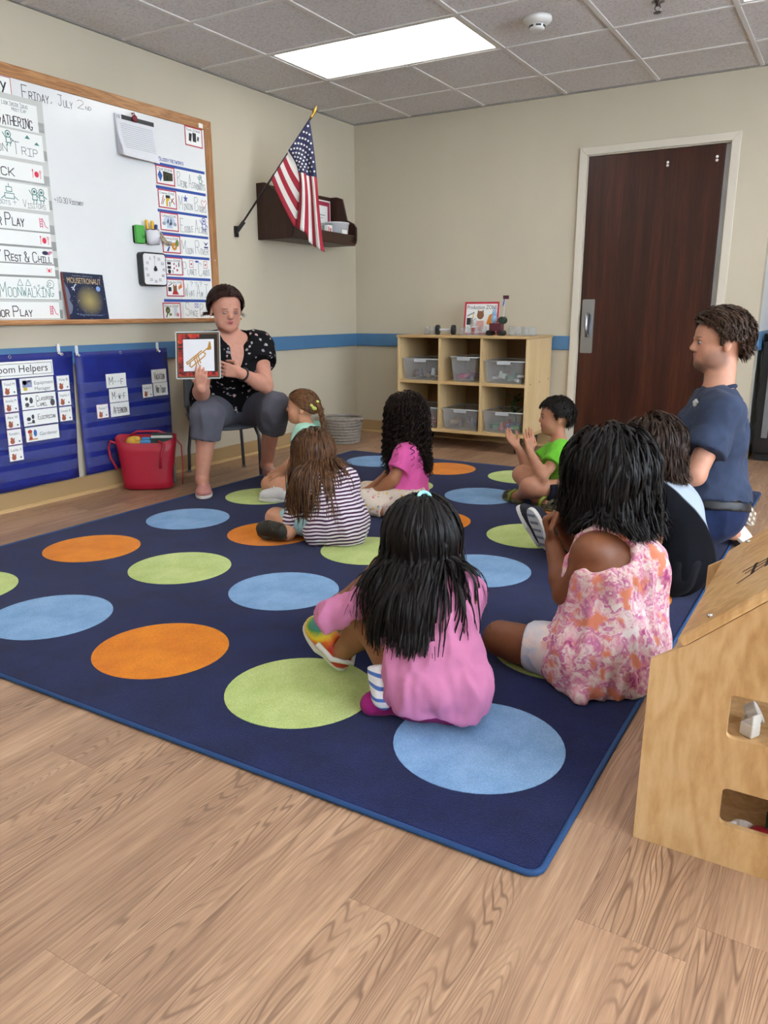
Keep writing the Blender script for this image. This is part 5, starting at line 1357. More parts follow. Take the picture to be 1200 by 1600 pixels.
# ---- trunk and limbs
def figure(j, z):
    """z: dict of radii. returns groups of prims"""
    l = nrm(j['shL']-j['shR']); u = nrm(j['nec']-j['pel']); f = nrm(np.cross(l, u))
    g = {'l': l, 'u': u, 'f': f}
    wst = j['pel']*.55+j['che']*.45
    s = z['s']
    T_ = [cone(j['pel']-l*z['hipw'], j['pel']+l*z['hipw'], z['hip']), cone(wst-l*z['waw'], wst+l*z['waw'], z['wai']), cone(j['che']-l*z['chw'], j['che']+l*z['chw'], z['che'])]
    mid = (j['che']+j['nec'])/2
    T_ += [cone(mid-l*z['chw']*.9, mid+l*z['chw']*.9, z['che']*.72)]
    T_ += [cone(j['nec']-u*.035*s, j['shL'], z['nk']*.95, z['sh']), cone(j['nec']-u*.035*s, j['shR'], z['nk']*.95, z['sh'])]
    T_ += [cone(j['pel'], wst, z['hip']*.95, z['wai']), cone(wst, j['che'], z['wai'], z['che'])]
    g['torso'] = T_
    for S_ in 'LR':
        g['up'+S_] = [cone(j['sh'+S_], j['el'+S_], z['ua'], z['el'])]
        m = j['el'+S_]*.7+j['wr'+S_]*.3
        g['fo'+S_] = [cone(j['el'+S_], m, z['el'], z['fa'], .02), cone(m, j['wr'+S_], z['fa'], z['wr'], .02)]
        m = j['hip'+S_]*.5+j['kn'+S_]*.5
        g['th'+S_] = [cone(j['hip'+S_], j['kn'+S_], z['th'], z['kn'])]
        cf = j['kn'+S_]*.68+j['an'+S_]*.32; ax_ = nrm(j['an'+S_]-j['kn'+S_]); bk_ = (j['hip'+S_]-j['kn'+S_]); bk_ = nrm(bk_-ax_*(bk_@ax_))
        g['ca'+S_] = [cone(j['kn'+S_], cf+bk_*z['ca']*.22, z['kn']*.95, z['ca'], .03), cone(cf+bk_*z['ca']*.22, j['an'+S_], z['ca'], z['an'], .03)]
        g['foot'+S_] = [cone(j['an'+S_], j['an'+S_]*.3+j['to'+S_]*.7, z['an']*.95, z['an']*.7, .02)]
    return g
CH = dict(s=1, hip=.078, hipw=.044, wai=.066, waw=.036, che=.066, chw=.05, nk=.034, sh=.04, ua=.034, el=.028, fa=.028, wr=.020, th=.06, kn=.044, ca=.04, an=.026)
BIG = dict(hip=.094, hipw=.053, wai=.083, waw=.042, che=.083, chw=.058)
def CHs(k, **kw):
    d = {a: b*k for a, b in CH.items()}; d['s'] = k; d.update(kw); return d
# ---- hair
def strands(root, name, roots, nrms, dirs, length, nseg, m, coll, off=.006, grav=.35, inert=.75, wid=.004, seed=1, wave=.0, wfreq=9, curl=.0, cfreq=60, jit=.06, parent=None, sep=.0, tipw=.3, hug=None, clump=.0):
    """locks of hair that follow the skull, then fall; flat ribbons, or thin tubes when curled"""
    rg = np.random.default_rng(seed); n = len(roots)
    p = roots.copy(); d = dirs.copy(); path = [p.copy()]
    Ln = length*rg.uniform(.84, 1.06, n)
    st = (Ln/nseg)[:, None]
    G_ = np.array((0, 0, -1.0)); offv = off*rg.uniform(.15, 1.0, n)
    ctr_ = coll[0][1]; Rz = float(coll[0][2].max())
    E3 = np.eye(3)*1e-3
    def grad(C_, b):
        gr = np.stack([dist_pts(C_, b+E3[i])-dist_pts(C_, b-E3[i]) for i in range(3)], 1)
        return gr/np.maximum(np.linalg.norm(gr, axis=1), 1e-9)[:, None]
    drift = rg.normal(0, jit, (n, 3))
    for s in range(nseg):
        d = d*inert+G_*grav+drift*.5+rg.normal(0, jit*.5, (n, 3))
        d /= np.linalg.norm(d, axis=1)[:, None]
        p = p+d*st
        hi = p[:, 2] > ctr_[2]-Rz*.35
        if hi.any():
            b = p[hi]; dd = dist_pts(coll[:2], b); w_ = offv[hi]*(1+2.0*sep*min(1, s/5))
            far = dd > w_
            if far.any():
                q = b[far]; q = q-grad(coll[:2], q)*((dd[far]-w_[far])*.85)[:, None]; b[far] = q; p[hi] = b
        dd = dist_pts(coll, p); bad = dd < offv
        if bad.any():
            n_ = grad(coll, p[bad]); v_ = d[bad]-n_*(d[bad]*n_).sum(1)[:, None]                # slide along the surface
            v_ = v_+(G_-n_*(n_@G_)[:, None])*.5
            v_ /= np.maximum(np.linalg.norm(v_, axis=1), 1e-6)[:, None]
            b = path[-1][bad]+v_*st[bad]; dd = dist_pts(coll, b)
            p[bad] = b+grad(coll, b)*np.maximum(offv[bad]-dd, 0)[:, None]
        q = p-path[-1]; d = q/np.maximum(np.linalg.norm(q, axis=1), 1e-9)[:, None]
        p[:, 2] = np.maximum(p[:, 2], .02)
        path.append(p.copy())
    Q = np.stack(path, 1)                                            # n, seg+1, 3
    s = np.linspace(0, 1, nseg+1)[None, :, None]
    if clump:
        k = max(8, n//14); who = rg.integers(0, k, n)
        key = roots[rg.integers(0, n, k)]; who = np.argmin(((roots[:, None, :]-key[None, :, :])**2).sum(2), 1)
        mean = np.stack([Q[who == i].mean(0) if (who == i).any() else Q[0] for i in range(k)])
        Q = Q+(mean[who]-Q)*clump*s**1.5
    o_ = Q-np.stack([np.broadcast_to(ctr_[0], Q[..., 0].shape), np.broadcast_to(ctr_[1], Q[..., 0].shape), np.minimum(Q[..., 2], ctr_[2])], -1)
    o_ /= np.maximum(np.linalg.norm(o_, axis=2), 1e-9)[..., None]
    if wave: Q = Q+o_*np.sin(s*wfreq+rg.uniform(0, 6.28, (n, 1, 1)))*wave*s
    if curl:
        ph = rg.uniform(0, 6.28, (n, 1, 1)); am = curl*np.minimum(1, s*3)*rg.uniform(.6, 1.3, (n, 1, 1))
        r0 = rg.normal(0, 1, (n, 1, 3)); r0 = np.cross(np.broadcast_to(G_, (n, 1, 3)), r0); r0 /= np.linalg.norm(r0, axis=2)[..., None]; b0 = np.cross(G_, r0)
        an = s*cfreq*rg.uniform(.85, 1.15, (n, 1, 1))+ph
        Q = Q+am*(r0*np.cos(an)+b0*np.sin(an))
    t = np.gradient(Q, axis=1); t /= np.maximum(np.linalg.norm(t, axis=2), 1e-9)[..., None]
    w = wid*rg.uniform(.6, 1.3, (n, 1, 1))*np.where(s < .6, 1.0, 1.0-(1-tipw)*((s-.6)/.4))
    S1 = nseg+1
    if curl:
        ref = np.cross(t, rg.normal(0, 1, (n, 1, 3))); ref /= np.maximum(np.linalg.norm(ref, axis=2), 1e-9)[..., None]; bi = np.cross(t, ref)
        V = np.stack([Q+w*(ref*math.cos(a)+bi*math.sin(a)) for a in (0, 2.094, 4.189)], 2).reshape(-1, 3)
        base = (np.arange(n)*S1*3)[:, None]+(np.arange(nseg)*3)[None, :]
        F = np.stack([np.stack([base+a, base+(a+1) % 3, base+3+(a+1) % 3, base+3+a], -1) for a in range(3)], 2).reshape(-1, 4)
    else:
        sd = np.cross(t, o_+rg.normal(0, .35, (n, 1, 3))); sd /= np.maximum(np.linalg.norm(sd, axis=2), 1e-9)[..., None]
        V = np.stack([Q-sd*w, Q+o_*w*.25, Q+sd*w], 2).reshape(-1, 3)                       # slightly arched ribbon
        base = (np.arange(n)*S1*3)[:, None]+(np.arange(nseg)*3)[None, :]
        F = np.stack([np.stack([base+a, base+a+1, base+3+a+1, base+3+a], -1) for a in range(2)], 2).reshape(-1, 4)
    o = mesh_obj(name, V-np.array(root.location[:]), F, m, parent or root, smooth=True)
    o['kind'] = 'stuff'
    return o
def hairline(f, line):
    if line == 'short': return np.interp(f, [-1, -.55, -.34, .13, .2, .32, .55, 1], [-.95, -.75, -.16, -.16, -.42, .05, .36, .48])
    if line == 'swept': return np.interp(f, [-1, -.35, .05, .3, .6, 1], [-.95, -.6, -.35, .22, .5, .62])
    return np.where(f > 0, line[1]+(line[0]-line[1])*f, line[1]+(line[1]-line[2])*f)
def scalp(c, R, Hh, n, seed=0, line=(.5, -.05, -.5), grow=.012):
    """roots spread over the hair-bearing skull; line: lowest height at front, side, back"""
    rg = np.random.default_rng(seed); out = []
    D = rg.normal(0, 1, (n*6, 3)); D /= np.linalg.norm(D, axis=1)[:, None]
    f, u = D[:, 0], D[:, 2]
    th = hairline(f, line)
    D = D[u > th][:n]
    r = A3((.43, .345, .37))*Hh+grow
    X = D*r; Nn = D/r; Nn /= np.linalg.norm(Nn, axis=1)[:, None]
    ctr = A3(c)+Hh*(-.05*R[0]+.13*R[2])
    return ctr+X@R, Nn@R, D
def hair_mat(name, c1, c2, rough=.48, spec=.22):
    m, nt, b = newmat(name)
    n = noise_tex(nt, coords(nt, (1, 1, .15)), 90, 2)
    nt.links.new(ramp(nt, n.outputs[0], [(.3, c1), (.72, c2)]), b.inputs['Base Color'])
    b.inputs['Roughness'].default_value = rough; b.inputs['Specular IOR Level'].default_value = spec
    return m
def flow(N_, R, way):
    """combing direction on the scalp: tangent part of `way`"""
    w = np.broadcast_to(A3(way), N_.shape) if np.ndim(way) == 1 else way
    d = w-N_*(w*N_).sum(1)[:, None]
    return d/np.maximum(np.linalg.norm(d, axis=1), 1e-6)[:, None]
def cap(root, c, R, Hh, m, grow, line=(.5, -.05, -.5), h=.006, extra=(), parent=None, fold=None):
    """solid under-hair: the skull inflated and trimmed along the hairline"""
    V, F = sculpt([ell(A3(c)+Hh*(-.05*R[0]+.13*R[2]), A3((.43, .345, .37))*Hh+grow, R)]+list(extra), h, .03)
    Y = ((V-(A3(c)+Hh*(-.05*R[0]+.13*R[2])))@R.T)/(A3((.43, .345, .37))*Hh+grow)
    Y /= np.maximum(np.linalg.norm(Y, axis=1), 1e-6)[:, None]
    th = hairline(Y[:, 0], line)
    bad = Y[:, 2] < th
    if not extra:
        keep = ~(bad[F].all(1)); F = F[keep]
        used = np.unique(F); mp = np.full(len(V), -1); mp[used] = np.arange(len(used)); V = V[used]; F = mp[F]
    if fold: V = folds(V, F, **fold)
    return mesh_obj('hair', V-np.array(root.location[:]), F, m, parent or root, smooth=True)
def skull(c, R, Hh, grow): return [ell(A3(c)+Hh*(-.05*R[0]+.13*R[2]), A3((.43, .345, .37))*Hh+grow, R), ell(A3(c)+Hh*(.10*R[0]-.12*R[2]), A3((.26, .265, .36))*Hh+grow, R)]
# ---- shoes
def sole_outline(L, w):
    pts = []
    for i in range(28):
        a = 2*math.pi*i/28; x = math.cos(a); y = math.sin(a)
        ww = w*(.5 if x > 0 else .42)*(1-.1*(x < -.2))
        pts.append((L*(.5+.5*math.copysign(abs(x)**.85, x)), ww*math.copysign(abs(y)**.8, y)+.04*L*max(0, x)*0))
    return pts
def shoe(root, name, heel, toe, upv, L, w, mu, ms, kind='sneaker', h=.006, extra=None):
    """heel: sole point under the heel, toe: point towards the toes, upv: up out of the shoe"""
    f = nrm(A3(toe)-A3(heel)); u = A3(upv); u = nrm(u-f*(u@f)); l = np.cross(u, f)
    fr_ = lambda a, b, c: tuple(A3(heel)+f*a+l*b+u*c-np.array(root.location[:]))
    R = np.array([f, l, u]); q = lambda a, b, c: A3(heel)+f*a+l*b+u*c
    P = [ell(q(L*.72, 0, .026), (L*.27, w*.47, .036), R), ell(q(L*.42, 0, .03), (L*.3, w*.38, .045), R), ell(q(L*.18, 0, .034), (L*.19, w*.37, .05), R)]
    subs = [cone(q(L*.22, 0, .065), q(L*.24, 0, .13), w*.27, w*.36, .01)]
    V, F = sculpt(P, h, .025, [(q(0, 0, .014), -u)], subs)
    o = mesh_obj(name, V-np.array(root.location[:]), F, mu, root, smooth=True)
    MB().prism(sole_outline(L, w), .0, .017, fr_).build('sole', ms, o, bevel=.003)
    if kind == 'sneaker':
        for a in (.5, .58, .66):
            MB().tube([fr_(L*a, -w*.2, .066-.02*(a-.5)*3), fr_(L*a+.006, 0, .077-.02*(a-.5)*4), fr_(L*a, w*.2, .066-.02*(a-.5)*3)], .003, 6).build('lace', ms, o, smooth=True)
    return o, fr_
def J_(**k): return {a: A3(b) for a, b in k.items()}
def person(label, j, z, fdir, Hh, tone, lips='#a8584f', brow='#2a1c14', dark='#5a3424', h=.0055, hands=None, child=True, stubble=None, iris=IRIS, half=False, upv=(0, 0, 1), face=True, extra=()):
    root = thing('person', label, 'person', (j['pel'][0], j['pel'][1], .0112))
    g = figure(j, z); R = head_frame(fdir, upv)
    HP, HS, q = head_prims(j['hed'], R, Hh, child)
    neck = [cone(j['nec']-g['u']*.03*z['s'], q(-.1, 0, -.2), z['nk']*1.05, z['nk']*.95, .04)]
    P = list(g['torso'])+neck
    for S_ in 'LR':
        P += g['up'+S_]+g['fo'+S_]+g['th'+S_]+g['ca'+S_]+g['foot'+S_]
    P += HP+list(extra)
    for S_ in 'LR':
        hd = (hands or {}).get(S_, {})
        fa = nrm(j['wr'+S_]-j['el'+S_])
        P += hand_prims(j['wr'+S_], hd.get('d', fa), hd.get('n', (0, 0, -1) if abs(fa[2]) < .9 else g['f']), hd.get('t', g['f']), hd.get('L', .135*z['s']), hd.get('curl', (.25, .3, .35, .4)), hd.get('thumb', .4), hd.get('rf', .055))
    V, F = sculpt(P, h, .03*z['s'], (), HS, .0112)
    body_obj(root, V, F, tone, face_paint(q, R, Hh, lips, brow, dark, stubble) if face else ())
    if face: eyes(root, q, R, Hh, iris, mat('#9c807e', .5), half)
    return dict(root=root, j=j, g=g, q=q, R=R, H=Hh, z=z, c=j['hed'], body=P)
def clipc(a, b, ra, rb, t, slack=.0):
    """cone a-b that stops flat at fraction t"""
    a, b = A3(a), A3(b); d = nrm(b-a); pt = a+(b-a)*t
    return cone(a, b, ra, rb, None, (pt, d))
def fabric(name, c, var=.06, rough=.85, weave=500, sheen=.04):
    m, nt, b = newmat(name); v = coords(nt); l = lin(c)
    n = noise_tex(nt, v, 22, 3)
    nt.links.new(ramp(nt, n.outputs[0], [(.3, tuple(x*(1-var) for x in l)), (.7, tuple(min(1, x*(1+var)) for x in l))]), b.inputs['Base Color'])
    b.inputs['Roughness'].default_value = rough; b.inputs['Specular IOR Level'].default_value = .15; b.inputs['Sheen Weight'].default_value = sheen
    bump(nt, b, noise_tex(nt, v, weave, 2).outputs[0], .15, .001)
    return m
def hem_tilt(p, n): return (A3(p), nrm(n))
def long_hair(pp, m, n, zend, seed, line, extra_coll=(), wid=.0026, off=.012, nseg=16, wave=.004, curl=0, cfreq=60, grav=.5, inert=.6, jit=.05, part=0.0, grow=.012, sep=.0, spread=1.1, name='hair_strands', capgrow=.008, parent=None, coll_body=True, clump=.3, back=.6):
    c, R, Hh = pp['c'], pp['R'], pp['H']
    cp = cap(pp['root'], c, R, Hh, m, capgrow, line)
    X, Nn, D = scalp(c, R, Hh, n, seed, line, grow*.6)
    side = (D[:, 1]-part)[:, None]*R[1][None, :]
    way = np.array((0, 0, -1.0))*.9+side*1.2-R[0]*back
    d = flow(Nn, R, way)
    L = np.clip((X[:, 2]-zend)*spread, .04, 2)+.02
    coll = skull(c, R, Hh, grow)
    if coll_body: coll = coll+infl(pp['g']['torso']+pp['g']['upL']+pp['g']['upR'], .014)
    strands(pp['root'], name, X, Nn, d, L, nseg, m, coll+list(extra_coll), off, grav, inert, wid, seed, wave, 9, curl, cfreq, jit, cp, sep, clump=clump)
    return cp

# ---------------------------------------------------------------- girl in the pink shirt, nearest
j = J_(pel=(2.885, -4.105, .105), che=(2.835, -4.065, .265), nec=(2.800, -4.025, .352), hed=(2.772, -3.985, .415), shL=(2.722, -4.073, .305), shR=(2.905, -4.010, .315),
  elL=(2.550, -4.090, .205), wrL=(2.578, -3.945, .275), elR=(2.835, -3.870, .18), wrR=(2.680, -3.800, .19), hipL=(2.815, -4.115, .082), hipR=(2.930, -4.072, .082),
  knL=(2.652, -4.055, .215), anL=(2.530, -4.015, .062), knR=(2.745, -3.830, .22), anR=(2.560, -3.830, .06), toL=(2.40, -3.965, .12), toR=(2.45, -3.80, .04))
pk = person('child in a pink long-sleeved shirt with long black hair, sitting nearest with back turned', j, CHs(1.0), (-.62, .72, -.38), .195, '#8a5a3c', dark='#4a2c1c', face=False,
  hands={'L': dict(d=(.3, .6, .55), n=(.6, .2, .2), curl=(.5, .5, .5, .5)), 'R': dict(curl=(.6, .6, .6, .6))})
g = pk['g']
PINK = fabric('pink_cotton', '#cf82ab', .05)
down = nrm(j['pel']-j['che'])
P = infl(g['torso'], .012)
P += [cone(j['che']-g['l']*.055, j['pel']-g['l']*.046-(0, 0, .05), .07, .074), cone(j['che']+g['l']*.055, j['pel']+g['l']*.046-(0, 0, .05), .07, .074)]
for S_ in 'LR': P += [cone(j['sh'+S_], j['el'+S_], .044, .036), clipc(j['el'+S_], j['wr'+S_], .036, .028, .9)]
cloth_obj(pk['root'], 'shirt', P, .006, PINK, .02, [hem_tilt(j['pel']-(0, 0, .054), (-.1, .1, -1)), hem_tilt(j['nec']+g['u']*.005, g['u']*1.0+g['f']*.3)], fold=dict(amp=.011, freq=12, squash=(1.5, 1.5, .45), fine=.5))
MAG = fabric('magenta_jersey', '#8e1f66', .08)
P = [cone(j['pel']-g['l']*.034+g['f']*.008-(0, 0, .018), j['pel']+g['l']*.034+g['f']*.008-(0, 0, .018), .078), clipc(j['hipL'], j['knL'], .068, .056, .35), clipc(j['hipR'], j['knR'], .066, .056, .4), cone(j['hipL']-(0.02, .0, .03), j['hipL']-(.085, .05, .045), .045, .03)]
so = cloth_obj(pk['root'], 'shorts', P, .006, MAG, .03, [hem_tilt(j['pel']+(0, 0, .015), (0, 0, 1))], fold=dict(amp=.005, freq=16))
m, nt, b = newmat('blue_white_stripe')
w = mathn(nt, 'SINE', mathn(nt, 'MULTIPLY', N(nt, 'ShaderNodeSeparateXYZ').outputs[2], 1.0))
sx = [n_ for n_ in nt.nodes if n_.bl_idname == 'ShaderNodeSeparateXYZ'][0]; nt.links.new(coords(nt, (1, 1, 1)), sx.inputs[0])
w.node.inputs[0].links[0].from_node.inputs[1].default_value = 6.283/.026
nt.links.new(ramp(nt, w, [(.45, '#e6e6ea'), (.55, '#4a6fb8')]), b.inputs['Base Color']); b.inputs['Roughness'].default_value = .85
cloth_obj(pk['root'], 'striped_panel', [clipc(j['hipL']+(-.05, -.045, -.015), j['hipL']*.62+j['knL']*.38+(-.02, -.045, 0), .036, .028, 1.0)], .006, m, .02, fold=dict(amp=.003, freq=25), parent=so)
HB = hair_mat('black_hair', '#060506', '#15110f')
HBR = hair_mat('black_brown_hair', '#0a0706', '#1c1310')
hp = long_hair(pk, HB, 3200, .20, 21, (.42, -.4, -.85), wid=.0028, off=.024, nseg=17, wave=.009, jit=.075, spread=1.1, grow=.012, sep=.1, clump=.45)
# extra back hair and the half-up tail from the crown
X, Nn, D = scalp(pk['c'], pk['R'], pk['H'], 500, 5, (.7, .75, .72), .02)
strands(pk['root'], 'half_up_tail', X, Nn, flow(Nn, pk['R'], -pk['R'][0]-np.array((0, 0, .2))), .30, 16, HB, skull(pk['c'], pk['R'], pk['H'], .026)+infl(g['torso'], .03), .012, .5, .6, .003, 8, .006, 9, 0, 0, .05, hp, clump=.5)
loc = pk['root'].location
pt = pk['q'](-.30, 0, .55)-pk['R'][0]*.012+A3((0, 0, .006))
MB().tube([Vector(pt+.014*(pk['R'][1]*math.cos(a*math.pi/6)+nrm(pk['R'][2]+pk['R'][0]*.5)*math.sin(a*math.pi/6)))-loc for a in range(12)], .005, 8, closed=True).build('hair_tie', mat('#8fd0cf', .6), pk['root'], smooth=True)
# clog with rainbow dye rings
m, nt, b = newmat('rainbow_dye')
gsp = N(nt, 'ShaderNodeVectorMath', operation='LENGTH'); ctr = (np.array((2.462, -4.035, .165))-np.array(loc[:]))
sb = N(nt, 'ShaderNodeVectorMath', operation='SUBTRACT'); sb.inputs[1].default_value = ctr.tolist()
nt.links.new(coords(nt), sb.inputs[0]); nt.links.new(sb.outputs[0], gsp.inputs[0])
nz_ = noise_tex(nt, coords(nt), 60, 2)
rr_ = mathn(nt, 'ADD', mathn(nt, 'MULTIPLY', gsp.outputs['Value'], 8.0), mathn(nt, 'MULTIPLY', nz_.outputs[0], .16))
nt.links.new(ramp(nt, rr_, [(.1, '#c9d8e0'), (.25, '#2f6f9e'), (.42, '#2f7d46'), (.55, '#dcc22a'), (.68, '#d8701f'), (.85, '#b8281c')]), b.inputs['Base Color']); b.inputs['Roughness'].default_value = .45
WHT = mat('#d6d4cc', .5)
for nm, heel, toe, up_, mm in (('clog', (2.545, -4.010, .016), (2.37, -3.975, .135), (.45, -.25, 1), m), ('clog', (2.56, -3.83, .012), (2.40, -3.80, .02), (0, 0, 1), mat('#7f8a48', .6))):
    o_, fr_ = shoe(pk['root'], nm, heel, toe, up_, .185, .085, mm, WHT, 'clog')
    MB().tube([fr_(.09, .045, .045), fr_(.03, .043, .05), fr_(-.01, 0, .052), fr_(.03, -.043, .05), fr_(.09, -.045, .045)], .008, 8).build('heel_strap', WHT, o_, smooth=True)

# ---------------------------------------------------------------- girl in the tie-dye dress
j = J_(pel=(3.190, -3.655, .105), che=(3.172, -3.605, .285), nec=(3.140, -3.560, .425), hed=(3.108, -3.505, .548), shL=(3.118, -3.680, .365), shR=(3.215, -3.465, .365),
  elL=(3.065, -3.690, .240), wrL=(2.985, -3.585, .350), elR=(3.105, -3.390, .2), wrR=(2.995, -3.480, .33), hipL=(3.140, -3.725, .085), hipR=(3.230, -3.590, .085),
  knL=(2.885, -3.705, .075), anL=(3.035, -3.735, .04), knR=(3.060, -3.430, .075), anR=(3.010, -3.500, .04), toL=(3.13, -3.73, .035), toR=(2.95, -3.46, .035))
dr = person('child in a pink tie-dye dress with a black bob, sitting beside the dollhouse', j, CHs(1.06, ua=.038, el=.033, fa=.033, wr=.024, **BIG), (-.90, .40, -.12), .205, '#7c4c30', dark='#40241a', face=False,
  hands={'L': dict(d=(-.35, .1, .9), n=(.85, .2, .3), t=(.0, -1, .2), curl=(1.45, 1.45, 1.45, 1.45), thumb=.6, rf=.066), 'R': dict(d=(-.3, .0, .9), n=(.8, -.3, .2), curl=(1., 1., 1., 1.))})
g = dr['g']
def tiedye(name, cols, s1=9, s2=30):
    m, nt, b = newmat(name); v = coords(nt)
    n1 = noise_tex(nt, v, s1, 2, .6, 1.2); vo = N(nt, 'ShaderNodeTexVoronoi'); vo.inputs['Scale'].default_value = s2
    add = N(nt, 'ShaderNodeVectorMath', operation='ADD'); nt.links.new(v, add.inputs[0])
    sc2 = N(nt, 'ShaderNodeVectorMath', operation='SCALE'); nt.links.new(n1.outputs[1], sc2.inputs[0]); sc2.inputs[3].default_value = .05
    nt.links.new(sc2.outputs[0], add.inputs[1]); nt.links.new(add.outputs[0], vo.inputs['Vector'])
    n2 = noise_tex(nt, add.outputs[0], s2*.8, 3, .6)
    f = mathn(nt, 'ADD', mathn(nt, 'MULTIPLY', n2.outputs[0], .65), mathn(nt, 'MULTIPLY', vo.outputs['Color'], .35))
    c = ramp(nt, f, cols)
    o2 = ramp(nt, noise_tex(nt, v, s2*.55, 2).outputs[0], [(.57, (0, 0, 0)), (.65, (1, 1, 1))])
    c = mixc(nt, o2, c, '#e08a6c')
    nt.links.new(c, b.inputs['Base Color']); b.inputs['Roughness'].default_value = .85; b.inputs['Sheen Weight'].default_value = .15; b.inputs['Specular IOR Level'].default_value = .15
    return m
TD = tiedye('pink_tie_dye', [(.34, '#eadcd6'), (.43, '#dfa4b2'), (.49, '#c76c9c'), (.55, '#ecdcd5'), (.63, '#d98f9f'), (.72, '#a8447c')], 12, 36)
P = infl(g['torso'][:4], .016)
P += [cone(j['che']-g['l']*.06, j['pel']-g['l']*.075-(0, 0, .01), .095, .105), cone(j['che']+g['l']*.04, j['pel']+g['l']*.07, .09, .105)]
P += [cone(j['pel']-(0, 0, .03), j['pel']+(-.03, -.13, -.06), .1, .05), cone(j['pel']+(0, 0, -.02), j['pel']+(.03, -.05, -.07), .1, .085), cone(j['pel']+(-.05, -.07, .0), j['pel']+(-.09, -.12, -.055), .075, .04), cone(j['pel']+(0.02, .05, -.03), j['pel']+(.04, .09, -.06), .09, .06), cone(j['pel']+(-.02, -.09, -.05), A3((3.165, -3.838, .025)), .055, .02),
      cone(j['hipL']*.9+j['knL']*.1+(0, 0, .01), j['hipL']*.7+j['knL']*.3, .085, .072)]
shc = (j['shR']+(0, 0, .03))
P += [cone(j['che']-g['l']*.05, j['shR']+g['l']*.035+g['u']*.01, .085, .042)]
cloth_obj(dr['root'], 'dress', P, .006, TD, .04, [], subs=[ell(j['shL']+g['u']*.01-g['f']*.03+(0, 0, -.005), (.1, .085, .062), np.array([g['l'], g['f'], g['u']]), .015), ell(j['nec']+g['l']*.01+g['u']*.03, (.07, .09, .065), np.array([g['l'], g['f'], g['u']]), .015)], fold=dict(amp=.012, freq=12, squash=(1.4, 1.4, .3), fine=.4))
SH2 = tiedye('pastel_tie_dye', [(.35, '#d8b9b8'), (.47, '#e6d6cd'), (.55, '#cfcfd6'), (.62, '#a9bccb'), (.72, '#dfa9ac')], 6, 12)
cloth_obj(dr['root'], 'shorts', [clipc(j['hipL'], j['knL'], .085, .062, .64), clipc(j['hipR'], j['knR'], .085, .062, .6)], .006, SH2, .02, fold=dict(amp=.003, freq=14))
hp = long_hair(dr, HB, 3000, .42, 33, (.4, -.45, -.95), wid=.0028, off=.036, nseg=14, wave=.014, jit=.13, spread=1.15, grow=.016, sep=.2, capgrow=.02, clump=.45)

# ---------------------------------------------------------------- child in black behind her
j = J_(pel=(3.205, -2.800, .105), che=(3.160, -2.772, .268), nec=(3.100, -2.752, .385), hed=(3.055, -2.752, .498), shL=(3.125, -2.882, .332), shR=(3.125, -2.645, .328),
  elL=(3.075, -2.935, .22), wrL=(2.955, -2.860, .22), elR=(3.03, -2.66, .2), wrR=(2.92, -2.74, .22), hipL=(3.190, -2.870, .088), hipR=(3.180, -2.730, .088),
  knL=(2.915, -2.815, .15), anL=(2.676, -2.640, .072), knR=(2.90, -2.665, .14), anR=(2.635, -2.597, .062), toL=(2.640, -2.680, .14), toR=(2.565, -2.597, .13))
bk_ = person('child in a black top with white shoulders and brown hair, sitting behind the dress', j, CHs(1.12, **BIG), (-1, .08, -.08), .205, '#b98468', face=False)
g = bk_['g']
m, nt, b = newmat('black_white_colourblock')
sx = N(nt, 'ShaderNodeVectorMath', operation='DOT_PRODUCT'); nt.links.new(coords(nt), sx.inputs[0]); sx.inputs[1].default_value = (.55, .45, .72)
nt.links.new(ramp(nt, sx.outputs['Value'], [(.222, '#0d0e13'), (.226, '#a0abb6')], 'LINEAR'), b.inputs['Base Color']); b.inputs['Roughness'].default_value = .85; b.inputs['Specular IOR Level'].default_value = .08
P = infl(g['torso'], .016)
for S_ in 'LR': P += [clipc(j['sh'+S_], j['el'+S_], .058, .05, .95)]
cloth_obj(bk_['root'], 'top', P, .007, m, .04, [hem_tilt(j['nec']+g['u']*.0, g['u'])], fold=dict(amp=.006, freq=10))
NAVY = fabric('black_cotton', '#101116', .1)
P = [cone(j['pel']-g['l']*.06, j['pel']+g['l']*.06, .105)]
for S_ in 'LR': P += [cone(j['hip'+S_], j['kn'+S_], .088, .064), clipc(j['kn'+S_], j['an'+S_], .062, .048, 1.05)]
cloth_obj(bk_['root'], 'trousers', P, .007, NAVY, .03, [hem_tilt(j['pel']+(0, 0, .05), (0, 0, 1))], fold=dict(amp=.005, freq=14))
HBN = hair_mat('dark_brown_hair', '#1a100b', '#3a271c')
long_hair(bk_, HBN, 2200, .39, 41, (.35, -.4, -.95), wid=.0026, off=.03, nseg=10, wave=.01, jit=.16, spread=.9, grow=.014, sep=.1, capgrow=.016, clump=.5)
NVS = mat('#141a2c', .7, bp=.2)
shoe(bk_['root'], 'sneaker', (2.60, -2.60, .016), (2.50, -2.60, .17), (1, .1, .75), .2, .085, NVS, mat('#dcdcd8', .5))
o_, fr_ = shoe(bk_['root'], 'sneaker', (2.655, -2.675, .03), (2.60, -2.725, .2), (.55, .9, .35), .2, .085, NVS, mat('#dcdcd8', .5))
for a in range(5): MB().box(Vector(fr_(.03+.035*a, 0, -.002)), (.012, .05, .003), Matrix((nrm(A3(fr_(1, 0, 0))-A3(fr_(0, 0, 0))), nrm(A3(fr_(0, 1, 0))-A3(fr_(0, 0, 0))), nrm(A3(fr_(0, 0, 1))-A3(fr_(0, 0, 0))))).transposed()).build('tread', mat('#8c8f96', .7), o_)

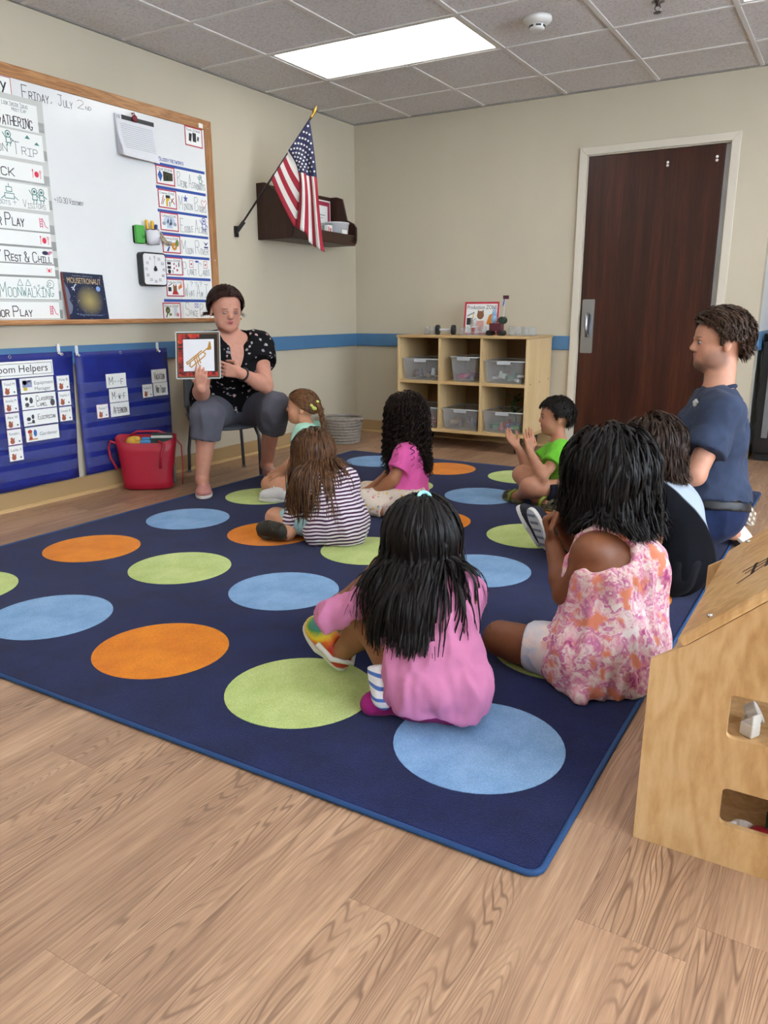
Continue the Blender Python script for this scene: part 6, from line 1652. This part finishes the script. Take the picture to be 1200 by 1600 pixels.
# ---------------------------------------------------------------- kneeling man
j = J_(pel=(3.225, -2.375, .235), che=(3.190, -2.295, .500), nec=(3.200, -2.268, .680), hed=(3.182, -2.250, .870), shL=(3.250, -2.470, .605), shR=(3.160, -2.130, .595),
  elL=(3.200, -2.610, .395), wrL=(2.985, -2.520, .33), elR=(3.06, -2.13, .36), wrR=(2.93, -2.30, .3), hipL=(3.225, -2.460, .19), hipR=(3.205, -2.300, .19),
  knL=(2.91, -2.455, .085), anL=(3.23, -2.20, .1), knR=(2.885, -2.225, .085), anR=(3.232, -1.985, .15), toL=(3.34, -2.12, .05), toR=(3.32, -1.88, .09))
MZ = dict(s=1.4, hip=.135, hipw=.055, wai=.112, waw=.045, che=.118, chw=.085, nk=.058, sh=.066, ua=.05, el=.038, fa=.042, wr=.03, th=.088, kn=.066, ca=.06, an=.04)
mn = person('person kneeling upright in a heather navy polo shirt and jeans', j, MZ, (-.91, -.41, .02), .24, '#c08d74', lips='#a3665c', brow='#2e2018', dark='#6a4234', h=.006, child=False, stubble='#463228', iris=mat('#3a4a50', .2),
  hands={'L': dict(L=.18, curl=(.5, .5, .5, .5)), 'R': dict(L=.18, curl=(.5, .5, .5, .5))})
g = mn['g']
POLO = fabric('heather_navy', '#343e54', .14, weave=300)
P = infl(g['torso'], .019)+[cone(j['pel']+g['u']*.06-g['l']*.05, j['pel']+g['u']*.06+g['l']*.05, .132)]
for S_ in 'LR': P += [clipc(j['sh'+S_], j['el'+S_], .07, .068, .6), clipc(j['sh'+S_]*.45+j['el'+S_]*.55, j['el'+S_], .071, .071, .12)]
po = cloth_obj(mn['root'], 'polo_shirt', P, .0065, POLO, .025, [hem_tilt(j['pel']+g['u']*.012, -g['u']), hem_tilt(j['nec']+g['u']*.034, g['u']*1+g['f']*.3)], fold=dict(amp=.011, freq=9, squash=(1, 1, .8), fine=.4))
lo_ = mn['root'].location
na = nrm(mn['q'](-.1, 0, -.2)-(j['nec']-g['u']*.03)); nb_ = nrm(np.cross(na, g['l'])); nc_ = np.cross(nb_, na)
ncp = j['nec']+na*.002
MB().tube([Vector(ncp+.064*(nc_*math.cos(a*math.pi/12)+nb_*math.sin(a*math.pi/12))+na*.022*math.sin(a*math.pi/12)*(-1 if nb_@g['f'] > 0 else 1))-lo_ for a in range(24)], .0085, 8, closed=True).build('collar', fabric('polo_collar', '#2b3448', .1), po, smooth=True)
# chest emblem (a small white rose-like mark on the near breast)
from mathutils.bvhtree import BVHTree
bv = BVHTree.FromObject(po, bpy.context.evaluated_depsgraph_get())
hit, hn, _, _ = bv.ray_cast(Vector((3.225, -2.903, .69))-lo_, (Vector((3.121, -2.263, .621))-Vector((3.225, -2.903, .69))).normalized())
pc_ = A3(hit)+A3(lo_) if hit is not None else j['che']
g2 = dict(u=A3((0, 0, 1)), f=np.cross(A3(hn), (0, 0, 1)), l=A3(hn)*.0)
eb = MB()
for a, b_, r_ in ((0, 0, .013), (.012, .008, .009), (-.01, .01, .008), (.0, .016, .008)): eb.ball(Vector(pc_+g2['u']*b_+g2['f']*a)-lo_, (r_*.8, r_*.8, r_*.8), 10)
eb.tube([Vector(pc_)-lo_, Vector(pc_-g2['u']*.026-g2['f']*.012)-lo_], .003, 6).build('emblem', mat('#c9ccc8', .6), po, smooth=True)
JEAN = fabric('indigo_denim', '#1f2b4c', .16, weave=250)
P = [cone(j['pel']-g['l']*.055, j['pel']+g['l']*.055, .142), cone(j['hipL'], j['knL'], .098, .078), cone(j['hipR'], j['knR'], .098, .078), clipc(j['knL'], j['anL'], .072, .052, .95), clipc(j['knR'], j['anR'], .072, .052, .9)]
je = cloth_obj(mn['root'], 'jeans', P, .007, JEAN, .04, [hem_tilt(j['pel']+g['u']*.01, g['u'])], fold=dict(amp=.005, freq=12))
bel = [cone(j['pel']-g['u']*.005-g['l']*.056, j['pel']-g['u']*.005+g['l']*.056, .149)]
cloth_obj(mn['root'], 'belt', bel, .006, mat('#17181c', .5), .01, [hem_tilt(j['pel']+g['u']*.014, g['u']), hem_tilt(j['pel']-g['u']*.024, -g['u'])], flo=None, parent=je)
HM = hair_mat('brown_hair', '#22160f', '#4a3222', .45)
lm_ = 'short'
cpm = cap(mn['root'], j['hed'], mn['R'], .24, HM, .016, lm_, .006)
X, Nn, D = scalp(j['hed'], mn['R'], .24, 2200, 3, lm_, .012)
wy = -mn['R'][0]*1.0+np.array((0, 0, -.35)); wy = wy+np.where(D[:, :1] > .25, 1, 0)*(mn['R'][2]*.3)[None, :]
strands(mn['root'], 'hair_strands', X, Nn, flow(Nn, mn['R'], wy), np.where((np.abs(D[:, 1]) > .55) & (D[:, 2] < .45) & (D[:, 0] > -.55), .018, np.where(D[:, 0] < -.3, .035, .06)), 7, HM, skull(j['hed'], mn['R'], .24, .010), .02, .15, .85, .0026, 4, .002, 5, 0, 0, .1, cpm, .1, clump=.12)
# shoe with its patterned sole turned to the back
SOLEB = mat('#8a7663', .7)
o_, fr_ = shoe(mn['root'], 'shoe', (3.262, -1.985, .215), (3.335, -1.865, .09), (-.75, .45, -.35), .25, .1, mat('#2a2a2e', .7), mat('#cfcac0', .6))
Rs = Matrix((nrm(A3(fr_(1, 0, 0))-A3(fr_(0, 0, 0))), nrm(A3(fr_(0, 1, 0))-A3(fr_(0, 0, 0))), nrm(A3(fr_(0, 0, 1))-A3(fr_(0, 0, 0))))).transposed()
mb = MB().prism([(a*.94+.008, b*.86) for a, b in sole_outline(.25, .1)], -.004, .001, fr_); mb.build('outsole', SOLEB, o_)
for a in range(7):
    for s in (-1, 0, 1):
        MB().box(Vector(fr_(.025+.032*a, s*.026, -.005)), (.016, .014, .004), Rs).build('tread', mat('#d0c8b8', .7), o_)
shoe(mn['root'], 'shoe', (3.255, -2.19, .17), (3.36, -2.09, .04), (-.7, .35, -.6), .25, .095, mat('#2a2a2e', .7), mat('#cfcac0', .6))

# ---------------------------------------------------------------- boy in green
j = J_(pel=(2.440, -1.735, .105), che=(2.385, -1.722, .240), nec=(2.362, -1.708, .328), hed=(2.336, -1.682, .452), shL=(2.412, -1.795, .283), shR=(2.318, -1.640, .280),
  elL=(2.362, -1.925, .178), wrL=(2.292, -1.925, .302), elR=(2.215, -1.720, .165), wrR=(2.155, -1.745, .285), hipL=(2.435, -1.805, .085), hipR=(2.385, -1.675, .085),
  knL=(2.310, -1.955, .125), anL=(2.225, -1.870, .05), knR=(2.205, -1.800, .150), anR=(2.325, -1.880, .05), toL=(2.15, -1.84, .035), toR=(2.42, -1.93, .035))
by = person('child in a lime green shirt and navy shorts, cross-legged with hands raised to the chin', j, CHs(1.0), (-.87, -.49, .02), .2, '#c08a6e', brow='#1a120e', dark='#6a4030', h=.0042,
  hands={'L': dict(d=(-.12, .02, .99), n=(-.7, .55, .0), t=(.6, .6, .1), L=.125, curl=(.12, .08, .1, .16), thumb=.3, rf=.052, spread=.1) if False else dict(d=(-.12, .02, .99), n=(-.7, .55, .0), t=(.6, .6, .1), L=.125, curl=(.12, .08, .1, .16), thumb=.3, rf=.052),
         'R': dict(d=(-.62, -.1, .72), n=(.5, -.3, .5), t=(-.4, .5, .6), L=.125, curl=(.2, .22, .25, .3), thumb=.2, rf=.052)})
g = by['g']
LIME = fabric('lime_cotton', '#6fc33a', .05)
P = infl(g['torso'], .012)
for S_ in 'LR': P += [clipc(j['sh'+S_], j['el'+S_], .056, .053, .5)]
cloth_obj(by['root'], 'shirt', P, .0055, LIME, .022, [hem_tilt(j['pel']-(0, 0, .055), (0, 0, -1)), hem_tilt(j['nec']+g['u']*.02, g['u']+g['f']*.4)], fold=dict(amp=.008, freq=15, fine=.3))
P = [cone(j['pel']-g['l']*.05, j['pel']+g['l']*.05, .09), clipc(j['hipL'], j['knL'], .076, .066, .55), clipc(j['hipR'], j['knR'], .076, .066, .5)]
cloth_obj(by['root'], 'shorts', P, .006, fabric('navy_shorts', '#151a2a', .1), .03, [hem_tilt(j['pel']+(0, 0, .03), (0, 0, 1))], fold=dict(amp=.005, freq=18))
HK = hair_mat('short_black_hair', '#0c0907', '#1e1612', .5)
lb = 'short'
cpb = cap(by['root'], j['hed'], by['R'], .2, HK, .012, lb, .005)
X, Nn, D = scalp(j['hed'], by['R'], .2, 1600, 9, lb, .009)
wy = by['R'][0]*.7+np.array((0, 0, -.5))
strands(by['root'], 'hair_strands', X, Nn, flow(Nn, by['R'], wy), np.where((np.abs(D[:, 1]) > .55) & (D[:, 2] < .45) & (D[:, 0] > -.55), .012, .03), 5, HK, skull(j['hed'], by['R'], .2, .008), .01, .15, .85, .0022, 4, 0, 5, 0, 0, .1, cpb, .1)
OLV = mat('#4d4a36', .7)
for heel, toe in (((2.235, -1.885, .012), (2.13, -1.81, .014)), ((2.335, -1.905, .012), (2.45, -1.945, .014))):
    f_ = nrm(A3(toe)-A3(heel)); l_ = np.cross((0, 0, 1), f_); loc_ = np.array(by['root'].location[:])
    fr_ = lambda a, b, c, heel=heel, f_=f_, l_=l_: tuple(A3(heel)+f_*(a-.03)+l_*b+A3((0, 0, c))-loc_)
    o_ = MB().prism(sole_outline(.18, .08), 0, .02, fr_).build('sandal', OLV, by['root'], bevel=.004)
    MB().prism([(x*.96+.003, y*.93) for x, y in sole_outline(.18, .08)], .006, .011, lambda a, b, c, fr_=fr_: fr_(a*1.03, b*1.09, c)).build('welt', mat('#8c865c', .7), o_)
    for a, c_, mm in ((.125, .05, OLV), (.075, .062, mat('#7c8a24', .5))):
        MB().tube([fr_(a, .04, .012), fr_(a+.004, .032, c_*.8), fr_(a+.006, 0, c_), fr_(a+.004, -.032, c_*.8), fr_(a, -.04, .012)], .009, 8).build('strap', mm, o_, smooth=True)

# ---------------------------------------------------------------- girl with pigtails in mint
j = J_(pel=(1.185, -2.270, .105), che=(1.150, -2.242, .255), nec=(1.115, -2.228, .388), hed=(1.072, -2.222, .484), shL=(1.162, -2.322, .358), shR=(1.105, -2.150, .345),
  elL=(1.135, -2.405, .205), wrL=(1.052, -2.405, .150), elR=(1.02, -2.17, .19), wrR=(.96, -2.28, .14), hipL=(1.190, -2.340, .085), hipR=(1.135, -2.215, .085),
  knL=(.985, -2.412, .078), anL=(1.120, -2.430, .05), knR=(.910, -2.225, .08), anR=(1.065, -2.325, .05), toL=(1.04, -2.50, .04), toR=(.97, -2.37, .04))
mt = person('child in a mint top with a light brown ponytail and lime hair clips, facing left', j, CHs(.98), (-.86, -.48, .1), .19, '#c48f70', brow='#6a4a34', dark='#7a4c38', h=.0048,
  hands={'L': dict(d=(-.8, -.15, -.3), n=(.2, .2, -1), L=.12, curl=(.5, .55, .6, .6), thumb=.5), 'R': dict(d=(-.5, -.5, -.2), n=(0, 0, -1), L=.12, curl=(.6, .6, .6, .6))})
g = mt['g']
MINT = fabric('mint_cotton', '#a4d3bd', .05)
P = infl(g['torso'], .013)
for S_ in 'LR': P += [clipc(j['sh'+S_], j['el'+S_], .056, .052, .38)]
cloth_obj(mt['root'], 'top', P, .006, MINT, .03, [hem_tilt(j['nec']+g['u']*.03, g['u']+g['f']*.3), hem_tilt(j['pel']-(0, 0, .04), (0, 0, -1))], fold=dict(amp=.006, freq=15))
P = [cone(j['pel']-g['l']*.055, j['pel']+g['l']*.055, .096), clipc(j['hipL'], j['knL'], .08, .066, .45), clipc(j['hipR'], j['knR'], .08, .066, .45)]
cloth_obj(mt['root'], 'shorts', P, .006, fabric('mint_shorts', '#8fbfae', .05), .03, [hem_tilt(j['pel']+(0, 0, .03), (0, 0, 1))])
HL = hair_mat('light_brown_hair', '#4a2f1c', '#7a5434', .42)
lp = (.45, -.25, -.8)
cpt = cap(mt['root'], j['hed'], mt['R'], .19, HL, .009, lp, .005)
X, Nn, D = scalp(j['hed'], mt['R'], .19, 1500, 13, lp, .007)
ctr = mt['q'](-.42, 0, .28)
strands(mt['root'], 'hair_strands', X, Nn, flow(Nn, mt['R'], (ctr-X)*8), .06, 7, HL, skull(j['hed'], mt['R'], .19, .007), .005, .0, .95, .002, 6, 0, 5, 0, 0, .03, cpt)
lo_ = np.array(mt['root'].location[:])
for s in (.18, -.18):
    P = []; p = mt['q'](-.46, s, .2)
    for k in range(11):
        a = (1 if k % 2 else -1)*.006
        P.append(ell(p+mt['R'][1]*a, (.014-.0006*k, .014-.0006*k, .017), None, .006)); p = p+A3((.006 if k < 3 else .0015, .002, -.019))
    V, F = sculpt(P, .004, .006)
    mesh_obj('braid', V-lo_, F, HL, cpt, smooth=True)
CLIP = mat('#c8d86a', .4)
for a, s, u_ in ((-.4, .16, .28), (-.36, .3, .1)):
    p = mt['q'](a, s, u_)-lo_
    o_ = MB().ball(p, .008, 10).build('hair_clip', CLIP, mt['root'], smooth=True)
    for k in (-1, 1):
        MB().ball(p+.014*k*(mt['R'][0]*.8+mt['R'][2]*.6)+mt['R'][1]*.003, (.013, .008, .010), 10, Matrix(mt['R'].T.tolist())).build('bow_loop', CLIP, o_, smooth=True)
shoe(mt['root'], 'sneaker', (1.16, -2.455, .013), (1.02, -2.52, .016), (0, 0, 1), .175, .08, mat('#cfcdca', .6, bp=.2), mat('#dedcd8', .5))
shoe(mt['root'], 'sneaker', (1.075, -2.315, .013), (.95, -2.385, .016), (0, 0, 1), .17, .078, mat('#cfcdca', .6, bp=.2), mat('#dedcd8', .5))

# ---------------------------------------------------------------- girl in the striped dress
j = J_(pel=(1.790, -2.925, .105), che=(1.735, -2.905, .235), nec=(1.690, -2.890, .310), hed=(1.618, -2.868, .368), shL=(1.668, -2.985, .262), shR=(1.780, -2.815, .256),
  elL=(1.612, -3.000, .135), wrL=(1.560, -2.880, .06), elR=(1.715, -2.735, .13), wrR=(1.60, -2.775, .06), hipL=(1.740, -2.995, .085), hipR=(1.810, -2.865, .085),
  knL=(1.485, -2.985, .085), anL=(1.610, -3.060, .045), knR=(1.660, -2.690, .08), anR=(1.575, -2.820, .045), toL=(1.53, -3.09, .035), toR=(1.48, -2.79, .035))
sp = person('child in a purple and white striped dress with long brown hair, seen from behind', j, CHs(1.0), (-.80, .52, -.3), .195, '#c28e70', face=False)
g = sp['g']
def stripes(name, c1, c2, period, axis, wob=.006):
    m, nt, b = newmat(name); v = coords(nt)
    dt = N(nt, 'ShaderNodeVectorMath', operation='DOT_PRODUCT'); nt.links.new(v, dt.inputs[0]); dt.inputs[1].default_value = tuple(float(x) for x in nrm(axis))
    nz = noise_tex(nt, v, 9, 2)
    q = mathn(nt, 'ADD', dt.outputs['Value'], mathn(nt, 'MULTIPLY', nz.outputs[0], wob*4))
    w = mathn(nt, 'SINE', mathn(nt, 'MULTIPLY', q, 6.2832/period))
    nt.links.new(ramp(nt, mathn(nt, 'ADD', mathn(nt, 'MULTIPLY', w, .5), .5), [(.44, c1), (.54, c2)]), b.inputs['Base Color'])
    b.inputs['Roughness'].default_value = .85; b.inputs['Specular IOR Level'].default_value = .15; b.inputs['Sheen Weight'].default_value = .1
    return m
ST = stripes('purple_white_stripe', '#4a2748', '#dcd6da', .0158, (g['u']*.5+A3((0, 0, 1))))
P = infl(g['torso'], .012)+[cone(j['che'], j['pel']-(0, 0, .02), .085, .125), cone(j['pel'], j['hipL']*.42+j['knL']*.58, .1, .062), cone(j['pel'], j['hipR']*.5+j['knR']*.5, .1, .07), cone(j['pel']+(.0, -.02, -.03), j['pel']+(.05, -.02, -.05), .1, .075), cone(j['pel'], j['pel']+(-.05, -.11, -.05), .09, .05)]
cloth_obj(sp['root'], 'dress', P, .006, ST, .04, [hem_tilt(j['nec']-g['u']*.01, g['u'])], subs=[ell(j['shL']+g['l']*.035, (.05, .05, .05), None, .01), ell(j['shR']-g['l']*.035, (.05, .05, .05), None, .01)], fold=dict(amp=.006, freq=13, squash=(1, 1, .5), fine=.3))
cloth_obj(sp['root'], 'shorts', [clipc(j['hipL'], j['knL'], .06, .054, .8)], .006, fabric('mint_bike_shorts', '#9cc2c6', .06), .02)
HT = hair_mat('long_brown_hair', '#2c1a10', '#6e4a2e', .4)
cps = long_hair(sp, HT, 3000, .085, 51, (.42, -.4, -.85), wid=.0026, off=.022, nseg=18, wave=.01, jit=.12, spread=1.15, back=2.2, grow=.01, sep=.05, clump=.5)
shoe(sp['root'], 'shoe', (1.625, -3.085, .032), (1.50, -3.075, .036), (.1, -.4, 1), .17, .08, mat('#2e2a20', .7), mat('#3a352a', .7))
shoe(sp['root'], 'shoe', (1.58, -2.83, .013), (1.46, -2.79, .016), (0, 0, 1), .17, .078, mat('#2e2a20', .7), mat('#3a352a', .7))

# ---------------------------------------------------------------- girl with long curls
j = J_(pel=(1.790, -2.300, .105), che=(1.785, -2.272, .255), nec=(1.768, -2.255, .350), hed=(1.738, -2.236, .474), shL=(1.808, -2.352, .308), shR=(1.752, -2.178, .306),
  elL=(1.775, -2.425, .190), wrL=(1.690, -2.455, .125), elR=(1.66, -2.2, .19), wrR=(1.62, -2.36, .13), hipL=(1.795, -2.370, .085), hipR=(1.745, -2.245, .085),
  knL=(1.625, -2.495, .08), anL=(1.765, -2.490, .045), knR=(1.560, -2.330, .08), anR=(1.70, -2.40, .045), toL=(1.85, -2.50, .035), toR=(1.60, -2.44, .035))
cu_ = person('child in a pink t-shirt with long dark curls, sitting before the bookcase', j, CHs(.98), (-.86, .45, -.05), .2, '#9c6848', face=False,
  hands={'L': dict(d=(-.75, -.1, -.35), n=(.2, .2, -1), L=.12, curl=(.3, .35, .4, .4))})
g = cu_['g']
HOT = fabric('hot_pink_cotton', '#d25a9c', .05)
P = infl(g['torso'], .014)+[cone(j['che'], j['pel']+(0, 0, .02), .088, .1)]
for S_ in 'LR': P += [clipc(j['sh'+S_], j['el'+S_], .054, .056, .6)]
cloth_obj(cu_['root'], 'shirt', P, .006, HOT, .03, [hem_tilt(j['nec']+g['u']*.005, g['u']), hem_tilt(j['pel']-(0, 0, .045), (0, 0, -1))], fold=dict(amp=.006, freq=14, fine=.3))
m, nt, b = newmat('cream_fruit_print')
vo = N(nt, 'ShaderNodeTexVoronoi'); vo.inputs['Scale'].default_value = 55; nt.links.new(coords(nt), vo.inputs['Vector'])
spot = ramp(nt, vo.outputs['Distance'], [(.30, (1, 1, 1)), (.40, (0, 0, 0))])
sepc = N(nt, 'ShaderNodeSeparateXYZ'); nt.links.new(vo.outputs['Color'], sepc.inputs[0])
sc3 = ramp(nt, sepc.outputs[0], [(.0, '#cdbfae'), (.35, '#d0a63a'), (.6, '#c8747a'), (.8, '#8d8a90')], 'CONSTANT')
nt.links.new(mixc(nt, spot, '#cdbfae', sc3), b.inputs['Base Color']); b.inputs['Roughness'].default_value = .85
P = [cone(j['pel']-g['l']*.055, j['pel']+g['l']*.055, .098)]
for S_ in 'LR': P += [cone(j['hip'+S_], j['kn'+S_], .076, .056), clipc(j['kn'+S_], j['an'+S_], .056, .04, .95)]
cloth_obj(cu_['root'], 'leggings', P, .006, m, .025, [hem_tilt(j['pel']+(0, 0, .04), (0, 0, 1))], fold=dict(amp=.003, freq=20))
HC = hair_mat('dark_curly_hair', '#0d0806', '#2a1a13', .42)
long_hair(cu_, HC, 650, .225, 61, (.42, -.4, -.9), wid=.0026, off=.03, nseg=44, wave=0, jit=.06, spread=1.05, grow=.012, sep=.2, curl=.009, cfreq=62, capgrow=.018, clump=.2)
shoe(cu_['root'], 'shoe', (1.76, -2.49, .013), (1.88, -2.50, .016), (0, 0, 1), .16, .075, mat('#b9a7a0', .7), mat('#cfcac4', .6))
shoe(cu_['root'], 'shoe', (1.70, -2.40, .013), (1.58, -2.45, .016), (0, 0, 1), .16, .075, mat('#b9a7a0', .7), mat('#cfcac4', .6))

# ---------------------------------------------------------------- teacher on the chair with her picture card
j = J_(pel=(.440, -2.085, .495), che=(.560, -2.175, .715), nec=(.590, -2.205, .862), hed=(.590, -2.255, 1.005), shL=(.680, -2.090, .800), shR=(.500, -2.345, .800),
  elL=(.800, -2.190, .590), wrL=(.795, -2.390, .672), elR=(.600, -2.500, .565), wrR=(.705, -2.605, .605), hipL=(.515, -2.010, .43), hipR=(.410, -2.170, .43),
  knL=(.840, -2.165, .465), anL=(.645, -2.025, .09), knR=(.635, -2.500, .445), anR=(.600, -2.535, .085), toL=(.74, -2.09, .05), toR=(.69, -2.62, .05))
TZ = dict(s=1.4, hip=.145, hipw=.085, wai=.125, waw=.065, che=.115, chw=.085, nk=.056, sh=.06, ua=.051, el=.041, fa=.043, wr=.028, th=.094, kn=.067, ca=.054, an=.035)
camr = A3((.857, .515, 0)); camf = A3((-.515, .857, 0))
tc = person('person in a black floral blouse seated on a chair, holding up a picture card', j, TZ, (.84, -.53, -.16), .238, '#c38d78', lips='#a84e58', brow='#3a2018', dark='#7d6a70', h=.005, child=False, iris=mat('#3a3030', .2), half=True,
  hands={'L': dict(d=-camr*.85+A3((0, 0, .25))-camf*.25, n=camf+camr*.1, t=(0, 0, 1), L=.165, curl=(.28, .3, .34, .4), thumb=.9, rf=.05), 'R': dict(d=A3((.0, .0, 1))-camf*.25+camr*.1, n=camf, t=-camr, L=.15, curl=(.42, .45, .48, .5), thumb=.9, rf=.05)})
g = tc['g']
m, nt, b = newmat('black_floral')
vo = N(nt, 'ShaderNodeTexVoronoi'); vo.inputs['Scale'].default_value = 34; vo.inputs['Randomness'].default_value = .9
nzz = noise_tex(nt, coords(nt), 60, 2); ad = N(nt, 'ShaderNodeVectorMath', operation='ADD'); sc2 = N(nt, 'ShaderNodeVectorMath', operation='SCALE'); nt.links.new(nzz.outputs[1], sc2.inputs[0]); sc2.inputs[3].default_value = .02
nt.links.new(coords(nt), ad.inputs[0]); nt.links.new(sc2.outputs[0], ad.inputs[1]); nt.links.new(ad.outputs[0], vo.inputs['Vector'])
spot = ramp(nt, vo.outputs['Distance'], [(.26, (1, 1, 1)), (.33, (0, 0, 0))])
sepc = N(nt, 'ShaderNodeSeparateXYZ'); nt.links.new(vo.outputs['Color'], sepc.inputs[0])
sc3 = ramp(nt, sepc.outputs[0], [(.0, '#0d0d10'), (.3, '#b9b4b4'), (.6, '#c9a3a4'), (.75, '#8f8d95')], 'CONSTANT')
nt.links.new(mixc(nt, spot, '#0d0d10', sc3), b.inputs['Base Color']); b.inputs['Roughness'].default_value = .8; b.inputs['Specular IOR Level'].default_value = .15
P = infl(g['torso'], .014)
for S_ in 'LR': P += [clipc(j['sh'+S_], j['el'+S_], .082, .082, .42)]
P += [ell(j['che']+s*g['l']*.07+g['f']*.09-g['u']*.02, (.075, .075, .075), None, .05) for s in (-1, 1)]
Rt = np.array([g['l'], g['f'], g['u']])
bl = cloth_obj(tc['root'], 'blouse', P, .007, m, .05, [hem_tilt(j['pel']-(0, 0, .07), (0, 0, -1))], subs=[ell(j['nec']+g['u']*.03+g['f']*.03, (.082, .1, .05), Rt, .01), ell(j['nec']-g['u']*.02+g['f']*.12, (.036, .08, .075), Rt, .03), ell(j['nec']-g['u']*.07+g['f']*.12, (.016, .08, .055), Rt, .02)], fold=dict(amp=.007, freq=9, squash=(1, 1, .5), fine=.3))
CAPRI = fabric('charcoal_twill', '#54545e', .07)
P = [cone(j['pel']-g['l']*.085-(0, 0, .02), j['pel']+g['l']*.085-(0, 0, .02), .148)]
for S_ in 'LR': P += [cone(j['hip'+S_], j['kn'+S_], .108, .083), clipc(j['kn'+S_], j['an'+S_], .084, .074, .36)]
cloth_obj(tc['root'], 'trousers', P, .007, CAPRI, .04, [hem_tilt(j['pel']+(0, 0, .07), (0, 0, 1))], fold=dict(amp=.007, freq=11, fine=.3))
HR = hair_mat('dark_auburn_hair', '#190b08', '#3a1c14', .4)
lt = 'swept'
cpt = cap(tc['root'], j['hed'], tc['R'], .238, HR, .014, lt, .006)
X, Nn, D = scalp(j['hed'], tc['R'], .238, 2200, 17, lt, .011)
wy = -tc['R'][0]*1.3+np.array((0, 0, -.35))+(D[:, 1:2]-.12)*tc['R'][1][None, :]*1.6
strands(tc['root'], 'hair_strands', X, Nn, flow(Nn, tc['R'], wy), .07, 9, HR, skull(j['hed'], tc['R'], .238, .011), .012, .02, .96, .0024, 4, .002, 5, 0, 0, .04, cpt)
V, F = sculpt([ell(tc['q'](-.5, 0, -.05), (.05, .05, .045)), ell(tc['q'](-.48, .1, -.2), (.04, .04, .05))], .006, .03)
mesh_obj('bun', V-np.array(tc['root'].location[:]), F, HR, cpt, smooth=True)
lo_ = np.array(tc['root'].location[:])
wa = nrm(j['wrL']-j['elL']); wc = j['wrL']-wa*.02
e1 = nrm(np.cross(wa, (0, 0, 1))); e2 = np.cross(wa, e1)
MB().tube([Vector(wc+.034*(e1*math.cos(a*math.pi/10)+e2*math.sin(a*math.pi/10))-lo_) for a in range(20)], .006, 8, closed=True).build('bracelet', mat('#17181a', .4), tc['root'], smooth=True)
for s in (1, -1): MB().ball(tc['q'](-.03, s*.375, -.2)-lo_, (.004, .004, .008), 10).build('earring', mat('#c07a3a', .3, .5), tc['root'], smooth=True)
PKS = mat('#b98078', .75, bp=.4, bs=300)
shoe(tc['root'], 'shoe', (.565, -2.49, .012), (.70, -2.63, .014), (0, 0, 1), .235, .095, PKS, mat('#d9d4ce', .6))
shoe(tc['root'], 'shoe', (.63, -2.01, .012), (.77, -2.10, .014), (0, 0, 1), .235, .095, PKS, mat('#d9d4ce', .6))
# picture card
cA, cB, cC = A3((.585, -2.640, .890)), A3((.768, -2.530, .893)), A3((.640, -2.668, .664))
x_ = nrm(cB-cA); y0_ = nrm(cA-A3((.628, -2.672, .662))); z_ = nrm(np.cross(x_, y0_)); y_ = np.cross(z_, x_)
W_, H_ = .222, .235
org = cA-y_*H_
pcard = thing('picture_card', 'laminated card with a brass trumpet in a black and red frame, held by the teacher', 'card', org, rot=Matrix((x_, y_, z_)).transposed())
MB().prism(rrect(W_+.014, H_+.014, .008, 3, W_/2, H_/2), -.001, 0).build('laminate', clear_mat('#dfe6e4', .5), pcard)
MB().box2((0, 0, 0), (W_, H_, .0008)).build('mount', mat('#16110f', .4), pcard)
m, nt, b = newmat('red_flower_print')
n = noise_tex(nt, coords(nt), 22, 3, .6, 1.5); nt.links.new(ramp(nt, n.outputs[0], [(.4, '#1a0a0a'), (.5, '#9c1f22'), (.62, '#c8382a'), (.72, '#d08a3a')]), b.inputs['Base Color']); b.inputs['Roughness'].default_value = .35
flat('flower_border', [rect(.008, .008, .214, .03), rect(.008, .03, .032, .227), rect(.032, .205, .12, .227)], m, pcard, .0011)
ribbons(MB(), [rect(.006, .006, .216, .229)+[(.006, .006)]], .002, .0013).build('gold_line', mat('#a8763a', .4), pcard)
flat('white_field', [rect(.034, .034, .196, .2)], mat('#e2e4e8', .4), pcard, .0014)
BR = mat('#b5852c', .4)
ribbons(MB(), [[(.055, .07), (.165, .155)], [(.06, .085), (.13, .14)], [(.055, .07), (.05, .08), (.06, .085)], [(.075, .055), (.145, .112), (.15, .125), (.14, .132)], [(.075, .055), (.066, .062), (.07, .075)], [(.09, .105), (.103, .06)], [(.1, .112), (.113, .068)], [(.11, .12), (.123, .077)]], .006, .0017).build('trumpet', BR, pcard)
flat('trumpet_bell', [[(.155, .145), (.163, .16), (.17, .188), (.178, .186), (.182, .15), (.178, .145), (.165, .143)]], BR, pcard, .0018)
flat('caption', [rect(.09, .038, .135, .0415)], INK, pcard, .0018)
print('people', round(time.time()-T0, 1), sum(len(o.data.polygons) for o in bpy.data.objects if o.type == 'MESH'))
